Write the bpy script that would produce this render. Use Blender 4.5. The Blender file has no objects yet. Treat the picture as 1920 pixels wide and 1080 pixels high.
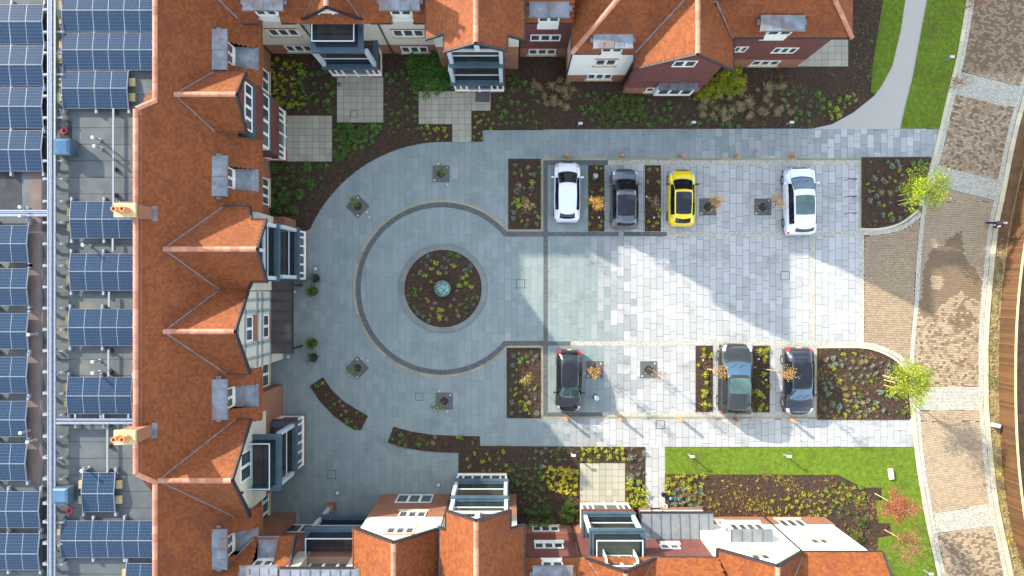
import bpy, math, random
import numpy as np
from mathutils import Vector, Matrix
from mathutils.geometry import tessellate_polygon
random.seed(11); np.random.seed(11)
rnd = random.random
def ru(a, b): return a + (b - a) * random.random()
H = 51.85; FPX = 1400.0
SC = bpy.context.scene
C = SC.collection
# ---------------------------------------------------------------- camera, world, sun, exposure
cam = bpy.data.cameras.new('camera'); camo = bpy.data.objects.new('camera', cam); C.objects.link(camo)
camo.location = (0, 0, H); cam.lens = 26.25; cam.sensor_width = 36; cam.clip_end = 2000; cam.clip_start = 0.5
SC.camera = camo
SUN_EL = math.radians(22.3); SDX, SDY = 0.778, -0.628      # direction in which the shadows fall
world = bpy.data.worlds.new('World'); SC.world = world; world.use_nodes = True
nt = world.node_tree; nt.nodes.clear()
sky = nt.nodes.new('ShaderNodeTexSky'); sky.sky_type = 'NISHITA'; sky.sun_disc = False
sky.sun_elevation = SUN_EL; sky.sun_rotation = math.atan2(-SDX, -SDY); sky.altitude = 60
sky.air_density = 1.0; sky.dust_density = 0.6; sky.ozone_density = 1.0
bg = nt.nodes.new('ShaderNodeBackground'); bg.inputs['Strength'].default_value = 0.15
wo = nt.nodes.new('ShaderNodeOutputWorld')
hs = nt.nodes.new('ShaderNodeHueSaturation'); hs.inputs['Saturation'].default_value = 0.60; nt.links.new(sky.outputs[0], hs.inputs['Color'])
tcw = nt.nodes.new('ShaderNodeTexCoord'); cn = nt.nodes.new('ShaderNodeTexNoise'); cn.inputs['Scale'].default_value = 3.2; cn.inputs['Detail'].default_value = 6; nt.links.new(tcw.outputs['Generated'], cn.inputs['Vector'])
cr = nt.nodes.new('ShaderNodeMapRange'); cr.inputs[1].default_value = .52; cr.inputs[2].default_value = .68; cr.inputs[4].default_value = .55; nt.links.new(cn.outputs['Fac'], cr.inputs[0])
cmx = nt.nodes.new('ShaderNodeMix'); cmx.data_type = 'RGBA'; cmx.inputs[7].default_value = (3.2, 3.3, 3.5, 1); nt.links.new(cr.outputs[0], cmx.inputs[0]); nt.links.new(hs.outputs[0], cmx.inputs[6]); nt.links.new(cmx.outputs[2], bg.inputs[0]); nt.links.new(bg.outputs[0], wo.inputs[0])
sl = bpy.data.lights.new('sun', 'SUN'); sl.energy = 2.25; sl.angle = math.radians(0.6); sl.color = (1.0, 0.90, 0.76)
so = bpy.data.objects.new('sun', sl); C.objects.link(so); so.location = (-60, 50, 80)
so.rotation_euler = Vector((SDX, SDY, -math.tan(SUN_EL))).to_track_quat('-Z', 'Y').to_euler()
SC.view_settings.view_transform = 'Standard'; SC.view_settings.look = 'None'
SC.view_settings.exposure = 2.22; SC.view_settings.gamma = 1.0; SC.view_settings.use_curve_mapping = False

# ---------------------------------------------------------------- helpers
def w(px, py, z=0.0):
    k = (H - z) / FPX
    return Vector(((px - 960) * k, (540 - py) * k, z))
def g2(px, py): return ((px - 960) / 27.0, (540 - py) / 27.0)
def gp(pts): return [g2(*p) for p in pts]
def zof(d, p): return H * (1 - abs(d) * 27.0 / abs(p))     # height seen at screen distance p on a plane at distance d
ORG = {}
def prop(o, label=None, cat=None, group=None, kind=None):
    if label: o['label'] = label
    if cat: o['category'] = cat
    if group: o['group'] = group
    if kind: o['kind'] = kind
    return o
def thing(name, label, cat, loc=(0, 0, 0), rotz=0, group=None, local=False):
    o = bpy.data.objects.new(name, None); C.objects.link(o); o.location = loc; o.rotation_euler = (0, 0, rotz)
    o.empty_display_size = 0.3
    ORG[o.name] = Vector((0, 0, 0)) if local else Vector(loc)
    return prop(o, label, cat, group)
def link(o, parent, org=None):
    C.objects.link(o)
    if parent is not None:
        o.parent = parent; ORG[o.name] = ORG[parent.name]
    elif org is not None: ORG[o.name] = Vector(org)
    else: ORG[o.name] = Vector((0, 0, 0))
def piece(name, mesh, parent, loc, rot=(0, 0, 0), scale=None):
    o = bpy.data.objects.new(name, mesh); link(o, parent)
    o.location = Vector(loc) - (ORG[parent.name] if parent else Vector((0, 0, 0)))
    o.rotation_euler = rot
    if scale: o.scale = scale if hasattr(scale, '__len__') else (scale,) * 3
    return o
def npmesh(name, V, Fc, tone=None, mats=(), smooth=False, mi=None):
    V = np.asarray(V, dtype=np.float32).reshape(-1, 3); Fc = np.asarray(Fc, dtype=np.int32)
    me = bpy.data.meshes.new(name); n, k = Fc.shape
    me.vertices.add(len(V)); me.vertices.foreach_set('co', V.ravel())
    me.loops.add(n * k); me.loops.foreach_set('vertex_index', Fc.ravel())
    me.polygons.add(n); me.polygons.foreach_set('loop_start', np.arange(0, n * k, k, dtype=np.int32))
    me.polygons.foreach_set('loop_total', np.full(n, k, dtype=np.int32))
    if mi is not None: me.polygons.foreach_set('material_index', np.asarray(mi, dtype=np.int32))
    me.polygons.foreach_set('use_smooth', np.full(n, bool(smooth)))
    me.update(calc_edges=True)
    if tone is not None:
        a = me.attributes.new('tone', 'FLOAT', 'FACE'); a.data.foreach_set('value', np.asarray(tone, dtype=np.float32))
    for m in mats: me.materials.append(M[m])
    return me
class MB:
    def __init__(s, T=None): s.v = []; s.f = []; s.m = []; s.t = []; s.T = T; s.g = []; s.k = 0
    def add(s, vs, fs, m=0, t=0.5):
        o = len(s.v)
        if s.T is not None: vs = [s.T @ Vector(v) for v in vs]
        s.v += [tuple(v) for v in vs]
        for f in fs: s.f.append([i + o for i in f]); s.m.append(m); s.t.append(t); s.g.append(s.k)
        s.k += 1
    def box(s, x0, x1, y0, y1, z0, z1, m=0, t=0.5):
        if x0 > x1: x0, x1 = x1, x0
        if y0 > y1: y0, y1 = y1, y0
        s.add([(x0, y0, z0), (x1, y0, z0), (x1, y1, z0), (x0, y1, z0), (x0, y0, z1), (x1, y0, z1), (x1, y1, z1), (x0, y1, z1)],
              [(3, 2, 1, 0), (4, 5, 6, 7), (0, 1, 5, 4), (1, 2, 6, 5), (2, 3, 7, 6), (3, 0, 4, 7)], m, t)
    def poly(s, pts, m=0, t=0.5): s.add(pts, [list(range(len(pts)))], m, t)
    def prism(s, p2, z0, z1, m=0, t=0.5):
        n = len(p2)
        a = sum(p2[i][0] * p2[(i + 1) % n][1] - p2[(i + 1) % n][0] * p2[i][1] for i in range(n))
        if a < 0: p2 = list(p2)[::-1]
        vs = [(x, y, z0) for x, y in p2] + [(x, y, z1) for x, y in p2]
        fs = [(i, (i + 1) % n, n + (i + 1) % n, n + i) for i in range(n)]
        tri = tessellate_polygon([[Vector((x, y, 0)) for x, y in p2]])
        for tr in tri:
            p = [Vector((*p2[i], 0)) for i in tr]
            if (p[1] - p[0]).cross(p[2] - p[0]).z < 0: tr = tr[::-1]
            fs.append([n + i for i in tr])
        s.add(vs, fs, m, t)
    def bar(s, p0, p1, a, b, m=0, t=0.5, up=Vector((0, 0, 1))):
        p0, p1 = Vector(p0), Vector(p1); d = (p1 - p0).normalized()
        x = d.cross(up)
        if x.length < 1e-3: x = Vector((1, 0, 0))
        x.normalize(); y = x.cross(d)
        vs = [p + x * i * a / 2 + y * j * b / 2 for p in (p0, p1) for i, j in ((-1, -1), (1, -1), (1, 1), (-1, 1))]
        s.add(vs, [(0, 1, 2, 3), (7, 6, 5, 4), (0, 4, 5, 1), (1, 5, 6, 2), (2, 6, 7, 3), (3, 7, 4, 0)], m, t)
    def tube(s, pts, rad, n=6, m=0, t=0.5, cap=True):
        pts = [Vector(p) for p in pts]; vs = []; fs = []
        if not hasattr(rad, '__len__'): rad = [rad] * len(pts)
        for i, p in enumerate(pts):
            d = (pts[min(i + 1, len(pts) - 1)] - pts[max(i - 1, 0)]).normalized()
            x = d.cross(Vector((0, 0, 1)))
            if x.length < 1e-2: x = d.cross(Vector((0, 1, 0)))
            x.normalize(); y = d.cross(x)
            for k in range(n):
                a = 2 * math.pi * k / n; vs.append(p + (x * math.cos(a) + y * math.sin(a)) * rad[i])
        for i in range(len(pts) - 1):
            for k in range(n): fs.append((i * n + k, i * n + (k + 1) % n, (i + 1) * n + (k + 1) % n, (i + 1) * n + k))
        if cap: fs.append(list(range(n))[::-1]); fs.append([(len(pts) - 1) * n + k for k in range(n)])
        s.add(vs, fs, m, t)
    def lathe(s, c, prof, n=16, m=0, t=0.5):
        vs = []; fs = []
        for r, z in prof:
            for k in range(n):
                a = 2 * math.pi * k / n; vs.append((c[0] + r * math.cos(a), c[1] + r * math.sin(a), c[2] + z))
        for i in range(len(prof) - 1):
            for k in range(n): fs.append((i * n + k, i * n + (k + 1) % n, (i + 1) * n + (k + 1) % n, (i + 1) * n + k))
        fs.append([(len(prof) - 1) * n + k for k in range(n)])
        s.add(vs, fs, m, t)
    def build(s, name, mats, parent=None, smooth=False, label=None, cat=None, group=None, kind=None, org=None):
        og = ORG[parent.name] if parent is not None else (Vector(org) if org is not None else Vector((0, 0, 0)))
        me = bpy.data.meshes.new(name)
        me.from_pydata([(v[0] - og[0], v[1] - og[1], v[2] - og[2]) for v in s.v], [], s.f)
        me.polygons.foreach_set('material_index', s.m)
        if smooth: me.polygons.foreach_set('use_smooth', [True] * len(s.f))
        a = me.attributes.new('tone', 'FLOAT', 'FACE'); a.data.foreach_set('value', s.t)
        for m in ([mats] if isinstance(mats, str) else mats): me.materials.append(M[m])
        o = bpy.data.objects.new(name, me); link(o, parent, org)
        if parent is None and org is not None: o.location = org
        return prop(o, label, cat, group, kind)
def build_split(mb, name, mats, parent):
    for k in range(mb.k):
        ix = [i for i, g in enumerate(mb.g) if g == k]
        if not ix: continue
        q = MB(); vi = sorted({v for i in ix for v in mb.f[i]}); mp = {v: j for j, v in enumerate(vi)}; q.v = [mb.v[v] for v in vi]; q.f = [[mp[v] for v in mb.f[i]] for i in ix]; q.t = [mb.t[i] for i in ix]
        mm = mats if isinstance(mats, str) else mats[mb.m[ix[0]]]; q.m = [0] * len(ix); q.build(name, mm, parent)
def face_T(x, y, d):
    r, n = {'E': ((0, -1, 0), (1, 0, 0)), 'S': ((-1, 0, 0), (0, -1, 0)), 'N': ((1, 0, 0), (0, 1, 0)), 'W': ((0, 1, 0), (-1, 0, 0))}[d]
    return Matrix(((r[0], n[0], 0, x), (r[1], n[1], 0, y), (0, 0, 1, 0), (0, 0, 0, 1)))
def inpoly(x, y, poly):
    x = np.asarray(x); y = np.asarray(y); r = np.zeros(x.shape, bool); n = len(poly)
    for i in range(n):
        x0, y0 = poly[i]; x1, y1 = poly[(i + 1) % n]
        if y0 == y1: continue
        c = ((y0 > y) != (y1 > y)) & (x < (x1 - x0) * (y - y0) / (y1 - y0) + x0); r ^= c
    return r
def arc(cx, cy, r, a0, a1, n=24): return [(cx + r * math.cos(math.radians(a0 + (a1 - a0) * i / n)), cy + r * math.sin(math.radians(a0 + (a1 - a0) * i / n))) for i in range(n + 1)]
def smooth_path(pts, n=8):
    out = []; P = [Vector((*p, 0)) for p in pts]
    for i in range(len(P) - 1):
        a = P[max(i - 1, 0)]; b = P[i]; c = P[i + 1]; d = P[min(i + 2, len(P) - 1)]
        for k in range(n):
            t = k / n; q = 0.5 * (2 * b + (c - a) * t + (2 * a - 5 * b + 4 * c - d) * t * t + (3 * b - a - 3 * c + d) * t ** 3); out.append((q.x, q.y))
    out.append(tuple(pts[-1])); return out
def resample(path, step, closed=False):
    P = [Vector((p[0], p[1])) for p in path]
    if closed: P.append(P[0])
    L = [0]
    for i in range(1, len(P)): L.append(L[-1] + (P[i] - P[i - 1]).length)
    n = max(1, round(L[-1] / step)); out = []; j = 0
    for k in range(n + 1):
        s = L[-1] * k / n
        while j < len(L) - 2 and L[j + 1] < s: j += 1
        t = (s - L[j]) / max(L[j + 1] - L[j], 1e-9); p = P[j].lerp(P[j + 1], t); out.append(p)
    nm = []
    for k in range(n + 1):
        a = out[max(k - 1, 0)]; b = out[min(k + 1, n)]
        if closed and k in (0, n): a = out[n - 1]; b = out[1]
        d = (b - a).normalized(); nm.append(Vector((-d.y, d.x)))
    return out, nm

# ---------------------------------------------------------------- materials
M = {}
def mat(name, col, rough=0.8, var=None, tone=0.0, nscale=3.0, bump=0.0, bscale=40.0, metal=0.0, coat=0.0, spec=0.5, detail=4, trans=0.0, alpha=1.0, col3=None, c3=(0.5, 0.7), s3=0.3):
    m = bpy.data.materials.new(name); m.use_nodes = True; n = m.node_tree.nodes; l = m.node_tree.links
    b = n['Principled BSDF']; b.inputs['Roughness'].default_value = rough; b.inputs['Metallic'].default_value = metal
    b.inputs['Specular IOR Level'].default_value = spec
    if coat: b.inputs['Coat Weight'].default_value = coat; b.inputs['Coat Roughness'].default_value = 0.04
    if alpha < 1: b.inputs['Alpha'].default_value = alpha
    src = None
    geo = n.new('ShaderNodeNewGeometry')
    if var is None: b.inputs['Base Color'].default_value = (*col, 1)
    nz = n.new('ShaderNodeTexNoise'); nz.inputs['Scale'].default_value = nscale; nz.inputs['Detail'].default_value = detail
    l.new(geo.outputs['Position'], nz.inputs['Vector'])
    mx = n.new('ShaderNodeMix'); mx.data_type = 'RGBA'
    mx.inputs[6].default_value = (*col, 1); mx.inputs[7].default_value = (*(var or col), 1)
    mr = n.new('ShaderNodeMapRange'); mr.inputs[1].default_value = 0.35; mr.inputs[2].default_value = 0.65
    if tone > 0:
        at = n.new('ShaderNodeAttribute'); at.attribute_name = 'tone'
        ma = n.new('ShaderNodeMath'); ma.operation = 'MULTIPLY'; ma.inputs[1].default_value = tone; l.new(at.outputs['Fac'], ma.inputs[0])
        mb = n.new('ShaderNodeMath'); mb.operation = 'MULTIPLY'; mb.inputs[1].default_value = 1 - tone; l.new(nz.outputs['Fac'], mb.inputs[0])
        md = n.new('ShaderNodeMath'); md.operation = 'ADD'; l.new(ma.outputs[0], md.inputs[0]); l.new(mb.outputs[0], md.inputs[1])
        lo = 0.15 * tone + 0.32 * (1 - tone); mr.inputs[1].default_value = lo; mr.inputs[2].default_value = 1 - lo
        l.new(md.outputs[0], mr.inputs[0])
    else: l.new(nz.outputs['Fac'], mr.inputs[0])
    l.new(mr.outputs[0], mx.inputs[0]); src = mx.outputs[2]
    if col3:
        n3 = n.new('ShaderNodeTexNoise'); n3.inputs['Scale'].default_value = s3; n3.inputs['Detail'].default_value = 5; l.new(geo.outputs['Position'], n3.inputs['Vector'])
        r3 = n.new('ShaderNodeMapRange'); r3.inputs[1].default_value = c3[0]; r3.inputs[2].default_value = c3[1]; l.new(n3.outputs['Fac'], r3.inputs[0])
        m3 = n.new('ShaderNodeMix'); m3.data_type = 'RGBA'; m3.inputs[7].default_value = (*col3, 1); l.new(src, m3.inputs[6]); l.new(r3.outputs[0], m3.inputs[0]); src = m3.outputs[2]
    l.new(src, b.inputs['Base Color'])
    if bump:
        nb = n.new('ShaderNodeTexNoise'); nb.inputs['Scale'].default_value = bscale; nb.inputs['Detail'].default_value = 3; l.new(geo.outputs['Position'], nb.inputs['Vector'])
        bp = n.new('ShaderNodeBump'); bp.inputs['Strength'].default_value = 1.0; bp.inputs['Distance'].default_value = bump
        l.new(nb.outputs['Fac'], bp.inputs['Height']); l.new(bp.outputs[0], b.inputs['Normal'])
    if trans:
        b.inputs['Transmission Weight'].default_value = 0
        tr = n.new('ShaderNodeBsdfTranslucent'); l.new(src, tr.inputs[0]); ms = n.new('ShaderNodeMixShader'); ms.inputs[0].default_value = trans
        o = n['Material Output']; l.new(b.outputs[0], ms.inputs[1]); l.new(tr.outputs[0], ms.inputs[2]); l.new(ms.outputs[0], o.inputs[0])
    M[name] = m; return m
def brickmat(name, c1, c2, mortar, bw=0.225, bh=0.075, ms=0.012, rough=0.85):
    m = bpy.data.materials.new(name); m.use_nodes = True; n = m.node_tree.nodes; l = m.node_tree.links; b = n['Principled BSDF']
    g = n.new('ShaderNodeNewGeometry'); sx = n.new('ShaderNodeSeparateXYZ'); l.new(g.outputs['Position'], sx.inputs[0])
    ad = n.new('ShaderNodeMath'); l.new(sx.outputs[0], ad.inputs[0]); l.new(sx.outputs[1], ad.inputs[1])
    cb = n.new('ShaderNodeCombineXYZ'); l.new(ad.outputs[0], cb.inputs[0]); l.new(sx.outputs[2], cb.inputs[1])
    br = n.new('ShaderNodeTexBrick'); l.new(cb.outputs[0], br.inputs['Vector'])
    br.inputs['Color1'].default_value = (*c1, 1); br.inputs['Color2'].default_value = (*c2, 1); br.inputs['Mortar'].default_value = (*mortar, 1)
    br.inputs['Scale'].default_value = 1; br.inputs['Brick Width'].default_value = bw; br.inputs['Row Height'].default_value = bh; br.inputs['Mortar Size'].default_value = ms
    nz = n.new('ShaderNodeTexNoise'); nz.inputs['Scale'].default_value = 1.3; nz.inputs['Detail'].default_value = 5; l.new(g.outputs['Position'], nz.inputs['Vector'])
    hs = n.new('ShaderNodeHueSaturation'); mr = n.new('ShaderNodeMapRange'); mr.inputs[3].default_value = 0.7; mr.inputs[4].default_value = 1.3
    l.new(nz.outputs['Fac'], mr.inputs[0]); l.new(mr.outputs[0], hs.inputs['Value']); l.new(br.outputs['Color'], hs.inputs['Color']); l.new(hs.outputs[0], b.inputs['Base Color'])
    bp = n.new('ShaderNodeBump'); bp.invert = True; bp.inputs['Distance'].default_value = 0.01; l.new(br.outputs['Fac'], bp.inputs['Height']); l.new(bp.outputs[0], b.inputs['Normal'])
    b.inputs['Roughness'].default_value = rough; M[name] = m
brickmat('brick', (.30, .095, .042), (.22, .065, .03), (.26, .17, .11))
brickmat('tile_hung', (.19, .06, .045), (.13, .036, .03), (.06, .02, .015), .165, .10, .012)
mat('roof_tile', (.155, .037, .004), .8, (.240, .064, .009), tone=.6, nscale=.8, bump=.003, bscale=60, col3=(.12, .028, .004), c3=(.5, .9), s3=.5)
mat('roof_base', (.12, .045, .02), .9)
mat('ridge_clay', (.50, .22, .14), .75, (.36, .14, .08), tone=.5, nscale=2, bump=.004)
mat('render_cream', (.56, .52, .42), .85, (.51, .47, .37), nscale=.8, bump=.001, bscale=90, col3=(.54, .49, .38), c3=(.55, .85), s3=.5)
mat('white_paint', (.78, .77, .70), .45, (.72, .71, .65), nscale=2)
mat('stone_sill', (.50, .40, .23), .8, (.42, .33, .19), nscale=4)
mat('timber_grey', (.21, .25, .26), .7, (.26, .30, .30), nscale=3)
mat('metal_blue', (.055, .095, .125), .45, (.08, .125, .155), nscale=1.5, metal=.2)
mat('post_grey', (.45, .50, .52), .5, (.40, .45, .47), nscale=2)
mat('black_trim', (.022, .020, .022), .5)
mat('lead', (.15, .17, .19), .5, (.26, .28, .30), nscale=1.6, bump=.006, bscale=8, metal=.25, col3=(.20, .16, .14), c3=(.5, .62), s3=1.1)
mat('lead_dark', (.11, .12, .14), .55, (.17, .18, .20), nscale=3, bump=.004, bscale=10, col3=(.24, .24, .24), c3=(.62, .8), s3=2)
mat('zinc_roof', (.19, .215, .225), .5, (.15, .17, .18), nscale=1.2, metal=.2, col3=(.24, .24, .22), c3=(.5, .8), s3=1.5)
mat('window_glass', (.035, .05, .055), .06, (.07, .09, .095), nscale=1.5, spec=1.0)
mat('deck_dark', (.030, .022, .021), .75, (.075, .058, .055), tone=.5, nscale=2, col3=(.10, .08, .07), c3=(.55, .75), s3=.9)
mat('deck_tile', (.12, .10, .075), .75, (.085, .072, .052), tone=.5, nscale=2)
def glassmat(name, col, fac):
    m = bpy.data.materials.new(name); m.use_nodes = True; n = m.node_tree.nodes; l = m.node_tree.links
    t = n.new('ShaderNodeBsdfTransparent'); t.inputs[0].default_value = (*col, 1)
    g = n.new('ShaderNodeBsdfGlossy'); g.inputs['Roughness'].default_value = .03; mx = n.new('ShaderNodeMixShader'); mx.inputs[0].default_value = fac
    l.new(t.outputs[0], mx.inputs[1]); l.new(g.outputs[0], mx.inputs[2]); l.new(mx.outputs[0], n['Material Output'].inputs[0]); M[name] = m
glassmat('balustrade_glass', (.62, .76, .78), .12)
mat('flat_roof', (.065, .077, .080), .85, (.095, .107, .107), nscale=.9, bump=.003, bscale=50, col3=(.15, .145, .11), c3=(.56, .72), s3=.35)
mat('roof_brown', (.12, .085, .075), .9, (.15, .105, .09), nscale=2)
mat('roof_black', (.018, .022, .026), .9, (.035, .04, .045), nscale=2)
mat('panel_frame', (.19, .21, .24), .4, (.24, .26, .29), nscale=5)
mat('steel', (.40, .44, .50), .35, (.30, .34, .40), nscale=6, metal=.9)
mat('grey_plastic', (.22, .24, .25), .5)
mat('ballast', (.42, .34, .17), .9, (.34, .27, .13), nscale=6)
mat('white_plastic', (.55, .57, .57), .4)
mat('red_paint', (.62, .03, .02), .45)
mat('blue_dome', (.03, .09, .17), .2, (.06, .14, .23), nscale=1.2, coat=.4)
mat('soil', (.035, .020, .012), .95, (.06, .036, .021), nscale=7, bump=.03, bscale=22, detail=8)
mat('mulch_chip', (.030, .014, .008), .9, (.18, .09, .042), tone=.9, nscale=2)
mat('ground', (.09, .075, .05), .95, (.14, .11, .07), nscale=2, bump=.01)
mat('joint', (.09, .105, .10), .95, (.13, .145, .135), nscale=1.5)
mat('joint_dark', (.075, .088, .092), .95, (.105, .12, .12), nscale=1.5)
mat('slab_blue', (.190, .232, .220), .75, (.228, .270, .256), tone=.5, nscale=1.0, bump=.001, bscale=30, col3=(.145, .185, .172), c3=(.55, .78), s3=.6)  # teal of the courtyard shade is put into this stone colour
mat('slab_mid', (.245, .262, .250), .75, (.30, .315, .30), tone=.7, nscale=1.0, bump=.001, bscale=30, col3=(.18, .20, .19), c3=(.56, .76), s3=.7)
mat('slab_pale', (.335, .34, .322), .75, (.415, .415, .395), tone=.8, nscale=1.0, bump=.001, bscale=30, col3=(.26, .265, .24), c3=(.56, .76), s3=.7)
mat('patio_slab', (.32, .30, .225), .85, (.40, .375, .28), tone=.6, nscale=2, bump=.001)
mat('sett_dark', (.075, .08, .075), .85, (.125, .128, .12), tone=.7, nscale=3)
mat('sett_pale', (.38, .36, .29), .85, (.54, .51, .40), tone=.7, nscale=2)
mat('kerb_pale', (.42, .38, .26), .85, (.56, .50, .34), tone=.7, nscale=1.5)
mat('ring_edge', (.24, .215, .13), .85, (.34, .30, .19), tone=.7, nscale=1.5)
mat('ring_stone', (.15, .165, .15), .85, (.19, .20, .18), tone=.6, nscale=2)
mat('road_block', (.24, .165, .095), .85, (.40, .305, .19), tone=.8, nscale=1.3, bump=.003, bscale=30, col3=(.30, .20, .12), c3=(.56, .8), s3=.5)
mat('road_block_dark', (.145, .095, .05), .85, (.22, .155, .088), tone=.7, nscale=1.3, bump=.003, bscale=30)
mat('road_bed', (.11, .08, .055), .95, (.15, .11, .07), nscale=3)
mat('mud', (.17, .115, .05), .95, (.11, .075, .04), nscale=1.1, bump=.02, bscale=10, col3=(.33, .23, .10), c3=(.52, .7), s3=.6)
mat('verge_soil', (.33, .25, .10), .95, (.16, .12, .055), nscale=2.2, bump=.05, bscale=6, detail=8, col3=(.42, .29, .07), c3=(.6, .75), s3=.35)
mat('far_soil', (.10, .055, .025), .95, (.16, .085, .04), nscale=1.5, bump=.04, bscale=5)
mat('path_grey', (.36, .335, .285), .9, (.43, .40, .345), nscale=30, bump=.002, bscale=90)
mat('lawn', (.085, .155, .006), .95, (.15, .215, .008), nscale=3.5, bump=.02, bscale=40, detail=8, col3=(.085, .10, .012), c3=(.55, .75), s3=.5)
mat('grass_blade', (.09, .17, .006), .7, (.23, .32, .010), tone=.7, nscale=.8, trans=.25)
mat('fence_wood', (.075, .036, .012), .8, (.135, .062, .021), tone=.7, nscale=2, bump=.003)
mat('fence_cap', (.66, .53, .26), .7, (.58, .45, .22), nscale=3)
mat('wood_post', (.42, .17, .06), .7, (.52, .24, .10), nscale=4)
mat('stake_wood', (.60, .45, .20), .7, (.52, .38, .17), nscale=4)
mat('bark', (.16, .11, .07), .85, (.24, .17, .10), nscale=8)
for nm, a, b in (('leaf_silver', (.17, .25, .17), (.38, .46, .33)), ('leaf_lime', (.17, .22, .010), (.50, .52, .025)), ('leaf_green', (.04, .115, .015), (.14, .29, .035)),
                 ('leaf_mid', (.05, .10, .012), (.17, .25, .025)), ('leaf_tan', (.20, .135, .05), (.42, .33, .16)), ('leaf_dark', (.018, .045, .012), (.06, .12, .03)),
                 ('leaf_yellow', (.32, .27, .02), (.68, .56, .03)), ('leaf_orange', (.42, .19, .03), (.80, .46, .05)), ('leaf_tree', (.11, .18, .004), (.42, .48, .012)),
                 ('leaf_red', (.24, .055, .02), (.48, .16, .07)), ('leaf_rust', (.20, .10, .03), (.42, .22, .07)), ('leaf_brown', (.10, .06, .035), (.24, .14, .08))):
    mat(nm, a, .55, b, tone=.85, nscale=2, trans=.3)
mat('tyre', (.02, .02, .02), .8); mat('rim', (.35, .36, .38), .35, metal=.7)
mat('car_glass', (.008, .010, .014), .04, spec=.6)
mat('car_glass_blue', (.02, .06, .10), .03, (.03, .09, .15), nscale=.8, spec=1.0, coat=.6)
mat('car_glass_green', (.03, .07, .06), .04, (.08, .16, .14), nscale=.5, spec=1.0, coat=.6)
for nm, c, mt in (('car_white', (.72, .75, .80), 0), ('car_grey', (.10, .12, .14), .4), ('car_yellow', (.80, .60, .0), 0), ('car_black', (.007, .007, .010), .1), ('car_dark', (.022, .026, .025), .2), ('car_navy', (.008, .009, .015), .1)):
    mat(nm, c, .3, coat=1.0, metal=mt)
mat('car_trim', (.03, .03, .033), .6); mat('lamp_red', (.65, .01, .01), .2, coat=1.0); mat('lamp_clear', (.6, .65, .7), .1, coat=1.0, metal=.3)
mat('plate_yellow', (.75, .6, .05), .5)
mat('skin', (.55, .30, .22), .6); mat('cloth_black', (.012, .013, .018), .9); mat('cloth_navy', (.015, .02, .045), .9)
mat('terracotta', (.55, .22, .09), .75, (.45, .17, .07), nscale=5); mat('chimney_cap', (.52, .42, .22), .85, (.44, .35, .17), nscale=4)
mat('grille_dark', (.085, .085, .08), .7, (.11, .11, .10), nscale=3); mat('teal', (.02, .30, .20), .4); mat('dark_metal', (.05, .055, .06), .5, metal=.4)
mat('mat_purple', (.09, .08, .09), .9); mat('sign_red', (.6, .03, .04), .5); mat('blue_ball', (.05, .2, .6), .4)
mat('mosaic', (.03, .12, .16), .2, (.30, .62, .58), tone=1.0, nscale=5, coat=.5); mat('grout', (.05, .12, .11), .8); mat('mosaic_gold', (.65, .52, .15), .2, coat=.5)
# solar panel: cell grid in the panel's own coordinates
def panelmat():
    m = bpy.data.materials.new('solar_cells'); m.use_nodes = True; n = m.node_tree.nodes; l = m.node_tree.links; b = n['Principled BSDF']
    tc = n.new('ShaderNodeTexCoord'); sp = n.new('ShaderNodeSeparateXYZ'); l.new(tc.outputs['Object'], sp.inputs[0])
    def ln(axis, per, wd, off=0):
        a = n.new('ShaderNodeMath'); a.operation = 'ADD'; a.inputs[1].default_value = 50 * per + off; l.new(sp.outputs[axis], a.inputs[0])
        d = n.new('ShaderNodeMath'); d.operation = 'MODULO'; d.inputs[1].default_value = per; l.new(a.outputs[0], d.inputs[0])
        c = n.new('ShaderNodeMath'); c.operation = 'LESS_THAN'; c.inputs[1].default_value = wd; l.new(d.outputs[0], c.inputs[0]); return c
    x = ln(0, .085, .016); y = ln(1, .175, .016)
    mxm = n.new('ShaderNodeMath'); mxm.operation = 'MAXIMUM'; l.new(x.outputs[0], mxm.inputs[0]); l.new(y.outputs[0], mxm.inputs[1])
    nz = n.new('ShaderNodeTexNoise'); nz.inputs['Scale'].default_value = 9; l.new(tc.outputs['Object'], nz.inputs[0])
    cm = n.new('ShaderNodeMix'); cm.data_type = 'RGBA'; cm.inputs[6].default_value = (.003, .014, .036, 1); cm.inputs[7].default_value = (.007, .034, .078, 1); l.new(nz.outputs['Fac'], cm.inputs[0])
    c2 = n.new('ShaderNodeMix'); c2.data_type = 'RGBA'; c2.inputs[7].default_value = (.07, .095, .13, 1); l.new(cm.outputs[2], c2.inputs[6]); l.new(mxm.outputs[0], c2.inputs[0])
    l.new(c2.outputs[2], b.inputs['Base Color']); b.inputs['Roughness'].default_value = .22; b.inputs['Specular IOR Level'].default_value = .22; M['solar_cells'] = m
panelmat()
# ================================================================ GROUND
mb = MB(); mb.box(-500, 500, -500, 500, -.5, -.08); mb.build('ground', 'ground', kind='structure')
def sheet(name, pts, z0, z1, m, parent=None, kind='structure'):
    b = MB(); b.prism(pts, z0, z1); return b.build(name, m, parent, kind=kind if parent is None else None)
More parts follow.
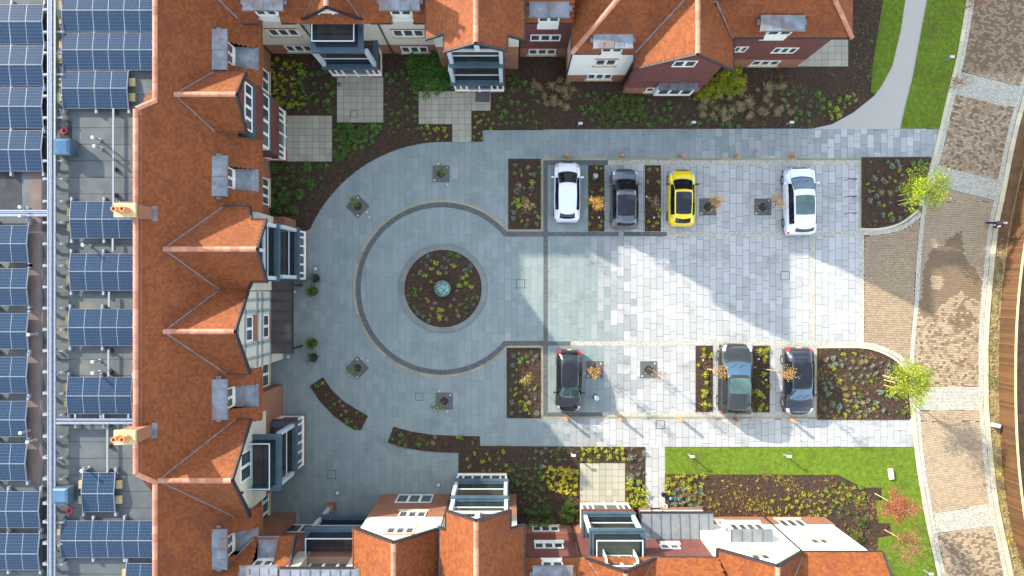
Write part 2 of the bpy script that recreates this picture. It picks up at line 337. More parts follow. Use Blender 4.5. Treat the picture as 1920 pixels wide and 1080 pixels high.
# planting beds (pixel outlines on the ground)
def parc(cx, cy, r, a0, a1, n=28): return [(cx + r * math.cos(math.radians(a0 + (a1 - a0) * i / n)), cy - r * math.sin(math.radians(a0 + (a1 - a0) * i / n))) for i in range(n + 1)]
BEDS = {
 'north': [(500, 96)] + [(500, 432), (577, 432)] + parc(833, 541, 275, 156, 87.5)[0:] + [(845, 266), (905, 266), (905, 243), (1520, 241), (1560, 232), (1600, 210), (1640, 178), (1640, 150), (1655, 0), (1655, -40), (1560, -40), (1560, 96)],
 'nw_bay': [(953, 298), (1014, 298), (1014, 430), (953, 430)],
 'strip_a': [(1103, 310), (1133, 310), (1133, 434), (1103, 434)],
 'strip_b': [(1209, 310), (1239, 310), (1239, 434), (1209, 434)],
 'ne_corner': [(1615, 295), (1745, 294), (1738, 318), (1730, 350), (1722, 378), (1717, 393), (1696, 410), (1674, 421), (1644, 427), (1615, 427)],
 'sw_bay': [(950, 652), (1014, 652), (1014, 784), (950, 784)],
 'strip_c': [(1304, 648), (1336, 648), (1336, 772), (1304, 772)],
 'strip_d': [(1411, 648), (1443, 648), (1443, 773), (1411, 773)],
 'se_corner': [(1532, 653), (1610, 653), (1641, 659), (1668, 671), (1684, 683), (1698, 702), (1704, 725), (1705, 787), (1532, 787)],
 'crescent': [(581, 724), (606, 707), (622, 731), (645, 753), (690, 780), (677, 806), (665, 806), (645, 794), (625, 779), (600, 752)],
 'south': [(738, 800), (770, 809), (810, 815), (850, 817), (900, 818), (900, 836), (1209, 838), (1209, 1000), (860, 1000), (860, 849), (830, 848), (800, 846), (760, 840), (727, 830)],
 'south_east': [(1247, 889), (1570, 890), (1618, 914), (1652, 914), (1654, 937), (1641, 939), (1647, 981), (1668, 981), (1672, 1004), (1647, 1008), (1646, 1060), (1247, 1060)],
}
BEDW = {k: gp(v) for k, v in BEDS.items()}
BEDW['round'] = arc(*g2(831, 541), 72.5 / 27, 0, 360, 48)[:-1]
PATIO = {'a': (537, 217, 623, 303, 7, 7), 'b': (632, 143, 719, 230, 7, 7), 'c': (785, 171, 884, 233, 8, 5), 'c2': (848, 233, 884, 267, 3, 3), 'c3': (884, 171, 920, 208, 3, 3),
         'd': (1087, 868, 1172, 942, 7, 6), 'e': (1490, 62, 1590, 125, 8, 5)}
def chips(name, poly, dens, parent, ln=(.035, .08), z=.035):
    P = np.array(poly); x0, y0 = P.min(0); x1, y1 = P.max(0); n = int((x1 - x0) * (y1 - y0) * dens)
    x = np.random.uniform(x0, x1, n); y = np.random.uniform(y0, y1, n); ok = inpoly(x, y, poly)
    for k in PATIO.values():
        a, b = g2(k[0], k[3]); c, d = g2(k[2], k[1]); ok &= ~((x > a) & (x < c) & (y > b) & (y < d))
    x, y = x[ok], y[ok]; n = len(x); c = np.stack([x, y, z + np.random.uniform(0, .03, n)], 1)
    a = np.random.uniform(0, 6.283, n); L = np.random.uniform(*ln, n) / 2; W = L * np.random.uniform(.3, .6, n)
    u = np.stack([np.cos(a) * L, np.sin(a) * L, np.random.uniform(-.4, .4, n) * L], 1); v = np.stack([-np.sin(a) * W, np.cos(a) * W, np.random.uniform(-.8, .8, n) * W], 1)
    V = np.stack([c - u - v, c + u - v, c + u + v, c - u + v], 1)
    me = npmesh(name, V, np.arange(4 * n).reshape(n, 4), np.random.rand(n) ** 1.6, ('mulch_chip',))
    o = bpy.data.objects.new(name, me); link(o, parent); return prop(o, kind='stuff')
BEDO = {}
for k, p in BEDW.items():
    BEDO[k] = sheet('planting_bed', p, -.08, .03 if k != 'south' else .032, 'soil'); chips('bark_mulch', p, 170, BEDO[k])
# ---- granite slab paving
ALLB = list(BEDW.values())
def paving(name, poly, z, palefn, joint, gap=(.007, .02), wd=.459, seed=1, dirx=False):
    rs = random.Random(seed); P = np.array(poly); x0, y0 = P.min(0); x1, y1 = P.max(0)
    base = sheet(name, poly, -.08, -.012, joint); sl = []
    xs = x0
    while xs < x1:
        x = xs; y = y0 - rs.uniform(0, .5)
        while y < y1:
            L = rs.choice([.46, .58, .70, .70, .84, .92, 1.05]); cx, cy = x + wd / 2, y + L / 2
            tx = np.array([cx, x + .02, x + wd - .02, x + .02, x + wd - .02]); ty = np.array([cy, y + .02, y + .02, y + L - .02, y + L - .02])
            if inpoly(tx, ty, poly).any():
                hid = any(inpoly(tx, ty, b).all() for b in ALLB)
                if not hid: sl.append((x, y, L))
            y += L
        xs += wd
    sl.sort(key=lambda s: (s[0] + .2) ** 2 + (s[1] + .3) ** 2)
    V = []; Fq = []; T = []; MI = []
    for i, (x, y, L) in enumerate(sl):
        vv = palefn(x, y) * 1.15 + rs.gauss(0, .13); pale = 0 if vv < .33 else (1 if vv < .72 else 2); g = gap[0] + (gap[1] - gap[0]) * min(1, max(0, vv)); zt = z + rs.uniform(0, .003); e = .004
        a, b, c, d = max(x + g / 2, x0), min(x + wd - g / 2, x1), max(y + g / 2, y0), min(y + L - g / 2, y1)
        if b - a < .03 or d - c < .03: continue
        vs = [(a, c, -.011), (b, c, -.011), (b, d, -.011), (a, d, -.011), (a, c, zt - e), (b, c, zt - e), (b, d, zt - e), (a, d, zt - e), (a + e, c + e, zt), (b - e, c + e, zt), (b - e, d - e, zt), (a + e, d - e, zt)]
        fs = [(8, 9, 10, 11)] + [(j, (j + 1) % 4, 4 + (j + 1) % 4, 4 + j) for j in range(4)] + [(4 + j, 4 + (j + 1) % 4, 8 + (j + 1) % 4, 8 + j) for j in range(4)]
        tn = rs.random()
        if i < 300:
            cx, cy = (a + b) / 2, (c + d) / 2
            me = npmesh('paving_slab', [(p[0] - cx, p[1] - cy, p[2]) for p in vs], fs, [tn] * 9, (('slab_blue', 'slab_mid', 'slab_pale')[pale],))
            piece('paving_slab', me, base, (cx, cy, 0))
        else:
            o = len(V); V += vs; Fq += [[q + o for q in f] for f in fs]; T += [tn] * 9; MI += [pale] * 9
    if V:
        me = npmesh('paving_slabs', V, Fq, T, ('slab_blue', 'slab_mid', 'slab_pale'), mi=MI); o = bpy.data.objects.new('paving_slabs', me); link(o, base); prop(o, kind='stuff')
    return base
def sstep(a, b, x): t = min(1, max(0, (x - a) / (b - a))); return t * t * (3 - 2 * t)
P_COURT = gp([(1019, 244), (905, 244), (905, 266), (845, 266)] + parc(833, 541, 275, 87.5, 156) + [(577, 432), (500, 432), (500, 1010), (720, 1010), (862, 930), (862, 846), (905, 835), (1019, 836)])
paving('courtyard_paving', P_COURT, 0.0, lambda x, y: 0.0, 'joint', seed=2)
pale = lambda x, y: sstep(3.5, 10.5, x)  # slabs turn paler to the right, brighter light put into the stone colour
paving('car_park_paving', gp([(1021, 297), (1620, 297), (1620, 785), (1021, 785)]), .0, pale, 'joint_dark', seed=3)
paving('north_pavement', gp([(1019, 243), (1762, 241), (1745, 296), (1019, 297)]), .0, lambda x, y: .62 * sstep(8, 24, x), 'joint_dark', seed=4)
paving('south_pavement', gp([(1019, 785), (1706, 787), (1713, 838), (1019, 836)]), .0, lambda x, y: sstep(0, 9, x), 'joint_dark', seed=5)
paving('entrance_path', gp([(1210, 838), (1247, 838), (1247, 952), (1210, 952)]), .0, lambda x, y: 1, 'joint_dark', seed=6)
# ---- patios: every slab its own piece
for key, (x0, y0, x1, y1, nx, ny) in PATIO.items():
    a, b = g2(x0, y1); c, d = g2(x1, y0)
    base = sheet('patio', [(a, b), (c, b), (c, d), (a, d)], -.08, .012, 'joint'); sx, sy = (c - a) / nx, (d - b) / ny
    me = None
    for i in range(nx):
        for j in range(ny):
            if me is None or rnd() < .5:
                m2 = MB(); m2.box(-sx / 2 + .008, sx / 2 - .008, -sy / 2 + .008, sy / 2 - .008, -.02, 0, 0, rnd() * (.8 if rnd() < .9 else 0)); 
                me = bpy.data.meshes.new('paving_slab'); me.from_pydata(m2.v, [], m2.f); at = me.attributes.new('tone', 'FLOAT', 'FACE'); at.data.foreach_set('value', m2.t); me.materials.append(M['patio_slab'])
            piece('paving_slab', me, base, (a + sx * (i + .5), b + sy * (j + .5), .036 + ru(0, .003)))
# ---- bands of setts and kerb stones
def band(name, path, width, z, m, unit=.10, rows=None, closed=False, joint='joint', base_z=-.08):
    rows = rows or max(1, round(width / unit)); p, nm = resample(path, unit, closed); V = []; Fq = []; T = []
    b = MB(); n = len(p); st = max(1, n // 60); idx = list(range(0, n - 1, st)) + [n - 1]
    for a, c in zip(idx[:-1], idx[1:]):
        q = [p[a] - nm[a] * width / 2, p[c] - nm[c] * width / 2, p[c] + nm[c] * width / 2, p[a] + nm[a] * width / 2]
        b.add([(v.x, v.y, z - .006) for v in q] + [(v.x, v.y, base_z) for v in q], [(0, 1, 2, 3), (4, 5, 1, 0), (7, 3, 2, 6)])
    base = b.build(name, joint, kind='structure'); rw = width / rows; g = .006
    for k in range(n - 1):
        for r in range(rows):
            o = -width / 2 + r * rw; t = rnd(); zz = z + ru(-.002, .004)
            q = [p[k] + nm[k] * (o + g), p[k + 1] + nm[k + 1] * (o + g), p[k + 1] + nm[k + 1] * (o + rw - g), p[k] + nm[k] * (o + rw - g)]
            d = (p[k + 1] - p[k]).normalized() * g; q = [q[0] + d, q[1] - d, q[2] - d, q[3] + d]; s = len(V)
            V += [(v.x, v.y, zz) for v in q] + [(v.x, v.y, z - .02) for v in q]
            Fq += [[s, s + 1, s + 2, s + 3], [s, s + 4, s + 5, s + 1], [s + 1, s + 5, s + 6, s + 2], [s + 2, s + 6, s + 7, s + 3], [s + 3, s + 7, s + 4, s]]; T += [t] * 5
    me = npmesh('setts', V, Fq, T, (m,)); o = bpy.data.objects.new('setts', me); link(o, base); prop(o, kind='stuff'); return base
def kerb(name, path, width, z, m='kerb_pale', ln=.9, closed=False, z0=-.08):
    pp_ = [Vector((q[0], q[1])) for q in path] + ([Vector((path[0][0], path[0][1]))] if closed else []); tot = sum((pp_[i + 1] - pp_[i]).length for i in range(len(pp_) - 1)); ns = max(1, round(tot / ln))
    fine, fn = resample(path, tot / (4 * ns), closed)
    b = MB()
    for k in range(len(fine) - 1):
        q = [fine[k] - fn[k] * (width / 2 - .01), fine[k + 1] - fn[k + 1] * (width / 2 - .01), fine[k + 1] + fn[k + 1] * (width / 2 - .01), fine[k] + fn[k] * (width / 2 - .01)]
        b.add([(v.x, v.y, z - .012) for v in q], [(0, 1, 2, 3)])
    base = b.build(name, 'joint', kind='structure')
    n = (len(fine) - 1) // 4
    for s in range(n):
        m2 = MB(); t = rnd(); cc = fine[s * 4 + 2]; q0 = []; q1 = []
        for k in range(s * 4, min(s * 4 + 5, len(fine))):
            d = (fine[min(k + 1, len(fine) - 1)] - fine[max(k - 1, 0)]).normalized() * .005
            c = fine[k] + (d if k == s * 4 else (-d if k == s * 4 + 4 else d * 0)) - cc
            q0.append(c - fn[k] * width / 2); q1.append(c + fn[k] * width / 2)
        for i in range(len(q0) - 1):
            a0, a1, b1, b0 = q0[i], q0[i + 1], q1[i + 1], q1[i]; zz = z
            m2.add([(a0.x, a0.y, zz), (a1.x, a1.y, zz), (b1.x, b1.y, zz), (b0.x, b0.y, zz), (a0.x, a0.y, z0), (a1.x, a1.y, z0), (b1.x, b1.y, z0), (b0.x, b0.y, z0)], [(0, 1, 2, 3), (4, 5, 1, 0), (3, 2, 6, 7)], 0, t)
        nq = len(q0) - 1
        for (a, c) in ((q0[0], q1[0]), (q0[-1], q1[-1])): m2.add([(a.x, a.y, z0), (c.x, c.y, z0), (c.x, c.y, z), (a.x, a.y, z)], [(0, 1, 2, 3)], 0, t)
        me = bpy.data.meshes.new('kerb_stone'); me.from_pydata(m2.v, [], m2.f); at = me.attributes.new('tone', 'FLOAT', 'FACE'); at.data.foreach_set('value', m2.t); me.materials.append(M[m])
        piece('kerb_stone', me, base, (cc.x, cc.y, 0))
    return base
def line(*p): return gp(p)
Rg = 156.5; cxr, cyr = 828.5, 541
th0 = 43.2
ringp = [(1019, 439), (946, 439)] + parc(cxr, cyr, 157, th0, 360 - th0, 90) + [(946, 644), (1019, 644)]
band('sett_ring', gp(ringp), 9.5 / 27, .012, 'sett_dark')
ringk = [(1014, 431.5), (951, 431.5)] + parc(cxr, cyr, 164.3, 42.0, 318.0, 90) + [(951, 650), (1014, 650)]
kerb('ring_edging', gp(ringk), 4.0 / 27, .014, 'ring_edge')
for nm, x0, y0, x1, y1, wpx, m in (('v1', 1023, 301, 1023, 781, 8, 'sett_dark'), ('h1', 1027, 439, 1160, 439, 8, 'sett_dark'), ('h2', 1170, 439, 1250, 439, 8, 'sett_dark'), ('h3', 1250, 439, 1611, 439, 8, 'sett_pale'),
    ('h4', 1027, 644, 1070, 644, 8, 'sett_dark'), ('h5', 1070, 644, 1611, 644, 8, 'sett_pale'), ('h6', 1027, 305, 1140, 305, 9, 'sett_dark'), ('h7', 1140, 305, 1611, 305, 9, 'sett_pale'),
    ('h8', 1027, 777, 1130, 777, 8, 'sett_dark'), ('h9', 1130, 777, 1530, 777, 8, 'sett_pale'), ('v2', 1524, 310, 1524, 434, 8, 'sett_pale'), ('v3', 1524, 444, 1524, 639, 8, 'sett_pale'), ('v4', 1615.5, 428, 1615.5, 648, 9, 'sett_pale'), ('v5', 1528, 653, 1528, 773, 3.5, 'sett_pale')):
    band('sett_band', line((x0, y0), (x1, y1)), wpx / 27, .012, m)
for p in (((1017, 298.5), (1613, 298.5)), ((1016, 300), (1016, 430)), ((1016, 652), (1016, 783)), ((1018, 783.3), (1531, 783.3)), ((1612.5, 300), (1612.5, 427)), ((1530.5, 655), (1530.5, 783))):
    kerb('edging', gp(p), 3.6 / 27, .016, 'ring_edge')
kerb('round_bed_kerb', arc(*g2(831, 541), 77.2 / 27, 0, 360, 90), 9.6 / 27, .10, 'ring_stone', ln=.93)
# ---- road
Ls = smooth_path([(1830, -40), (1818, 30), (1806, 100), (1793, 155), (1782, 200), (1761, 290), (1745, 350), (1732, 397), (1724, 470), (1719, 560), (1712, 640), (1710, 690), (1714, 730), (1721, 775), (1730, 870), (1752, 1000), (1774, 1100)], 6)
Rs = smooth_path([(1955, 20), (1935, 100), (1915, 170), (1893, 250), (1869, 370), (1857, 430), (1844, 560), (1839, 640), (1839, 700), (1840, 770), (1849, 870), (1859, 950), (1878, 1040), (1892, 1110)], 6)
roadp = [(1850, -40)] + Ls + Rs[::-1] + [(1960, -40)]
sheet('road', gp(roadp), -.08, -.02, 'road_bed')
apron = [(1620, 443), (1650, 440), (1680, 434), (1705, 424), (1727, 405), (1720, 470), (1715, 560), (1708, 650), (1706, 700), (1695, 675), (1670, 657), (1640, 648), (1620, 648)]
sheet('driveway', gp(apron), -.08, -.022, 'road_bed')
TB = [[(1803, 135), (1916, 163), (1905, 203), (1788, 177)], [(1755, 310), (1882, 342), (1870, 378), (1740, 346)], [(1719, 727), (1838, 725), (1838, 768), (1722, 770)], [(1750, 962), (1860, 945), (1868, 985), (1757, 1001)]]
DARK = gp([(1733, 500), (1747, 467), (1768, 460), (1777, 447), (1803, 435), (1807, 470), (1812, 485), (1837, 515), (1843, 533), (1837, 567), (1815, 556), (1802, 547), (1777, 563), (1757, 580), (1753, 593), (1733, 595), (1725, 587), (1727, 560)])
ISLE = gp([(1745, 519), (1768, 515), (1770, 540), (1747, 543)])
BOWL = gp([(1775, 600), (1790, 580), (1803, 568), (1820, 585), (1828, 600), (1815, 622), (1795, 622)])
def blocks(name, poly, bx, by, ang, z, tonefn, mats, holes=(), parent=None, clip=None):
    P = np.array(poly); c0 = P.mean(0); ca, sa = math.cos(ang), math.sin(ang)
    Q = (P - c0) @ np.array([[ca, -sa], [sa, ca]]); x0, y0 = Q.min(0); x1, y1 = Q.max(0)
    nx, ny = int((x1 - x0) / bx) + 2, int((y1 - y0) / by) + 2
    i, j = np.meshgrid(np.arange(nx), np.arange(ny), indexing='ij'); i = i.ravel(); j = j.ravel()
    lx = x0 + i * bx + (j % 2) * bx / 2; ly = y0 + j * by
    X = c0[0] + lx * ca - ly * sa; Y = c0[1] + lx * sa + ly * ca; ok = inpoly(X, Y, poly)
    for h in holes: ok &= ~inpoly(X, Y, h)
    X, Y = X[ok], Y[ok]; n = len(X); g = .010; hx, hy = bx / 2 - g, by / 2 - g
    t, mi = tonefn(X, Y); zz = z + np.random.uniform(-.004, .004, n); an = ang + np.random.uniform(-.04, .04, n)
    V = []
    for k, (sx, sy) in enumerate(((-1, -1), (1, -1), (1, 1), (-1, 1))):
        V.append(np.stack([X + sx * hx * np.cos(an) - sy * hy * np.sin(an), Y + sx * hx * np.sin(an) + sy * hy * np.cos(an), zz], 1))
    for k in range(4): q = V[k].copy(); q[:, 2] = z - .03; s = 1.04; q[:, 0] = X + (q[:, 0] - X) * s; q[:, 1] = Y + (q[:, 1] - Y) * s; V.append(q)
    V = np.stack(V, 1); b = (np.arange(n) * 8)[:, None, None]
    Fq = (np.array([[0, 1, 2, 3], [0, 4, 5, 1], [1, 5, 6, 2], [2, 6, 7, 3], [3, 7, 4, 0]])[None] + b).reshape(-1, 4)
    me = npmesh(name, V, Fq, np.repeat(t, 5), mats, mi=np.repeat(mi, 5)); o = bpy.data.objects.new(name, me); link(o, parent); return prop(o, kind='stuff')
road = bpy.data.objects['road']; drive = bpy.data.objects['driveway']
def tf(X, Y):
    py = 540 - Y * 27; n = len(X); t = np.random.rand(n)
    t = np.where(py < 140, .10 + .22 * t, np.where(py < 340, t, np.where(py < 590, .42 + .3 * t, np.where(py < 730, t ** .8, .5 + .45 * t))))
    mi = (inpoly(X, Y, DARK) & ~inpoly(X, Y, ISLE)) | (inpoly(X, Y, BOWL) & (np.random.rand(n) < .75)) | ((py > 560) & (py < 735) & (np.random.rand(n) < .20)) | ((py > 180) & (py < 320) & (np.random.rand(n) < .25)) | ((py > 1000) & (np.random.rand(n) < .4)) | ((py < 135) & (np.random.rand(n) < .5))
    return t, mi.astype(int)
holes = [gp(t) for t in TB]
def clipy(poly, a, b):   # keep a pixel band of the road polygon
    out = []; L = poly
    for lim, sgn in ((a, 1), (b, -1)):
        out = []
        for k in range(len(L)):
            p, q = L[k], L[(k + 1) % len(L)]; ip = (p[1] - lim) * sgn >= 0; iq = (q[1] - lim) * sgn >= 0
            if ip: out.append(p)
            if ip != iq: t = (lim - p[1]) / (q[1] - p[1]); out.append((p[0] + (q[0] - p[0]) * t, lim))
        L = out
    return L
rp = [(1850, -40)] + Ls + Rs[::-1] + [(1960, -40)]
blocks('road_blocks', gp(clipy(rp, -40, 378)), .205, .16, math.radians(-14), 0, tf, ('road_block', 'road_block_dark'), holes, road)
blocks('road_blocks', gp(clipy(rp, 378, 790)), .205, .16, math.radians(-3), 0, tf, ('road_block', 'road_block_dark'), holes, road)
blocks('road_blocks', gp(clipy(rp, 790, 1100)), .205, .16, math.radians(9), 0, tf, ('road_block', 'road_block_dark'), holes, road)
blocks('driveway_blocks', gp(apron), .19, .155, math.radians(-2), 0, lambda X, Y: (.3 + .4 * np.random.rand(len(X)), np.zeros(len(X), int)), ('road_block', 'road_block_dark'), (), drive)
for t, a in zip(TB, (-14, -14, 0, 8)):
    s = sheet('sett_crossing', gp(t), -.08, -.008, 'joint'); blocks('setts', gp(t), .125, .10, math.radians(a), .006, lambda X, Y: (np.random.rand(len(X)), np.zeros(len(X), int)), ('sett_pale',), (), s)
def off(path, d):
    p, nm = resample(gp(path), .5); return [(a.x + n.x * d, a.y + n.y * d) for a, n in zip(p, nm)]
band('sett_channel', gp(Ls), 8 / 27, .014, 'sett_pale'); band('sett_channel', gp(Rs), 8.5 / 27, .014, 'sett_pale')
kerb('kerb', off(Rs, 9.5 / 27), 8.5 / 27, .06)
kt = [p for p in Ls if p[1] < 396]; kb = [p for p in Ls if p[1] > 742]
kerb('kerb', off(kt, -8 / 27), 7 / 27, .08); kerb('kerb', off(kb, -8.5 / 27), 8 / 27, .05)
c1 = smooth_path([(1611, 430), (1645, 430), (1676, 424), (1699, 412.5), (1722, 394)]); kerb('kerb', gp(c1), 4.5 / 27, .05)
c1 = smooth_path([(1620, 437), (1648, 436), (1680, 430), (1704, 419), (1727, 400)]); band('sett_channel', gp(c1), 8 / 27, .013, 'sett_pale')
c2 = smooth_path([(1534, 650.5), (1611, 650.5), (1642, 656), (1670, 668), (1687, 681), (1701, 700), (1707, 725), (1707.5, 745)]); kerb('kerb', gp(c2), 4.5 / 27, .05)
c2 = smooth_path([(1611, 644.5), (1644, 649.5), (1674, 662), (1692, 675), (1707, 697)]); band('sett_channel', gp(c2), 8 / 27, .0135, 'sett_pale')
# ---- lawns, path, verge
def blades(parent, poly, dens, name='grass'):
    P = np.array(poly); x0, y0 = P.min(0); x1, y1 = P.max(0); n = int((x1 - x0) * (y1 - y0) * dens)
    x = np.random.uniform(x0, x1, n); y = np.random.uniform(y0, y1, n); ok = inpoly(x, y, poly); x, y = x[ok], y[ok]; n = len(x)
    a = np.random.uniform(0, 6.283, n); c = np.stack([x, y, np.full(n, .048)], 1); wv = np.stack([np.cos(a), np.sin(a), 0 * a], 1) * .011
    tip = c + np.stack([np.random.normal(0, .03, n), np.random.normal(0, .03, n), np.random.uniform(.03, .07, n)], 1)
    V = np.stack([c - wv, c + wv, tip], 1); me = npmesh(name, V, np.arange(3 * n).reshape(n, 3), np.random.rand(n), ('grass_blade',))
    o = bpy.data.objects.new(name, me); link(o, parent); prop(o, kind='stuff')
lawn1 = gp([(1655, -40), (1697, -40), (1697, 0), (1688, 60), (1672, 125), (1652, 162), (1640, 178), (1632, 172), (1636, 120), (1655, 0)])
lawn2 = gp([(1740, -40), (1815, -40), (1812, 20), (1798, 85), (1785, 140), (1773, 195), (1761, 241), (1688, 241), (1697, 200), (1710, 150), (1725, 70), (1738, 0)])
lawn3 = gp([(1247, 839), (1713, 839), (1718, 880), (1727, 940), (1742, 1010), (1762, 1100), (1640, 1100), (1646, 1008), (1672, 1004), (1668, 981), (1647, 981), (1641, 939), (1654, 937), (1652, 914), (1618, 914), (1570, 890), (1247, 889)])
for l in (lawn1, lawn2, lawn3): blades(sheet('lawn', l, -.08, .05, 'lawn'), l, 420)
pr = [(1738, -40), (1738, 0), (1725, 70), (1710, 150), (1697, 200), (1688, 242)]; pl = [(1520, 242), (1560, 233), (1600, 211), (1640, 179), (1672, 126), (1688, 60), (1697, 0), (1697, -40)]
sheet('footpath', gp(pr + pl), -.08, .018, 'path_grey')
ro = off(Rs, 14 / 27)
verge = ro + [tuple(v) for v in gp([(1960, 1120), (1990, 1120), (1990, -40), (1985, -40)])]
sheet('verge', verge, -.08, .0, 'verge_soil')
# loose clods along the verge
def clods(poly, dens, parent, m, size=(.04, .16)):
    P = np.array(poly); x0, y0 = P.min(0); x1, y1 = P.max(0); n = int((x1 - x0) * (y1 - y0) * dens); V = []; Fq = []
    x = np.random.uniform(x0, x1, n); y = np.random.uniform(y0, y1, n); ok = inpoly(x, y, poly)
    for a, b in zip(x[ok], y[ok]):
        s = ru(*size) * rnd() ** .7; o = len(V); r = ru(0, 6.28)
        V += [(a + s * math.cos(r + k * 1.57) * ru(.6, 1), b + s * math.sin(r + k * 1.57) * ru(.6, 1), -.02) for k in range(4)] + [(a + s * .3 * math.cos(r + k * 1.57), b + s * .3 * math.sin(r + k * 1.57), s * ru(.3, .6)) for k in range(4)]
        Fq += [[o + k, o + (k + 1) % 4, o + 4 + (k + 1) % 4, o + 4 + k] for k in range(4)] + [[o + 4, o + 5, o + 6, o + 7]]
    me = npmesh('loose_soil', V, Fq, np.random.rand(len(Fq)), (m,)); o = bpy.data.objects.new('loose_soil', me); link(o, parent); prop(o, kind='stuff')
vp = gp([(1868, 440), (1885, 440), (1873, 560), (1870, 700), (1874, 850), (1895, 1000), (1920, 1080), (1900, 1080), (1870, 900), (1852, 760), (1850, 650)])
clods(vp, 60, bpy.data.objects['verge'], 'verge_soil')
# fallen leaves
def litter(poly, n):
    P = np.array(poly); x0, y0 = P.min(0); x1, y1 = P.max(0); x = np.random.uniform(x0, x1, n); y = np.random.uniform(y0, y1, n); ok = inpoly(x, y, poly); x, y = x[ok], y[ok]; n = len(x)
    a = np.random.uniform(0, 6.283, n); L = np.random.uniform(.02, .05, n); c = np.stack([x, y, np.full(n, .022) + np.random.rand(n) * .01], 1)
    u = np.stack([np.cos(a) * L, np.sin(a) * L, 0 * a], 1); v = np.stack([-np.sin(a) * L * .6, np.cos(a) * L * .6, 0 * a], 1)
    return np.stack([c - u, c + v, c + u, c - v], 1)
LV = [litter(p, n) for p, n in ((P_COURT, 160), (gp([(1019, 243), (1762, 241), (1745, 296), (1019, 297)]), 120), (gp([(1027, 297), (1620, 297), (1620, 785), (1027, 785)]), 170), (gp([(1019, 785), (1706, 787), (1713, 838), (1019, 836)]), 60))]
LV = np.concatenate(LV); me = npmesh('fallen_leaves', LV, np.arange(4 * len(LV)).reshape(-1, 4), np.random.rand(len(LV)) * .6, ('leaf_brown',)); o = bpy.data.objects.new('fallen_leaves', me); link(o, None)
prop(o, 'small brown fallen leaves scattered over the granite paving', 'leaves', kind='stuff')
LV = np.concatenate([litter(lawn2, 700), litter(lawn3, 350)]); LV[..., 2] += .06; me = npmesh('fallen_leaves', LV, np.arange(4 * len(LV)).reshape(-1, 4), np.random.rand(len(LV)), ('leaf_rust',)); o = bpy.data.objects.new('fallen_leaves', me); link(o, None)
prop(o, 'rust coloured fallen leaves lying on the lawns beside the road', 'leaves', kind='stuff')
# ================================================================ BUILDING HELPERS
class Roof:
    def __init__(s): s.b = MB(); s.V = []; s.T = []; s.flash = MB(); s.trim = MB()
    def face(s, pts, holes=(), tiles=True, m=0):
        P = [Vector(p) for p in pts]
        n = Vector((0, 0, 0))
        for i in range(len(P)): n += P[i].cross(P[(i + 1) % len(P)])
        n.normalize()
        if n.z < 0: n = -n; P = P[::-1]
        t = (Vector((0, 0, 1)) - n * n.z).normalized(); sd = t.cross(n); o = P[0]
        q = lambda p: ((Vector(p) - o).dot(sd), (Vector(p) - o).dot(t))
        Q = [q(p) for p in P]; HQ = [[q(p) for p in h] for h in holes]
        allp = [list(p) for p in P] + [list(p) for h in holes for p in h]
        tri = tessellate_polygon([[Vector((*a, 0)) for a in Q]] + [[Vector((*a, 0)) for a in h] for h in HQ])
        flat = Q + [a for h in HQ for a in h]; fs = []
        for tr in tri:
            a, b, c = [flat[i] for i in tr]
            if (b[0] - a[0]) * (c[1] - a[1]) - (b[1] - a[1]) * (c[0] - a[0]) < 0: tr = tr[::-1]
            fs.append(tuple(tr))
        s.b.add(allp, fs, m)
        k = len(P); low = [p - Vector((0, 0, .16)) for p in P]
        s.b.add(P + low, [(i, k + i, k + (i + 1) % k, (i + 1) % k) for i in range(k)], m)
        if not tiles: return
        A = np.array(Q); x0, y0 = A.min(0); x1, y1 = A.max(0); gw, gh = .170, .143
        nx, ny = int((x1 - x0) / gw) + 2, int((y1 - y0) / gh) + 2
        i, j = np.meshgrid(np.arange(nx), np.arange(ny), indexing='ij'); i = i.ravel(); j = j.ravel()
        u = x0 + i * gw + (j % 2) * gw / 2; v = y0 + j * gh; ok = inpoly(u, v, Q)
        for h in HQ: ok &= ~inpoly(u, v, h)
        u, v = u[ok], v[ok]; N = len(u)
        if not N: return
        hj = np.random.uniform(-.006, .008, N); tj = np.random.uniform(-.004, .004, N); S = np.array(sd); Tt = np.array(t); Nn = np.array(n); O = np.array(o)
        def pt(du, dv, h): return O + np.outer(u + du, S) + np.outer(v + dv, Tt) + np.outer(h, Nn)
        lo = .040 + hj; V = np.stack([pt(-gw * .485, -gh * .52, lo + tj), pt(gw * .485, -gh * .52, lo - tj), pt(gw * .485, gh * .55, np.full(N, .012)), pt(-gw * .485, gh * .55, np.full(N, .012)), pt(-gw * .485, -gh * .52, np.zeros(N)), pt(gw * .485, -gh * .52, np.zeros(N))], 1)
        s.V.append(V); s.T.append(np.random.rand(N))
    def edge(s, p0, p1, a=.10, b=.16): s.trim.bar(p0, p1, a, b)
    def valley(s, p0, p1, a=.09): s.flash.bar(Vector(p0) + Vector((0, 0, .03)), Vector(p1) + Vector((0, 0, .03)), a, .05)
    def build(s, parent, ridges=()):
        r = s.b.build('roof', ['roof_base', 'lead', 'flat_roof'], parent); og = np.array(ORG[parent.name])
        if s.V:
            V = np.concatenate(s.V) - og; N = len(V); b = (np.arange(N) * 6)[:, None, None]
            Fq = (np.array([[0, 1, 2, 3], [4, 5, 1, 0]])[None] + b).reshape(-1, 4)
            me = npmesh('roof_tiles', V, Fq, np.repeat(np.concatenate(s.T), 2), ('roof_tile',)); o = bpy.data.objects.new('roof_tiles', me); link(o, r); prop(o, kind='stuff')
        if s.flash.f: build_split(s.flash, 'flashing', 'lead_dark', r)
        if s.trim.f: build_split(s.trim, 'verge_board', 'black_trim', r)
        for p0, p1 in ridges: ridge(r, p0, p1)
        return r
RT = []
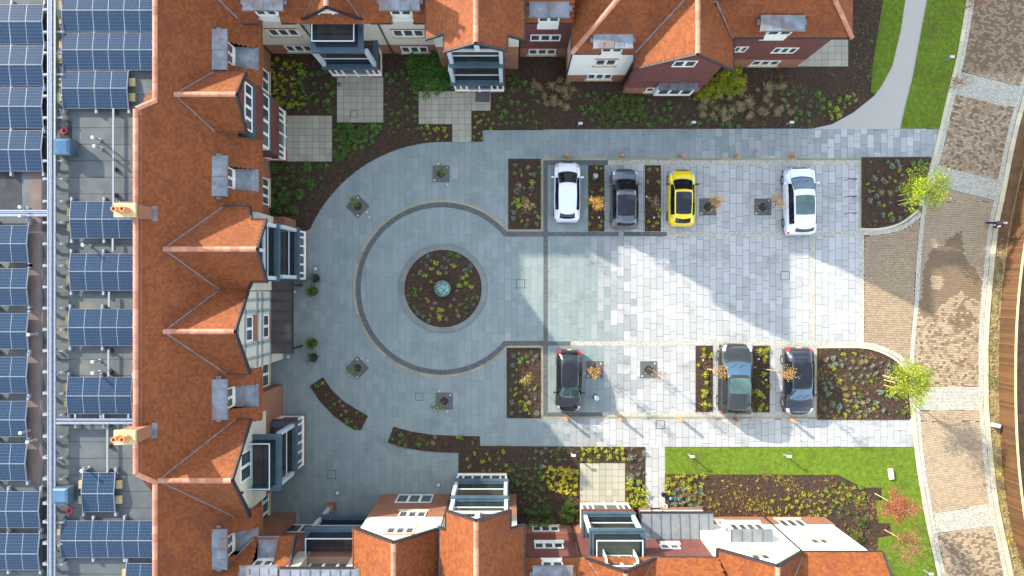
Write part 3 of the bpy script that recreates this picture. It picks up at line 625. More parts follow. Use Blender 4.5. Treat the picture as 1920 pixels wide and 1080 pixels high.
for v in range(4):
    m2 = MB(); n = 7; r0 = .155; vs = []
    for x, r in ((-.235, r0), (.20, r0 * .93), (.201, r0 * 1.08), (.235, r0 * 1.08)):
        for k in range(n): a = math.pi * (.06 + .88 * k / (n - 1)); vs.append((x, r * math.cos(a), r * math.sin(a) - .02))
    fs = [(i * n + k, i * n + k + 1, (i + 1) * n + k + 1, (i + 1) * n + k) for i in range(3) for k in range(n - 1)]
    m2.add(vs, fs, 0, v / 3.0); me = bpy.data.meshes.new('ridge_tile'); me.from_pydata(m2.v, [], m2.f)
    at = me.attributes.new('tone', 'FLOAT', 'FACE'); at.data.foreach_set('value', m2.t); me.materials.append(M['ridge_clay']); RT.append(me)
def ridge(parent, p0, p1):
    p0, p1 = Vector(p0), Vector(p1); d = p1 - p0; n = max(1, round(d.length / .47)); e = d.to_track_quat('X', 'Z').to_euler()
    for i in range(n): piece('ridge_tile', RT[int(rnd() * 4)], parent, p0 + d * ((i + .5) / n) + Vector((0, 0, .03)), e, (d.length / n / .47, 1, 1))
def window(parent, T, a, c, wd, ht, n=3, depth2=False, sill=None, head=None, recess=.06, mframe='white_paint'):
    """casement window on a wall: a = centre along the wall, c = sill height"""
    b = MB(T); fw = .07; x0, x1 = a - wd / 2, a + wd / 2; o = .045
    b.box(x0, x1, -.02, o, c, c + fw); b.box(x0, x1, -.02, o, c + ht - fw, c + ht)
    for k in range(n + 1):
        xc = x0 + (wd) * k / n; hw = fw / 2 if 0 < k < n else fw / 2; xx = min(max(xc, x0 + fw / 2), x1 - fw / 2); b.box(xx - hw, xx + hw, -.02, o + (.004 if 0 < k < n else .002), c + fw, c + ht - fw)
    for k in range(n):      # sash rails
        xa, xb = x0 + wd * k / n + fw * .6, x0 + wd * (k + 1) / n - fw * .6
        b.box(xa, xb, -.015, o - .012, c + fw, c + fw + .05); b.box(xa, xb, -.015, o - .012, c + ht - fw - .05, c + ht - fw)
        b.box(xa, xa + .045, -.015, o - .012, c + fw + .05, c + ht - fw - .05); b.box(xb - .045, xb, -.015, o - .012, c + fw + .05, c + ht - fw - .05)
    wn = b.build('window' if not depth2 else 'window_frame', mframe, parent); pp = parent if depth2 else wn
    for k in range(n):
        g = MB(T); xa, xb = x0 + wd * k / n + fw, x0 + wd * (k + 1) / n - fw; g.box(xa, xb, -.01, .012, c + fw, c + ht - fw); g.build('window_pane', 'window_glass', pp)
    if sill: g = MB(T); g.box(x0 - .12, x1 + .12, 0, .13, c - .10, c - .002); g.build('window_sill', sill, pp)
    if head: g = MB(T); g.box(x0 - .1, x1 + .1, -.01, .03, c + ht + .002, c + ht + .14); g.build('window_lintel', head, pp)
    return wn
def win_px(parent, x, y, d, dist, p0, p1, q0, q1, n=3, **k):
    """d = facing; dist = wall plane distance; p = screen span along the wall (px) at mid height, q = screen rows (py/px) of sill and head"""
    if d in 'SN':
        c0, c1 = zof(dist, 540 - q0), zof(dist, 540 - q1); zm = (c0 + c1) / 2; f = (H - zm) / FPX; X = ((p0 + p1) / 2 - 960) * f; W = abs(p1 - p0) * f
        T = face_T(0, dist, d); a = -X if d == 'S' else X
    else:
        c0, c1 = zof(dist, 960 - q0), zof(dist, 960 - q1); zm = (c0 + c1) / 2; f = (H - zm) / FPX; Y = (540 - (p0 + p1) / 2) * f; W = abs(p1 - p0) * f
        T = face_T(dist, 0, d); a = -Y if d == 'E' else Y
    return window(parent, T, a, c0, W, max(.5, c1 - c0), n, **k)
def deckboards(b, a0, a1, b0, b1, z, along='a', m=0):
    n = max(1, round((b1 - b0) / .145))
    for k in range(n): b.box(a0, a1, b0 + (b1 - b0) * k / n + .004, b0 + (b1 - b0) * (k + 1) / n - .004, z - .03, z, m, rnd())
def balcony(parent, T, a0, a1, d, z, zpost=None, deckm='deck_dark', side=.28, posts=(True, True), th=.36, rail=1.08, top=False):
    """metal edged balcony: deck from the wall (b=0) out to b=d at height z"""
    m = MB(T); e = side
    m.box(a0, a1, d - e, d, z - th, z); m.box(a0, a0 + e, 0, d - e - .002, z - th, z); m.box(a1 - e, a1, 0, d - e - .002, z - th, z)
    m.box(a0 - .04, a1 + .04, d - .10, d + .04, z + .002, z + .05); m.box(a0 - .04, a0 + .06, 0, d - .102, z + .002, z + .05); m.box(a1 - .06, a1 + .04, 0, d - .102, z + .002, z + .05)
    m.box(a0 + e, a1 - e, 0, d - e, z - th + .02, z - .14)
    bal = m.build('balcony', 'metal_blue', parent)
    dk = MB(T); deckboards(dk, a0 + e + .005, a1 - e - .005, .01, d - e - .01, z - .06); dk.build('deck', deckm, bal)
    gz = z + rail; ga0, ga1, gb = a0 + e + .04, a1 - e - .04, d - e - .04
    n = 3
    for k in range(n):
        g = MB(T); g.box(ga0 + (ga1 - ga0) * k / n + .02, ga0 + (ga1 - ga0) * (k + 1) / n - .02, gb - .008, gb + .008, z - .02, gz - .03); g.build('glass_panel', 'balustrade_glass', bal)
    if top:
        for a in (ga0, ga1): g = MB(T); g.box(a - .008, a + .008, .05, gb - .03, z - .02, gz - .03); g.build('glass_panel', 'balustrade_glass', bal)
    h = MB(T); h.box(ga0 - .03, ga1 + .03, gb - .03, gb + .03, gz - .03, gz + .02)
    if top: h.box(ga0 - .03, ga0 + .03, .03, gb - .032, gz - .03, gz + .02); h.box(ga1 - .03, ga1 + .03, .03, gb - .032, gz - .03, gz + .02)
    h.build('handrail', 'white_plastic', bal)
    if zpost:
        for a, on in ((a0 + .16, posts[0]), (a1 - .16, posts[1])):
            if on: p = MB(T); p.box(a - .11, a + .11, d - .40, d - .12, z + .052, zpost - .004); p.build('post', 'post_grey', bal)
    return bal
def bay(parent, T, a0, a1, D, door=True, ztop=2.78):
    """ground floor bay: brick plinth, white glazing, tile hung band, D deep"""
    m = MB(T); g = .85; c = (a0 + a1) / 2
    if door: m.box(a0, c - g, 0, D, -.06, .52, 0); m.box(c + g, a1, 0, D, -.06, .52, 0)
    else: m.box(a0, a1, 0, D, -.06, .52, 0)
    m.box(a0 + .06, a1 - .06, 0, D - .12, .522, 2.14, 2); m.box(a0 - .10, a1 + .10, 0, D + .10, 2.14, ztop - .34, 1)
    m.box(a0 - .02, a1 + .02, 0, D + .04, .522, .60, 3)
    if door: m.box(c - g + .002, c + g - .002, D - .5, D - .14, -.05, .52, 2)
    bb = m.build('bay', ['brick', 'tile_hung', 'black_trim', 'white_paint'], parent)
    f = MB(T); o0, o1 = D - .12, D - .03
    cols = [a0 + .04, a0 + .42] + ([c - g, c - .0, c + g] if door else [c - .62, c, c + .62]) + [a1 - .42, a1 - .04]
    for i, x in enumerate(cols): zb = -.04 if (door and 1 < i < 5) else .60; f.box(x - .06, x + .06, o0, o1 + .004, zb, 2.13)
    f.box(a0 + .04, a1 - .04, o0, o1, 2.03, 2.135); f.box(a0 + .04, c - g, o0, o1, .602, .70); f.box(c + g, a1 - .04, o0, o1, .602, .70)
    if door: f.box(c - g, c + g, o0, o1 + .05, -.045, .03)
    else: f.box(c - g, c + g, o0, o1, .602, .70)
    for s in (a0 + .02, a1 - .02): f.box(s - .035, s + .035, 0, D - .06, .60, .70); f.box(s - .035, s + .035, 0, D - .06, 2.03, 2.13); f.box(s - .035, s + .035, .02, .3, .70, 2.03)
    f.build('window_frame', 'white_paint', bb)
    for i in range(len(cols) - 1):
        zb = .02 if (door and i in (2, 3)) else .70; p = MB(T); p.box(cols[i] + .10, cols[i + 1] - .10, o0 + .01, o1 - .02, zb, 2.03); p.build('window_pane', 'window_glass', bb)
    return bb
def gutter(parent, pts, r=.06, name='gutter'): b = MB(); b.tube(pts, r, 6); return b.build(name, 'black_trim', parent)
def dormer_lead(parent, T, a, zt, W=2.35, D=.78, dark=False, seam=3):
    m = MB(T); m.box(a - W / 2, a + W / 2, -D, .12, zt - .16, zt); m.box(a - W / 2 - .03, a + W / 2 + .03, .10, .15, zt - .2, zt + .012)
    for s in (-1, 1): m.box(a + s * (W / 2) , a + s * (W / 2 + .16), -D * .75, -D * .35, zt - .26, zt - .16)
    o = m.build('lead_roof', 'lead', parent)
    for k in range(1, seam + 1): xx = a - W / 2 + W * k / (seam + 1); q = MB(T); q.box(xx - .025, xx + .025, (-D + .03) if k == (seam + 1) // 2 else -D * .35, .10 if k == (seam + 1) // 2 else .0, zt + .002, zt + .04); q.build('lead_roll', 'lead', o)
    return o
def inset_dormer(parent, T, a, zt, zs, Dr, apron, W=1.2, WR=2.35):
    """dormer cut into the slope: T at the window plane; apron = (length, drop)"""
    d = MB(T); d.box(a - W / 2 - .1, a + W / 2 + .1, -1.3, -.01, zs - .1, zt - .165)
    d.add([(a - W / 2 - .08, 0, zs), (a + W / 2 + .08, 0, zs), (a + W / 2 + .08, apron[0], zs - apron[1]), (a - W / 2 - .08, apron[0], zs - apron[1])], [(0, 1, 2, 3)], 1)
    sl = apron[2]
    for s in (-1, 1):
        x = a + s * (W / 2 + .09); d.add([(x, 0, zs - .05), (x, apron[0], zs - apron[1] - .05), (x, 0, sl + .01)], [(0, 1, 2)] if s > 0 else [(2, 1, 0)], 0)
        d.add([(x, 0, zs - .05), (x, apron[0], zs - apron[1] - .05), (x, 0, sl + .01)], [(2, 1, 0)] if s > 0 else [(0, 1, 2)], 0)
    d.box(a - W / 2 - .08, a + W / 2 + .08, apron[0] - .02, apron[0] + .16, zs - apron[1] - .05, zs - apron[1] + .015, 1)
    o = d.build('dormer', ['black_trim', 'lead'], parent)
    window(o, T, a, zs + .28, W, zt - zs - .46, 2, depth2=True); q = MB(T); q.box(a - W / 2, a + W / 2, -.01, .05, zs + .01, zs + .28); q.build('apron_panel', 'white_paint', o)
    dormer_lead(o, T, a, zt, WR, Dr); return o
def flush_dormer(parent, T, a, zt, zb, W=1.3, WR=2.35, D=.78):
    d = MB(T); d.box(a - W / 2, a + W / 2, -1.4, .03, zb, zt - .165); o = d.build('dormer', 'white_paint', parent)
    T2 = T @ Matrix.Translation((0, .03, 0)); window(o, T2, a, zt - 1.05, W - .06, .86, 2, depth2=True); dormer_lead(o, T, a, zt, WR, D); return o
# plane helpers (position of each roof slope at height z)
def PX(z): return -8.4 - 1.066 * z
def PYT(z): return 15.85 + 1.066 * (z - 7.25)
def PYD(z): return 14.13 + 1.066 * (z - 6.9)
def PYF(z): return 15.06 + 1.066 * (z - 6.9)
def PYB(z): return -16.15 - 1.066 * (z - 7.25)
def PYA(z): return -15.0 - 1.12 * (z - 6.6)
def PYH(z): return -15.75 - 1.066 * (z - 7.4)
def wall(b, T, a0, a1, z0, z1, th=.3, m=0): b.box(a0, a1, -th, 0, z0, z1, m)

# ================================================================ LEFT RANGE (faces east)
LR = thing('apartment_building', 'long brick apartment range with steep orange tiled roof beside the flat solar roof', 'building', (-20, 0, 0))
R_ = Roof()
EX, EZ = -15.25, 6.42; z1, z2 = 11.25, 10.57
Y1, Y2 = (540 - 205) * (H - z1) / FPX, (540 - 888) * (H - z1) / FPX
dorm_y = [14.0, None, 6.6, -6.15, -14.2]; HO = []
DL = [(540 - 110) * .87 / 27, (540 - 338) * .87 / 27, (540 - 741) * .87 / 27, (540 - 1011) * .87 / 27]
for yc in DL:
    HO.append([(PX(z), y, z) for z, y in ((7.79, yc - .68), (7.79, yc + .68), (6.66, yc + .68), (6.66, yc - .68))])
NX = -16.35; NZ = (-8.4 - NX) / 1.066; eav = [(EX, -30, EZ)]
for ya_, yb_ in ((-13.3, -8.05), (-4.85, 4.62), (9.0, 12.25)): eav += [(EX, ya_, EZ), (NX, ya_, NZ), (NX, yb_, NZ), (EX, yb_, EZ)]
R_.face(eav + [(EX, 30, EZ), (PX(z2), 30, z2), (PX(z2), Y1 + .65, z2), (PX(z1), Y1, z1), (PX(z1), Y2, z1), (PX(z2), Y2 - .65, z2), (PX(z2), -30, z2)], HO)
# small return slopes at the two steps of the ridge
for s, Y in ((1, Y1), (-1, Y2)):
    A = (PX(z1), Y, z1); B = (PX(z2), Y + s * .65, z2); Cc = (PX(z2), Y + s * 1.25, 10.25); Dd = (PX(z1) + .35, Y + s * 1.25, 10.25)
    R_.face([A, B, Cc, Dd])
    R_.face([A, Dd, (PX(z1) - .1, Y, 10.25)], tiles=False)
# gables
def gableE(xf, ya, za, yt, zt, yb, zb, ridge_z=None):
    """east facing gable: apex (xf,ya,za), upper eave corner (xf,yt,zt), lower eave corner (xf,yb,zb)"""
    R_.face([(xf, ya, za), (xf, yt, zt), (PX(zt) , yt, zt), (PX(za), ya, za)]); R_.face([(xf, ya, za), (PX(za), ya, za), (PX(zb), yb, zb), (xf, yb, zb)])
    for y, z in ((yt, zt), (yb, zb)):
        R_.edge((xf + .03, ya, za - .02), (xf + .03, y, z - .02), .08, .26); R_.valley((PX(za), ya, za), (PX(z), y, z), .08); R_.edge((xf, y, z), (PX(z), y, z), .10, .08)
gableE(-15.49, 10.87, 9.9, 12.55, 8.42, 9.12, 8.35)
# second gable: stepped
a2 = (-14.2, 2.16, 10.3)
R_.face([a2, (-14.2, 3.95, 8.73), (-15.05, 3.95, 8.73), (-15.4, 4.79, 8.0), (PX(8.0), 4.79, 8.0), (PX(10.3), 2.16, 10.3)])
R_.face([a2, (PX(10.3), 2.16, 10.3), (PX(8.15), -.10, 8.15), (-15.4, -.10, 8.15), (-15.05, .35, 8.6), (-14.2, .35, 8.6)])
for p, q in (((-14.17, 2.16, 10.28), (-14.17, 3.97, 8.70)), ((-14.17, 2.16, 10.28), (-14.17, .33, 8.58)), ((-14.2, 3.97, 8.72), (-15.05, 3.97, 8.72)), ((-15.05, 3.97, 8.7), (-15.38, 4.8, 7.98)), ((-15.4, 4.8, 8.0), (PX(8), 4.8, 8.0)), ((-14.2, .34, 8.6), (-15.05, .34, 8.6)), ((-15.05, .34, 8.58), (-15.4, -.1, 8.15))): R_.edge(p, q, .09, .2)
R_.valley((PX(10.3), 2.16, 10.3), (PX(8), 4.79, 8)); R_.valley((PX(10.3), 2.16, 10.3), (PX(8.15), -.1, 8.15))
# third gable (timber framed) and fourth
R_.face([(-15.43, -2.42, 10.3), (-15.43, -.16, 8.2), (PX(8.2), -.16, 8.2), (PX(10.3), -2.42, 10.3)])
R_.face([(-15.43, -2.42, 10.3), (PX(10.3), -2.42, 10.3), (PX(7.9), -5.03, 7.9), (-15.43, -5.03, 7.9)])
for y, z in ((-.16, 8.2), (-5.03, 7.9)): R_.edge((-15.4, -2.42, 10.28), (-15.4, y, z - .02), .08, .26); R_.valley((PX(10.3), -2.42, 10.3), (PX(z), y, z), .12)
R_.edge((-15.43, -5.04, 7.9), (PX(7.9), -5.04, 7.9), .1, .08)
R_.flash.box(PX(8.1), -15.4, -.22, -.04, 8.02, 8.14)
gableE(-15.52, -10.66, 10.5, -7.80, 7.5, -13.55, 7.55)
r = R_.build(LR, [((PX(z2) - .05, 30, z2), (PX(z2) - .05, Y1 + .65, z2)), ((PX(z2), Y1 + .65, z2), (PX(z1) - .05, Y1, z1)), ((PX(z1) - .05, Y1, z1), (PX(z1) - .05, Y2, z1)), ((PX(z1) - .05, Y2, z1), (PX(z2), Y2 - .65, z2)), ((PX(z2) - .05, Y2 - .65, z2), (PX(z2) - .05, -30, z2)),
    ((PX(9.9), 10.87, 9.9), (-15.49, 10.87, 9.9)), ((PX(10.3), 2.16, 10.3), (-14.2, 2.16, 10.3)), ((PX(10.3), -2.42, 10.3), (-15.43, -2.42, 10.3)), ((PX(10.5), -10.66, 10.5), (-15.52, -10.66, 10.5))])
# walls
b = MB(face_T(0, 0, 'E').inverted().inverted()); b.T = None
WX = -16.74
b.box(WX - .3, WX, -30, 30, -.06, 6.2, 0)
b.box(-20.3, -16.9, -30, 30, 6.0, 6.1, 0)
b.box(PX(z1), PX(z1) + .2, Y2, Y1, 5, 11.2, 0)
def gwallE(X, pts, mm):   # gable wall from outline (y,z), .25 thick
    n = len(pts); vs = [(X, y, z) for y, z in pts] + [(X - .6, y, z) for y, z in pts]
    b.add(vs, [list(range(n)), list(range(n, 2 * n))[::-1]] + [(i, n + i, n + (i + 1) % n, (i + 1) % n) for i in range(n)], mm)
gwallE(-15.65, [(9.3, 2.75), (12.4, 2.75), (12.4, 8.35), (10.87, 9.75), (9.3, 8.35)], 1)
gwallE(-15.75, [(-.15, 5.0), (-.15, 2.5), (4.7, 2.5), (4.7, 7.95), (2.16, 10.1), (-.15, 8.1)], 2)
gwallE(-15.755, [(-.2, 2.5), (-.2, -.06), (4.72, -.06), (4.72, 2.5)], 0)
gwallE(-15.85, [(-4.95, 2.7), (-.2, 2.7), (-.2, 8.1), (-2.42, 10.15), (-4.95, 7.8)], 2)
gwallE(-16.0, [(-4.6, -.06), (-.2, -.06), (-.2, 2.7), (-4.6, 2.7)], 0)
gwallE(-15.9, [(-13.45, 3.6), (-7.9, 3.6), (-7.9, 7.35), (-10.66, 10.3), (-13.45, 7.4)], 2)
gwallE(-15.9, [(-13.45, -.06), (-7.9, -.06), (-7.9, 3.598), (-13.45, 3.598)], 0)
b.box(-15.92, -20.5, -13.44, -7.91, 0, 7.3, 2); b.box(-15.78, -20, -.15, 4.68, 0, 7.8, 2); b.box(-15.9, -20, -4.93, -.22, 0, 7.6, 2)
build_split(b, 'wall', ['brick', 'tile_hung', 'render_cream'], LR)
# windows in the recessed ground floor wall
for y0, y1 in ((132, 190), (334, 384), (678, 748), (918, 984)):
    win_px(LR, 0, 0, 'E', WX, y0, y1, 503.5, 491, 3, sill='stone_sill')
# first bay with gable: three storeys of glazing and tile hanging
T = face_T(-15.62, 0, 'E')
bb = bay(LR, T, -12.15, -8.78, .02 + .0, True) if False else None
T0 = face_T(-16.74, 0, 'E'); bb = bay(LR, T0, -12.15, -8.80, 1.14, True, 2.62)
m = MB(); m.box(-16.7, -15.52, 8.75, 12.35, 2.3, 3.85, 0); m.box(-16.7, -15.60, 8.85, 12.25, 3.85, 5.3, 1); m.box(-16.7, -15.50, 8.95, 12.3, 5.3, 6.85, 0)
m.box(-16.7, -15.49, 8.8, 12.3, 3.86, 3.94, 2); m.box(-16.7, -15.48, 8.98, 12.26, 6.852, 6.9, 2)
tb = m.build('oriel', ['tile_hung', 'white_paint', 'metal_blue'], LR)
window(tb, face_T(-15.59, 0, 'E'), -10.55, 4.0, 3.3, 1.25, 4, depth2=True)
window(LR, face_T(-15.62, 0, 'E'), -10.7, 7.0, 2.75, 1.25, 4)
for yc in DL: inset_dormer(LR, face_T(-16.7, 0, 'E'), -yc, 8.5, 6.9, .80, (1.2, .24, 7.79))
# tower under the second gable
T2 = face_T(-15.75, 0, 'E')
bay(LR, T2, -3.85, -.60, 1.55, False); balcony(LR, T2, -3.95, -.55, 1.75, 2.85, 5.75); balcony(LR, T2, -3.95, -.45, 1.45, 6.1, 8.65)
g = MB(); g.box(-14.42, -14.30, .45, 3.9, 8.55, 8.7); g.box(-14.42, -14.30, 2.06, 2.26, 8.7, 10.0); g.build('gable_truss', 'post_grey', LR)
g = MB(); g.add([(-14.6, .6, 8.7), (-14.6, 3.75, 8.7), (-14.6, 2.16, 10.05)], [(0, 1, 2)]); g.build('gable_panel', 'render_cream', LR)
# timber frame of the third gable: each beam its own piece
TT = face_T(-15.85, 0, 'E'); ysl = lambda z, s: (-2.42 + (10.15 - z) / 2.05 * 2.22 if s > 0 else -2.42 - (10.15 - z) / 2.35 * 2.53)
def beam(y0, z0_, y1, z1_, wd=.17):
    g = MB(); g.bar((-15.82, y0, z0_), (-15.82, y1, z1_), wd, .09, up=Vector((1, 0, 0))); g.build('timber_beam', 'timber_grey', LR)
for z in (2.95, 4.55, 5.45): beam(-4.9, z, -.25, z)
for y, zt in ((-4.3, 8.1), (-3.45, 8.9), (-1.45, 8.9), (-.75, 8.2)):
    beam(y, 2.7, y, zt)
beam(-4.3, 7.55, -.5, 7.55); beam(-2.42, 8.75, -2.42, 9.95); beam(-3.6, 8.75, -1.3, 8.75)
T3 = face_T(-15.84, 0, 'E')
window(LR, T3, 2.45, 3.25, 1.5, 1.15, 2); window(LR, T3, 2.45, 6.3, 1.5, 1.15, 2)
g = MB(); g.box(-15.84, -15.76, -3.25, -1.65, 2.72, 3.2); g.build('tile_panel', 'brick', LR); g = MB(); g.box(-15.84, -15.76, -3.25, -1.65, 5.6, 6.25); g.build('tile_panel', 'brick', LR)
# entrance canopy, dark standing seam metal
g = MB(); zc = 2.75; x0c, x1c = -15.98, w(547, 0, zc).x; y0c, y1c = w(0, 662, zc).y, w(0, 526, zc).y
g.add([(x0c, y0c, zc + .25), (x1c, y0c, zc), (x1c, y1c, zc), (x0c, y1c, zc + .25), (x0c, y0c, zc + .05), (x1c, y0c, zc - .2), (x1c, y1c, zc - .2), (x0c, y1c, zc + .05)], [(0, 1, 2, 3), (7, 6, 5, 4), (0, 4, 5, 1), (1, 5, 6, 2), (2, 6, 7, 3)])
can = g.build('entrance_canopy', 'deck_dark', LR)
for k in range(8): yy = y0c + (y1c - y0c) * k / 7; g = MB(); g.bar((x0c, yy, zc + .28), (x1c, yy, zc + .03), .04, .05); g.build('standing_seam', 'deck_dark', can)
g = MB(); g.box(x1c, x1c + .10, y0c - .05, y1c + .05, zc - .14, zc + .02); g.build('gutter', 'black_trim', can)
for yy in (y0c + .25, y1c - .3): g = MB(); g.box(x1c - .2, x1c - .05, yy - .07, yy + .07, -.02, zc - .21); g.build('canopy_post', 'black_trim', can)
# fourth gable tower with open top balcony
T4 = face_T(-15.9, 0, 'E')
bay(LR, T4, 8.80, 12.15, 1.57, False); balcony(LR, T4, 8.85, 12.3, 1.75, 2.85, 5.75); balcony(LR, T4, 9.0, 12.35, 1.72, 6.15, None, top=True)
window(LR, face_T(-15.9, 0, 'E'), 10.6, 6.4, 1.75, 1.75, 2, recess=0)
for s in (9.2, 12.0): g = MB(T4); g.box(s - .06, s + .06, 0, .14, 8.0, 8.12); g.build('wall_lamp', 'black_trim', LR)
gutter(LR, [(EX - .02, -15.3, EZ - .03), (EX - .02, -13.6, EZ - .03)], .07); gutter(LR, [(EX - .02, -7.7, EZ - .03), (EX - .02, -5.1, EZ - .03)], .07); gutter(LR, [(EX - .02, 4.8, EZ - .03), (EX - .02, 8.9, EZ - .03)], .07); gutter(LR, [(EX - .02, 12.5, EZ - .03), (EX - .02, 15.9, EZ - .03)], .07)
b = MB(); b.box(-16.74, -15.9, -7.9, -6.7, -.06, 6.0, 0); b.box(-16.74, -15.0, 3.9, 4.7, -.06, 2.6, 0); build_split(b, 'wall', 'brick', LR)
# chimneys
def chimney(yc):
    xr = -19.83; b = MB(); b.box(xr - 1.0, xr, yc - .33, yc + .33, 8.5, 12.5); ch = b.build('chimney', 'brick', LR)
    b = MB(); b.box(xr - 1.08, xr + .05, yc - .38, yc + .38, 12.5, 12.66); b.build('chimney_cap', 'chimney_cap', ch)
    b = MB(); b.box(xr + .002, xr + .22, yc - .42, yc + .42, 10.45, 10.75); b.build('flashing', 'lead', ch)
    for x in (xr - .78, xr - .35):
        b = MB(); b.lathe((x, yc, 12.66), [(.16, 0), (.16, .08), (.135, .1), (.125, .5), (.15, .52), (.15, .6), (.09, .6), (.08, .45)], 14); b.build('chimney_pot', 'terracotta', ch, smooth=False)
chimney(4.1); chimney(-7.85)

# ================================================================ FLAT ROOF with solar arrays
FZ = 10.2
FR = thing('flat_roof_block', 'grey felt flat roof covered in solar panels along the left edge', 'building', (-30, 0, 0))
b = MB(); b.box(-60, PX(z1) + .1, -34, 34, FZ - .3, FZ, 0); b.box(PX(z1) + .1, PX(z2) + .1, Y1 + .3, 34, FZ - .3, FZ - .001, 0); b.box(PX(z1) + .1, PX(z2) + .1, -34, Y2 - .3, FZ - .3, FZ - .001, 0)
build_split(b, 'roof', 'flat_roof', FR); b = MB(); b.box(-60, -20.6, -34, 34, -.06, FZ - .3, 0); b.build('wall', 'brick', FR)
def fr(px, py, z=FZ): return w(px, py, z)
def rect(b, x0, y0, x1, y1, za, zb, m=0): p = fr(x0, y1); q = fr(x1, y0); b.box(p.x, q.x, p.y, q.y, za, zb, m)
b = MB(); rect(b, 55, 322, 78, 452, FZ + .004, FZ + .012); rect(b, 53, 452, 77, 905, FZ + .004, FZ + .0122); build_split(b, 'brown_membrane', 'roof_brown', FR)
b = MB(); rect(b, 80, -60, 93, 1140, FZ + .004, FZ + .016); rect(b, 0, 322, 40, 395, FZ + .004, FZ + .0165); rect(b, 113, 226, 135, 260, FZ + .004, FZ + .0125); build_split(b, 'walkway_membrane', 'roof_black', FR)
b = MB()
for py in range(-40, 1130, 31): rect(b, 108, py, 290 if not 200 < py < 890 else 257, py + .7, FZ + .002, FZ + .008)
build_split(b, 'felt_lap', 'roof_black', FR)
def panelmesh():
    L, Wd = 1.80, 1.06; b = MB(); fw = .013
    b.box(-L / 2 + fw, L / 2 - fw, -Wd / 2 + fw, Wd / 2 - fw, -.02, .0, 0)
    b.box(-L / 2, L / 2, -Wd / 2, -Wd / 2 + fw, -.035, .006, 1); b.box(-L / 2, L / 2, Wd / 2 - fw, Wd / 2, -.035, .006, 1)
    b.box(-L / 2, -L / 2 + fw, -Wd / 2 + fw, Wd / 2 - fw, -.035, .006, 1); b.box(L / 2 - fw, L / 2, -Wd / 2 + fw, Wd / 2 - fw, -.035, .006, 1); b.box(-.014, .014, -Wd / 2 + fw, Wd / 2 - fw, -.01, .004, 1)
    me = bpy.data.meshes.new('solar_panel'); me.from_pydata(b.v, [], b.f); me.polygons.foreach_set('material_index', b.m); me.materials.append(M['solar_cells']); me.materials.append(M['panel_frame']); return me
PM = panelmesh()
ZA = FZ + .38
ARR = [(-44, 80, 7, 41, 82), (-44, 80, 84, 122, 161), (-44, 79, 163, 200, 240), (-44, 78, 243, 281, 321),
       (-10, 51, 422, 457, 492), (-10, 51, 503, 540, 573), (-10, 51, 587, 622, 655), (-10, 50, 669, 706, 738), (-11, 49, 752, 787, 820), (-11, 48, 832, 869, 902), (-49, 73, 922, 958, 991), (-49, 72, 1001, 1038, 1070),
       (116, 291, -16, 20, 58), (116, 291, 60, 94, 131), (116, 239, 132, 166, 203), (131, 253, 377, 411, 447), (130, 252, 475, 509, 545), (128, 250, 579, 614, 649), (125, 247, 707, 742, 777), (153, 214, 886, 925, 961), (113, 289, 977, 1013, 1047), (235, 289, 1057, 1093, 1128)]
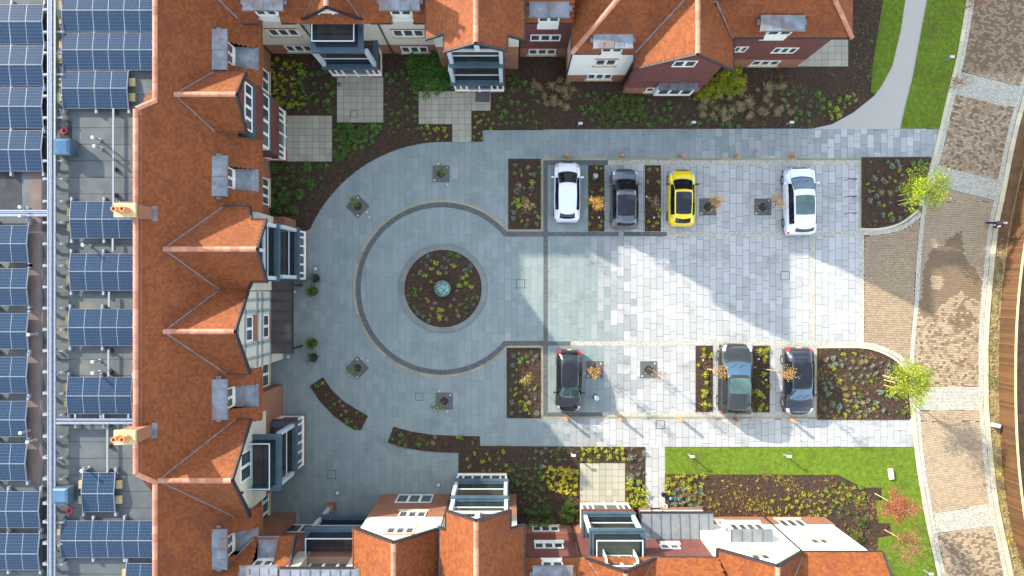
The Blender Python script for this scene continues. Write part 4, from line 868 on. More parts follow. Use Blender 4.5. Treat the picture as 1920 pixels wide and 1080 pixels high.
for i, (x0, x1, y0, ym, y1) in enumerate(ARR):
    p = fr(x0, y1, ZA); q = fr(x1, y0, ZA); mid = fr(0, ym, ZA).y; n = round((x1 - x0) / 61); cx = (p.x + q.x) / 2
    where = ('left of the cable tray' if x0 < 90 else 'between the cable tray and the tiled ridge'); order = ('near the top of the photo' if y0 < 330 else 'halfway down the roof' if y0 < 660 else 'towards the bottom of the photo')
    ar = thing('solar_array', f'ridged array of {2 * n if x0 > 90 else "dark blue"} solar panels {where}, {order}', 'solar panels', (cx, mid, FZ), group='solar arrays on the flat roof')
    LBL = {0: 'topmost', 4: 'first below the crossing tray', 12: 'three bay array at the very top beside the tiles', 13: 'second three bay array from the top', 14: 'two bay array just above the blue rooflight box', 15: 'array partly under the upper chimney', 16: 'array just below the upper chimney array', 17: 'array just above the lower pair of vent pipes', 18: 'array just above the horizontal tray branch', 19: 'small single bay array beside the lower blue rooflight', 20: 'three bay array along the bottom of the flat roof', 21: 'array cut off by the bottom right of the flat roof'}
    names = ['first', 'second', 'third', 'fourth', 'fifth', 'sixth', 'seventh', 'eighth', 'ninth', 'tenth', 'eleventh', 'lowest']
    ar['label'] = (f'{names[i]} dark blue solar array from the top, left of the cable tray' if i < 12 else f'{LBL[i]}, dark blue solar panels')
    tl = math.radians(9)
    for sgn, (ya, yb) in ((1, (mid, q.y)), (-1, (p.y, mid))):
        h = abs(yb - ya); sc = h / 1.075
        for k in range(n):
            piece('solar_panel', PM, ar, (p.x + (q.x - p.x) * (k + .5) / n, (ya + yb) / 2, ZA + .02 - h / 2 * math.sin(tl) + .05), (-sgn * tl, 0, 0), ((q.x - p.x) / n / 1.82, sc, 1))
    b = MB()
    for k in range(n + 1):
        xx = p.x + (q.x - p.x) * k / n; z0 = ZA - .14
        b.bar((xx, p.y - .12, z0), (xx, mid, ZA + .04), .035, .04, 0); b.bar((xx, mid, ZA + .04), (xx, q.y + .12, z0), .035, .04, 0)
        for yy in (p.y - .14, q.y + .14): b.box(xx - .06, xx + .06, yy - .10, yy + .10, FZ, z0 + .02, 0)
    b.box(p.x, q.x, mid - .015, mid + .015, ZA + .02, ZA + .06, 0); b.build('mounting_rail', 'panel_frame', ar)
    if x0 > 0:
        for yy in (mid - .42, mid + .42):
            b = MB(); b.box(p.x - .30, p.x + .05, yy - .22, yy + .22, FZ, FZ + .16); b.build('ballast_block', 'ballast', ar)
            if i in (14, 18, 19): b = MB(); b.box(q.x - .05, q.x + .30, yy - .22, yy + .22, FZ, FZ + .16); b.build('ballast_block', 'ballast', ar)
# cable tray with brackets
tz = FZ + .45
def tray(name, x0, y0, x1, y1, label, brackets):
    p = fr(x0, y1, tz); q = fr(x1, y0, tz); t = thing(name, label, 'cable tray', ((p.x + q.x) / 2, (p.y + q.y) / 2, FZ)); vert = (q.y - p.y) > (q.x - p.x)
    b = MB(); b.box(p.x, q.x, p.y, q.y, tz - .02, tz, 0); b.build('tray_base', 'steel', t)
    for f in (0, .36, .45, 1):
        b = MB()
        if vert: xx = p.x + (q.x - p.x) * f; b.box(xx - .035, xx + .035, p.y, q.y, tz + .002, tz + .09)
        else: yy = p.y + (q.y - p.y) * f; b.box(p.x, q.x, yy - .035, yy + .035, tz + .002, tz + .09)
        b.build('tray_rail', 'steel' if f != .36 else 'white_plastic', t)
    for v in brackets:
        b = MB()
        if vert:
            c = fr(0, v, tz).y; b.box(fr(80, 0, tz).x, fr(116, 0, tz).x, c - .05, c + .05, tz - .10, tz - .022)
            for xx in (80.5, 115.5): b.box(fr(xx, 0, tz).x - .08, fr(xx, 0, tz).x + .08, c - .08, c + .08, FZ, tz - .10)
        else:
            c = fr(v, 0, tz).x; b.box(c - .05, c + .05, p.y - .25, q.y + .25, tz - .10, tz - .022); b.box(c - .1, c + .1, p.y - .3, p.y - .1, FZ, tz - .1)
        b.build('bracket', 'grey_plastic', t)
tray('cable_tray', 91.5, -50, 104.5, 1130, 'long silver cable tray running the full height of the flat roof', [17, 59, 98, 139, 179, 220, 301, 335, 377, 417, 457, 498, 538, 578, 618, 658, 698, 738, 778, 819, 859, 899, 945, 980, 1020, 1059])
tray('cable_tray', 105, 785.5, 250, 793.5, 'short silver tray branch running right towards the lower chimney', [140, 193, 240])
tray('cable_tray', -40, 395, 91, 404.5, 'short silver tray branch running left below the upper brown membrane', [50])
def roofbox(px, py, lab):
    p = fr(px, py, FZ + .6); t = thing('rooflight', lab, 'rooflight', (p.x, p.y, FZ)); b = MB(); b.box(p.x - .44, p.x + .44, p.y - .44, p.y + .44, FZ, FZ + .75); b.build('kerb_upstand', 'metal_blue', t)
    b = MB(); b.add([(p.x + sx * .40, p.y + sy * .40, FZ + .755) for sx, sy in ((-1, -1), (1, -1), (1, 1), (-1, 1))] + [(p.x + sx * .30, p.y + sy * .30, FZ + .86) for sx, sy in ((-1, -1), (1, -1), (1, 1), (-1, 1))], [(4, 5, 6, 7), (0, 1, 5, 4), (1, 2, 6, 5), (2, 3, 7, 6), (3, 0, 4, 7)]); b.build('dome', 'blue_dome', t)
roofbox(119, 276, 'upper blue square rooflight box beside the cable tray'); roofbox(116, 928, 'lower blue square rooflight box beside the cable tray')
def redvent(px, py, lab):
    p = fr(px, py); t = thing('roof_outlet', lab, 'roof outlet', (p.x, p.y, FZ)); b = MB(); n = 16
    b.lathe((p.x, p.y, FZ), [(.19, 0), (.19, .07), (.12, .075), (.12, .02)], n); b.build('collar', 'red_paint', t); b = MB(); b.lathe((p.x, p.y, FZ), [(.115, .0), (.115, .10), (.06, .14)], 12); b.build('grate', 'black_trim', t)
redvent(121, 245, 'red ringed roof outlet above the upper blue rooflight'); redvent(131, 957, 'red ringed roof outlet below the lower blue rooflight')
VP = [(188, 263, 'upper'), (191, 279, 'second'), (54, 391, 'third'), (54, 407, 'fourth'), (170, 461, ''), (188, 676, ''), (188, 697, ''), (70, 626, ''), (55, 807, ''), (68, 824, ''), (168, 877, ''), (72, 630, '')][:11]
for i, (px, py, _) in enumerate(VP):
    p = fr(px, py); lab = ['pale vent pipe above its twin in the middle of the upper felt roof', 'pale vent pipe just below its twin in the upper felt roof', 'vent pipe just above the left tray branch', 'vent pipe just below the left tray branch', 'vent pipe between the two arrays by the upper chimney', 'upper pipe of the pair above the horizontal tray branch', 'lower pipe of the pair above the horizontal tray branch', 'lone vent pipe on the brown membrane strip', 'vent pipe at the corner of the ninth left array', 'vent pipe on the brown strip near the bottom', 'slanting vent pipe above the small single bay array'][i]
    t = thing('vent_pipe', lab, 'vent pipe', (p.x, p.y, FZ)); b = MB(); b.lathe((p.x, p.y, FZ), [(.10, 0), (.10, .06), (.055, .08), (.055, .75)], 10); b.build('pipe', 'grey_plastic', t); b = MB(); b.lathe((p.x, p.y, FZ + .75), [(.09, 0), (.10, .04), (.05, .11)], 10); b.build('cowl', 'white_plastic', t)
for (px, y0, y1, fe, lab) in ((218, 206, 396, (211, 318, 366), 'long thin pale conduit running down the upper felt roof'), (217, 448, 472, (), 'short conduit between arrays beside the upper chimney'), (210, 547, 575, (), 'short conduit between arrays in the middle of the roof'), (209, 655, 705, (657, 698), 'conduit beside the pair of vent pipes'), (207, 793, 884, (796, 836, 882), 'conduit running past the lower chimney')):
    p = fr(px, (y0 + y1) / 2); t = thing('conduit', lab, 'conduit', (p.x, p.y, FZ)); b = MB(); b.box(p.x - .05, p.x + .05, fr(0, y1).y, fr(0, y0).y, FZ + .26, FZ + .33); b.build('rail', 'grey_plastic', t)
    for q in fe: c = fr(0, q).y; b = MB(); b.lathe((p.x, c, FZ), [(.13, 0), (.13, .12), (.05, .2), (.05, .26)], 10); b.build('foot', 'black_trim', t)
# ================================================================ NORTH TERRACE, west half (faces south)
NT = thing('apartment_building', 'cream rendered and brick terrace with two gables and stacked balconies above the dark planting', 'building', (-7, 17, 0))
R_ = Roof(); ZT = 11.3
def gableS(xa, za, yf, xl, zl, xr, zr, PY, back=None):
    for x, z in ((xl, zl), (xr, zr)):
        z2_ = z + .01
        while PY(z2_) < yf + .02: z2_ += .02
        f = (z2_ - z) / (za - z); x2_ = x + (xa - x) * f; R_.face([(xa, yf, za), (x, yf, z), (x2_, PY(z2_), z2_), (xa, PY(za), za)])
        R_.edge((xa, yf - .03 * (1 if PY(9) > 0 else -1), za - .02), (x, yf - .03 * (1 if PY(9) > 0 else -1), z - .02), .08, .24); R_.valley((xa, PY(za), za), (x2_, PY(z2_), z2_), .08)
# main slope; eave hidden behind the gables
def notch(xs, y0, yb, PYf, z0, hw=.66):   # eave outline with gaps for the dormer fronts
    zz = z0
    while abs(PYf(zz)) < abs(yb): zz += .01
    o = []
    for x in xs: o += [(x - hw, y0, z0), (x - hw, PYf(zz), zz), (x + hw, PYf(zz), zz), (x + hw, y0, z0)]
    return o
DX = [(p_ - 960) * (H - 8.15) / FPX for p_ in (497, 751, 1030, 1152, 1471, 1036)]
R_.face([(-16.29, PYT(7.25), 7.25)] + notch(DX[:3], PYT(7.25), 16.3, PYT, 7.25) + [(3.62, PYT(7.25), 7.25), (3.62, PYT(ZT), ZT), (PX(ZT) - .0, PYT(ZT), ZT)])
R_.valley((PX(7.4), PYT(7.4), 7.4), (PX(ZT), PYT(ZT), ZT), .14)
gableS(-10.58, 9.35, 16.02, -12.83, 6.98, -8.46, 6.75, PYT)
# centre gable with stepped eaves
ga = (-1.98, 13.40, 11.07); sl_ = .82
zl1 = 11.07 - sl_ * 1.89; zl2 = 11.07 - sl_ * 3.03
R_.face([ga, (-1.98, PYT(11.07), 11.07), (-5.01, PYT(zl2), zl2), (-5.01, 14.42, zl2), (-3.87, 14.42, zl1), (-3.87, 13.40, zl1)])
R_.face([ga, (-.27, 13.40, 11.07 - sl_ * 1.71), (-.27, 14.3, 11.07 - sl_ * 1.71), (.72, 14.3, 11.07 - sl_ * 2.70), (.72, PYT(11.07 - sl_ * 2.70), 11.07 - sl_ * 2.70), (-1.98, PYT(11.07), 11.07)])
zr1, zr2 = 11.07 - sl_ * 1.71, 11.07 - sl_ * 2.70
for p, q in ((ga, (-3.87, 13.4, zl1)), (ga, (-.27, 13.4, zr1)), ((-3.87, 13.4, zl1), (-3.87, 14.42, zl1)), ((-3.87, 14.42, zl1), (-5.01, 14.42, zl2)), ((-5.01, 14.42, zl2), (-5.01, PYT(zl2), zl2)), ((-.27, 13.4, zr1), (-.27, 14.3, zr1)), ((-.27, 14.3, zr1), (.72, 14.3, zr2)), ((.72, 14.3, zr2), (.72, PYT(zr2), zr2))):
    R_.edge(Vector(p) + Vector((0, -.03, -.03)), Vector(q) + Vector((0, -.03, -.03)), .09, .2)
R_.valley((-1.98, PYT(11.07), 11.07), (-5.01, PYT(zl2), zl2)); R_.valley((-1.98, PYT(11.07), 11.07), (.72, PYT(zr2), zr2))
R_.build(NT, [((-10.58, PYT(9.35), 9.35), (-10.58, 16.02, 9.35)), ((-1.98, PYT(11.07), 11.07), (-1.98, 13.4, 11.07))])
b = MB(); b.box(-30, 3.6, PYT(ZT) - .1, 40, ZT - .3, ZT - .01); b.build('flat_roof', 'flat_roof', NT)
def gwallY(b, Y, pts, mm, s):   # gable wall outline (x,z); s=+1 when the wall faces south (thickness goes north)
    n = len(pts); vs = [(x, Y, z) for x, z in pts] + [(x, Y + .6 * s, z) for x, z in pts]
    b.add(vs, [list(range(n)), list(range(n, 2 * n))[::-1]] + [(i, n + i, n + (i + 1) % n, (i + 1) % n) for i in range(n)], mm)
b = MB(); YF = 16.26
b.box(-20.5, 3.55, 20.6, 48, -.05, ZT - .31, 0)
b.box(-16.75, -4.8, YF, YF + .4, -.06, 1.95, 0); b.box(-16.75, -4.8, YF, YF + .4, 1.951, 7.0, 2)
gwallY(b, YF - .01, [(-12.7, 6.6), (-8.6, 6.6), (-10.58, 9.1)], 2, 1)
b.box(-4.8, .42, 15.2, 16.2, -.06, 4.8, 0); b.box(-4.8, .42, 15.2, 16.2, 4.801, 8.7, 2); b.box(-16.75, 3.6, YF + .1, YF + .5, 6.9, 7.2, 2)
b.box(-3.6, -.5, 15.15, 15.6, 6.0, 9.6, 2); b.box(.42, 3.72, 16.04, 16.4, -.06, 1.95, 0); b.box(.42, 3.72, 16.02, 16.4, 1.951, 7.15, 1)
build_split(b, 'wall', ['brick', 'tile_hung', 'render_cream'], NT)
win_px(NT, 0, 0, 'S', YF, 536.5, 585.5, 96, 85, 3, sill='stone_sill'); win_px(NT, 0, 0, 'S', YF, 504, 559, 66.5, 54, 3, sill='stone_sill', head='brick')
win_px(NT, 0, 0, 'S', YF, 736.5, 795, 68, 55.5, 3, sill='stone_sill', head='brick'); win_px(NT, 0, 0, 'S', YF, 752.5, 802.5, 98, 87, 3, sill='stone_sill')
win_px(NT, 0, 0, 'S', 16.0, 994, 1051, 76, 65, 3); win_px(NT, 0, 0, 'S', 16.04, 991, 1042, 101.5, 92, 3, sill='stone_sill')
TS = face_T(0, YF, 'S'); window(NT, face_T(0, YF - .02, 'S'), 10.58, 6.2, 1.75, 1.7, 2)
bay(NT, TS, 8.96, 12.33, 1.66, True); balcony(NT, TS, 8.85, 12.45, 1.86, 2.85, 5.7); balcony(NT, TS, 9.15, 12.3, 1.8, 6.1, None, top=True)
TG = face_T(0, 15.2, 'S'); bay(NT, TG, .56, 3.89, 1.65, True); balcony(NT, TG, .55, 4.0, 1.85, 2.85, 5.75); balcony(NT, TG, .5, 3.85, 1.62, 6.1, 8.9)
g = MB(); g.box(-3.5, -.5, 13.50, 13.62, 9.15, 9.32); g.box(-2.12, -1.84, 13.50, 13.62, 9.32, 10.8); g.build('gable_truss', 'post_grey', NT)
g = MB(); g.add([(-3.3, 13.8, 9.3), (-.6, 13.8, 9.3), (-1.98, 13.8, 10.75)], [(0, 1, 2)]); g.build('gable_panel', 'render_cream', NT)
for px in (497, 751, 1030):
    x = (px - 960) * (H - 8.15) / FPX; fx = (px + (3 if px < 1000 else -2) - 960) * (H - 7) / FPX; flush_dormer(NT, face_T(0, YF - .02 if px < 1000 else 16.0, 'S'), -x, 8.15 if px > 1000 else 8.6, 5.75 if px > 1000 else 6.4)
def drain(parent, x, y, z1, n): b = MB(); b.tube([(x, y, 0), (x, y, z1)], .05, 6); b.build('drainpipe', 'black_trim', parent)
drain(NT, -12.95, YF - .1, 6.9, 0); drain(NT, -8.2, YF - .1, 6.8, 0); drain(NT, .5, 15.95, 7, 0); drain(NT, -16.6, YF - .1, 6, 0)
for g0, g1 in ((-16.2, DX[0] - .67), (DX[0] + .67, -12.9), (-8.4, DX[1] - .67), (DX[1] + .67, -5.05), (.75, DX[2] - .67), (DX[2] + .67, 3.6)): gutter(NT, [(g0, 15.8, 7.22), (g1, 15.8, 7.22)])
# roof top chimney, and unseen block added to cast shadow, beyond the frame top
b = MB(); b.box(-10.3, -9.0, 19.2, 20.2, 8.5, 13.5); ch = b.build('chimney', 'brick', NT)
for x in (-10.0, -9.3): b = MB(); b.lathe((x, 19.7, 13.5), [(.15, 0), (.12, .1), (.12, .55), (.15, .6)], 12); b.build('chimney_pot', 'terracotta', ch)
b = MB(); b.box(-27, -18.6, 21.6, 26, 9.5, 12.45, 0); b.box(-27.1, -18.5, 21.5, 26.1, 12.451, 12.6, 1); b.build('shadow_block', ['brick', 'lead'], NT)
# ================================================================ NORTH TERRACE, east half
NE = thing('apartment_building', 'white block and red brick gabled house at the right end of the upper terrace', 'building', (12, 16, 0))
R_ = Roof()
R_.face([(3.6, 14.13, 6.9)] + notch(DX[3:4], 14.13, 14.36, PYD, 6.9) + [(7.4, 14.13, 6.9), (16.0, PYD(ZT), ZT), (3.6 + 1.1 * (ZT - 6.9), PYD(ZT), ZT)])
R_.face([(3.6, 14.13, 6.9), (3.6 + 1.1 * (ZT - 6.9), PYD(ZT), ZT), (3.6, PYD(ZT) + 2, 6.9)])
R_.face([(10.48, 13.22, 9.7), (10.48, 24, 9.7), (7.4, 24, 6.82), (7.4, 13.22, 6.82)]); R_.face([(10.48, 13.22, 9.7), (13.4, 13.22, 6.6), (13.4, 24, 6.6), (10.48, 24, 9.7)])
R_.face([(13.3, PYF(6.9), 6.9)] + notch(DX[4:5], PYF(6.9), 15.3, PYF, 6.9, .78) + [(20.45, PYF(6.9), 6.9), (20.45 - 1.09 * 3.6, PYF(10.5), 10.5), (12, PYF(10.5), 10.5), (11.9, PYF(8.2), 8.2)])
R_.face([(20.45, PYF(6.9), 6.9), (20.45, 48, 6.9), (20.45 - 1.09 * 3.6, 48, 10.5), (20.45 - 1.09 * 3.6, PYF(10.5), 10.5)])
for p, q in (((10.48, 13.19, 9.68), (7.4, 13.19, 6.8)), ((10.48, 13.19, 9.68), (13.4, 13.19, 6.58)), ((7.38, 13.22, 6.8), (7.38, 14.1, 6.8)), ((13.42, 13.22, 6.6), (13.42, 15.0, 6.6)), ((3.58, 14.1, 6.87), (3.58, 15.8, 6.87))): R_.edge(p, q, .09, .18)
zi = 9.12; R_.valley((7.42, 14.15, 6.92), (9.86, PYD(zi), zi)); R_.valley((13.3, PYF(6.9), 6.85), (11.8, PYF(8.5), 8.5))
R_.build(NE, [((10.48, 24, 9.7), (10.48, 13.22, 9.7)), ((3.6 + 1.1 * (ZT - 6.9), PYD(ZT), ZT), (3.6, 14.13, 6.9)), ((20.45 - 1.09 * 3.6, PYF(10.5), 10.5), (20.45, PYF(6.9), 6.9))])
b = MB(); b.box(7.7, 16.4, 19.2, 48, -.05, 10.3, 0); b.box(16.41, 19.64, 19.2, 48, -.05, 6.9, 0); b.box(3.75, 7.69, 22.01, 48, -.05, 9.6, 0)
b.box(3.72, 7.7, 14.33, 22, -.06, 1.6, 0); b.box(3.72, 7.7, 14.33, 22, 1.601, 6.95, 3)
gwallY(b, 13.48, [(7.67, -.06), (12.75, -.06), (12.75, 1.6), (7.67, 1.6)], 0, 1); gwallY(b, 13.46, [(7.67, 1.601), (12.75, 1.601), (12.75, 7.0), (10.48, 9.45), (7.67, 6.9)], 1, 1)
b.box(7.67, 12.75, 13.9, 22, -.06, 6.6, 1)
b.box(12.76, 19.65, 15.3, 22, -.06, 1.9, 0); b.box(12.76, 19.65, 15.28, 22, 1.901, 6.95, 1)
build_split(b, 'wall', ['brick', 'tile_hung', 'render_cream', 'white_paint'], NE)
win_px(NE, 0, 0, 'S', 14.33, 1101, 1147, 148, 138.5, 3, sill='stone_sill'); win_px(NE, 0, 0, 'S', 14.33, 1116, 1155, 122, 111, 2, sill='stone_sill', head='brick')
win_px(NE, 0, 0, 'S', 13.46, 1262, 1305, 124.5, 113.5, 2)
win_px(NE, 0, 0, 'S', 13.48, 1211, 1226, 171.5, 164, 1, sill='stone_sill')
# lead roofed bay on the brick gable
bx0, bx1 = (1222 - 960) / 27.0, (1291 - 960) / 27.0
m = MB(); m.box(bx0, bx1, 13.42, 13.60, .9, 1.0); m.build('bay_base', 'white_paint', NE)
zc = 2.9; m = MB(); m.box(9.62, 12.2, 12.92 + .06, 13.45, zc - .1, zc); lr = m.build('lead_roof', 'lead_dark', NE)
for k in (1, 2, 3): m = MB(); xx = 9.62 + 2.58 * k / 4; m.box(xx - .02, xx + .02, 12.99, 13.44, zc + .001, zc + .03); m.build('lead_roll', 'lead_dark', lr)
ob = MB(); ob.box(9.7, 12.2, 13.0 + .2, 13.46, .55, zc - .1); orl = ob.build('oriel', 'white_paint', NE); window(orl, face_T(0, 13.2, 'S'), -10.95, .95, 2.3, 1.5, 3, depth2=True)
win_px(NE, 0, 0, 'S', 15.28, 1376, 1400, 97, 87, 2); win_px(NE, 0, 0, 'S', 15.28, 1449, 1493, 99, 89, 3); win_px(NE, 0, 0, 'S', 15.3, 1409, 1460, 122, 113.5, 3, sill='stone_sill')
x = (1152 - 960) * (H - 8.2) / FPX; flush_dormer(NE, face_T(0, 14.31, 'S'), -x, 7.75, 5.6)
x = (1471 - 960) * (H - 8.2) / FPX; flush_dormer(NE, face_T(0, 15.26, 'S'), -x, 8.0, 5.9, W=1.5, WR=2.6)
drain(NE, 7.62, 14.2, 6.6, 0); drain(NE, 3.66, 14.25, 6.6, 0); drain(NE, 12.85, 15.2, 6.6, 0)
for g0, g1, gy in ((3.6, DX[3] - .67, 14.1), (DX[3] + .67, 7.3, 14.1), (13.45, DX[4] - .8, 15.02), (DX[4] + .8, 20.45, 15.02)): gutter(NE, [(g0, gy, 6.86), (g1, gy, 6.86)])
# ================================================================ SOUTH TERRACE, west half (faces north)
SW = thing('apartment_building', 'brick and cream terrace along the bottom left with two orange gables and corner balconies', 'building', (-5, -17, 0))
R_ = Roof()
def gabN(xa, za, yf, xl, zl, xr, zr, yb=-24):
    R_.face([(xa, yf, za), (xl, yf, zl), (xl, yb, zl), (xa, yb, za)]); R_.face([(xa, yf, za), (xa, yb, za), (xr, yb, zr), (xr, yf, zr)])
    for x, z in ((xl, zl), (xr, zr)): R_.edge((xa, yf + .03, za - .02), (x, yf + .03, z - .02), .09, .24); R_.edge((x, yf, z), (x, yb, z), .08, .1)
gabN(-6.55, 10.55, -14.1, -9.3, 7.98, -4.32, 8.18)
gc = (-1.95, -12.7, 11.17); s2 = 1.016
zq = lambda x: 11.17 - s2 * abs(x + 1.95)
R_.face([gc, (-3.77, -12.7, zq(-3.77)), (-3.77, -13.8, zq(-3.77)), (-4.15, -13.8, zq(-4.15)), (-4.15, -24, zq(-4.15)), (-1.95, -24, 11.17)])
R_.face([gc, (-1.95, -24, 11.17), (.71, -24, zq(.71)), (.71, -13.75, zq(.71)), (-.09, -13.75, zq(-.09)), (-.09, -12.7, zq(-.09))])
for p, q in ((gc, (-3.77, -12.7, zq(-3.77))), (gc, (-.09, -12.7, zq(-.09))), ((-3.77, -12.7, zq(-3.77)), (-3.77, -13.8, zq(-3.77))), ((-3.77, -13.8, zq(-3.77)), (-4.15, -13.8, zq(-4.15))), ((-.09, -12.7, zq(-.09)), (-.09, -13.75, zq(-.09))), ((-.09, -13.75, zq(-.09)), (.71, -13.75, zq(.71))), ((.71, -13.75, zq(.71)), (.71, -24, zq(.71)))):
    R_.edge(Vector(p) + Vector((0, .03, -.03)), Vector(q) + Vector((0, .03, -.03)), .09, .2)
R_.flash.box(-4.36, -4.12, -24, -13.9, 8.1, 8.22)
# corner wing with a recessed dormer
hx = lambda px: (px - 960) * (H - 7.2) / FPX
hole = [(-15.35, PYA(6.75), 6.75), (-14.1, PYA(6.75), 6.75), (-14.1, PYA(7.75), 7.75), (-15.35, PYA(7.75), 7.75)]
R_.face([(-15.75, PYA(6.6), 6.6), (-13.1, PYA(6.6), 6.6), (-13.1, PYA(9.6), 9.6), (PX(9.6), PYA(9.6), 9.6), (PX(7.0), PYA(7.0), 7.0)], [hole])
R_.edge((-13.1, PYA(6.6), 6.6), (-13.1, PYA(9), 9), .1, .3); R_.valley((-15.6, PYA(6.7), 6.7), (PX(9.6), PYA(9.6), 9.6), .08)
R_.build(SW, [((-6.55, -24, 10.55), (-6.55, -14.1, 10.55)), ((-1.95, -24, 11.17), (-1.95, -12.7, 11.17))])
b = MB(); zb = zof(-14.3, 540 - 969)
b.box(-9.04, -4.3, -15, -14.3, -.06, zb, 0); gwallY(b, -14.3, [(-9.04, zb + .001), (-4.3, zb + .001), (-4.3, 7.9), (-6.55, 10.2), (-9.04, 7.9)], 2, -1)
b.box(-4.3, .3, -15, -14.3, -.06, 4.8, 0); b.box(-4.3, .3, -15, -14.3, 4.801, 8.2, 2); b.box(-3.7, -.2, -14.28, -14.2, 6.2, 9.3, 2)
b.box(-9.03, -4.31, -24, -15.01, -.06, 7.8, 0); b.box(-4.2, .3, -24, -15.01, -.06, 8.1, 0)
b.box(-16.74, -9.05, -17.2, -16.9 + .5, -.06, 6.3, 0); b.box(-13.3, -9.04, -17.6, -16.9, 3, 8.2, 2)
build_split(b, 'wall', ['brick', 'tile_hung', 'render_cream'], SW)
win_px(SW, 0, 0, 'N', -14.3, 787, 985 - 172, 942, 928, 3) if False else None
win_px(SW, 0, 0, 'N', -14.3, 744, 811, 928, 942.5, 3); win_px(SW, 0, 0, 'N', -14.3, 748, 799, 959, 970, 3, sill='stone_sill'); win_px(SW, 0, 0, 'N', -14.3, 725, 777, 989, 1001, 3, sill='stone_sill', head='brick')
win_px(SW, 0, 0, 'N', -16.4, 513, 590, 984, 998, 3)
TN = face_T(0, -14.3, 'N'); bay(SW, TN, -3.72, -.37, 1.52, False); balcony(SW, TN, -3.8, -.25, 1.72, 2.85, 5.75, deckm='deck_tile'); balcony(SW, TN, -3.75, -.2, 1.5, 6.1, 8.7, deckm='deck_tile')
g = MB(); g.box(-3.6, -.3, -12.92, -12.80, 8.95, 9.12); g.box(-2.1, -1.82, -12.92, -12.80, 9.12, 10.8); g.build('gable_truss', 'post_grey', SW)
g = MB(); g.add([(-3.3, -13.1, 9.1), (-.6, -13.1, 9.1), (-1.95, -13.1, 10.6)], [(2, 1, 0)]); g.build('gable_panel', 'render_cream', SW)
# corner balconies on a brick pier
TC = face_T(0, -16.85, 'N')
g = MB(); g.box(-12.75, -12.2, -15.35, -14.85, -.06, .9); g.build('brick_pier', 'brick', SW); g = MB(); g.box(-12.62, -12.38, -15.2, -14.98, .9, 2.5); g.build('post', 'post_grey', SW)
balcony(SW, TC, -12.75, -9.06, 1.92, 2.85, 5.05, posts=(True, False)); balcony(SW, TC, -12.85, -9.08, 1.95, 5.45, None, deckm='deck_dark', top=True)
window(SW, face_T(0, -16.85, 'N'), -11.0, 5.5, 2.6, 2.2, 3); 
for x0 in (-13.25, -9.75): g = MB(); g.box(x0, x0 + .75, -16.85, -16.35, 5.5, 8.1); g.build('dormer_cheek', 'render_cream', SW)
m = MB(); zz = 8.5; m.box(-13.5, -8.85, -18.6, -16.33, zz - .15, zz); lr = m.build('lead_roof', 'lead', SW)
for k in range(1, 8): m = MB(); xx = -13.5 + 4.65 * k / 8; m.box(xx - .02, xx + .02, -18.5, -16.35, zz + .001, zz + .05); m.build('lead_roll', 'lead', lr)
m = MB(); m.box(-13.5, -9.2, -16.33, -16.22, zz - .15, zz + .01); m.build('gutter', 'black_trim', SW)
inset_dormer(SW, face_T(0, PYA(7.75), 'N'), -14.72, 8.5, 6.9, .9, (1.12, .2, 7.72), W=1.1, WR=2.2)
drain(SW, -4.22, -14.2, 8.0, 0); drain(SW, -16.4, -16.2, 6, 0)
b = MB(); b.box(-16.74, -15.0, -16.2, -15.6, -.06, 6.2); build_split(b, 'wall', 'brick', SW)
# ================================================================ SOUTH TERRACE, east half
SE = thing('apartment_building', 'sunlit tile hung and bright white terrace at the bottom centre with metal entrance canopy', 'building', (10, -17, 0))
R_ = Roof()
R_.face([(.72, PYB(7.25), 7.25)] + notch(DX[5:6], PYB(7.25), -16.42, PYB, 7.25) + [(12.35, PYB(7.25), 7.25), (13.0, PYB(10.8), 10.8), (.72, PYB(10.8), 10.8)])
R_.face([(6.46, -16.18, 9.4), (4.17, -16.18, 6.95), (4.5, -16.23, 7.32), (6.46, PYB(9.4), 9.4)]); R_.face([(6.46, -16.18, 9.4), (6.46, PYB(9.4), 9.4), (8.45, -16.23, 7.32), (8.82, -16.18, 6.95)])
R_.face([(14.93, -15.65, 9.88), (12.3, -15.65, 7.14), (12.3, -25, 7.14), (14.93, -25, 9.88)]); R_.face([(14.93, -15.65, 9.88), (14.93, -25, 9.88), (17.2, -25, 7.6), (17.2, -15.65, 7.6)])
R_.face([(17.0, PYH(7.4), 7.4), (22.06, PYH(7.4), 7.4), (22.06, PYH(10.8), 10.8), (14.9, PYH(10.8), 10.8)])
for p, q in (((6.46, -16.14, 9.38), (4.17, -16.14, 6.93)), ((6.46, -16.14, 9.38), (8.82, -16.14, 6.93)), ((14.93, -15.62, 9.86), (12.3, -15.62, 7.12)), ((14.93, -15.62, 9.86), (17.2, -15.62, 7.58)), ((12.28, -15.65, 7.14), (12.28, -17.5, 7.14)), ((22.08, PYH(7.4), 7.4), (22.08, PYH(10.8), 10.8))): R_.edge(p, q, .10, .22)
R_.valley((4.52, -16.25, 7.33), (6.46, PYB(9.4), 9.4), .07); R_.valley((17.2, PYH(7.6), 7.6), (14.95, PYH(9.9), 9.9), .08); R_.valley((8.43, -16.25, 7.33), (6.46, PYB(9.4), 9.4), .07)
R_.build(SE, [((6.46, PYB(9.4), 9.4), (6.46, -16.18, 9.4)), ((14.93, -25, 9.88), (14.93, -15.65, 9.88))])
b = MB(); b.box(.3, 12.4, -17, -16.42, -.06, 1.9, 0); b.box(.3, 12.4, -17, -16.40, 1.901, 7.1, 1); gwallY(b, -16.385, [(4.3, 5.2), (8.7, 5.2), (8.7, 6.8), (6.46, 9.15), (4.3, 6.8)], 1, -1)
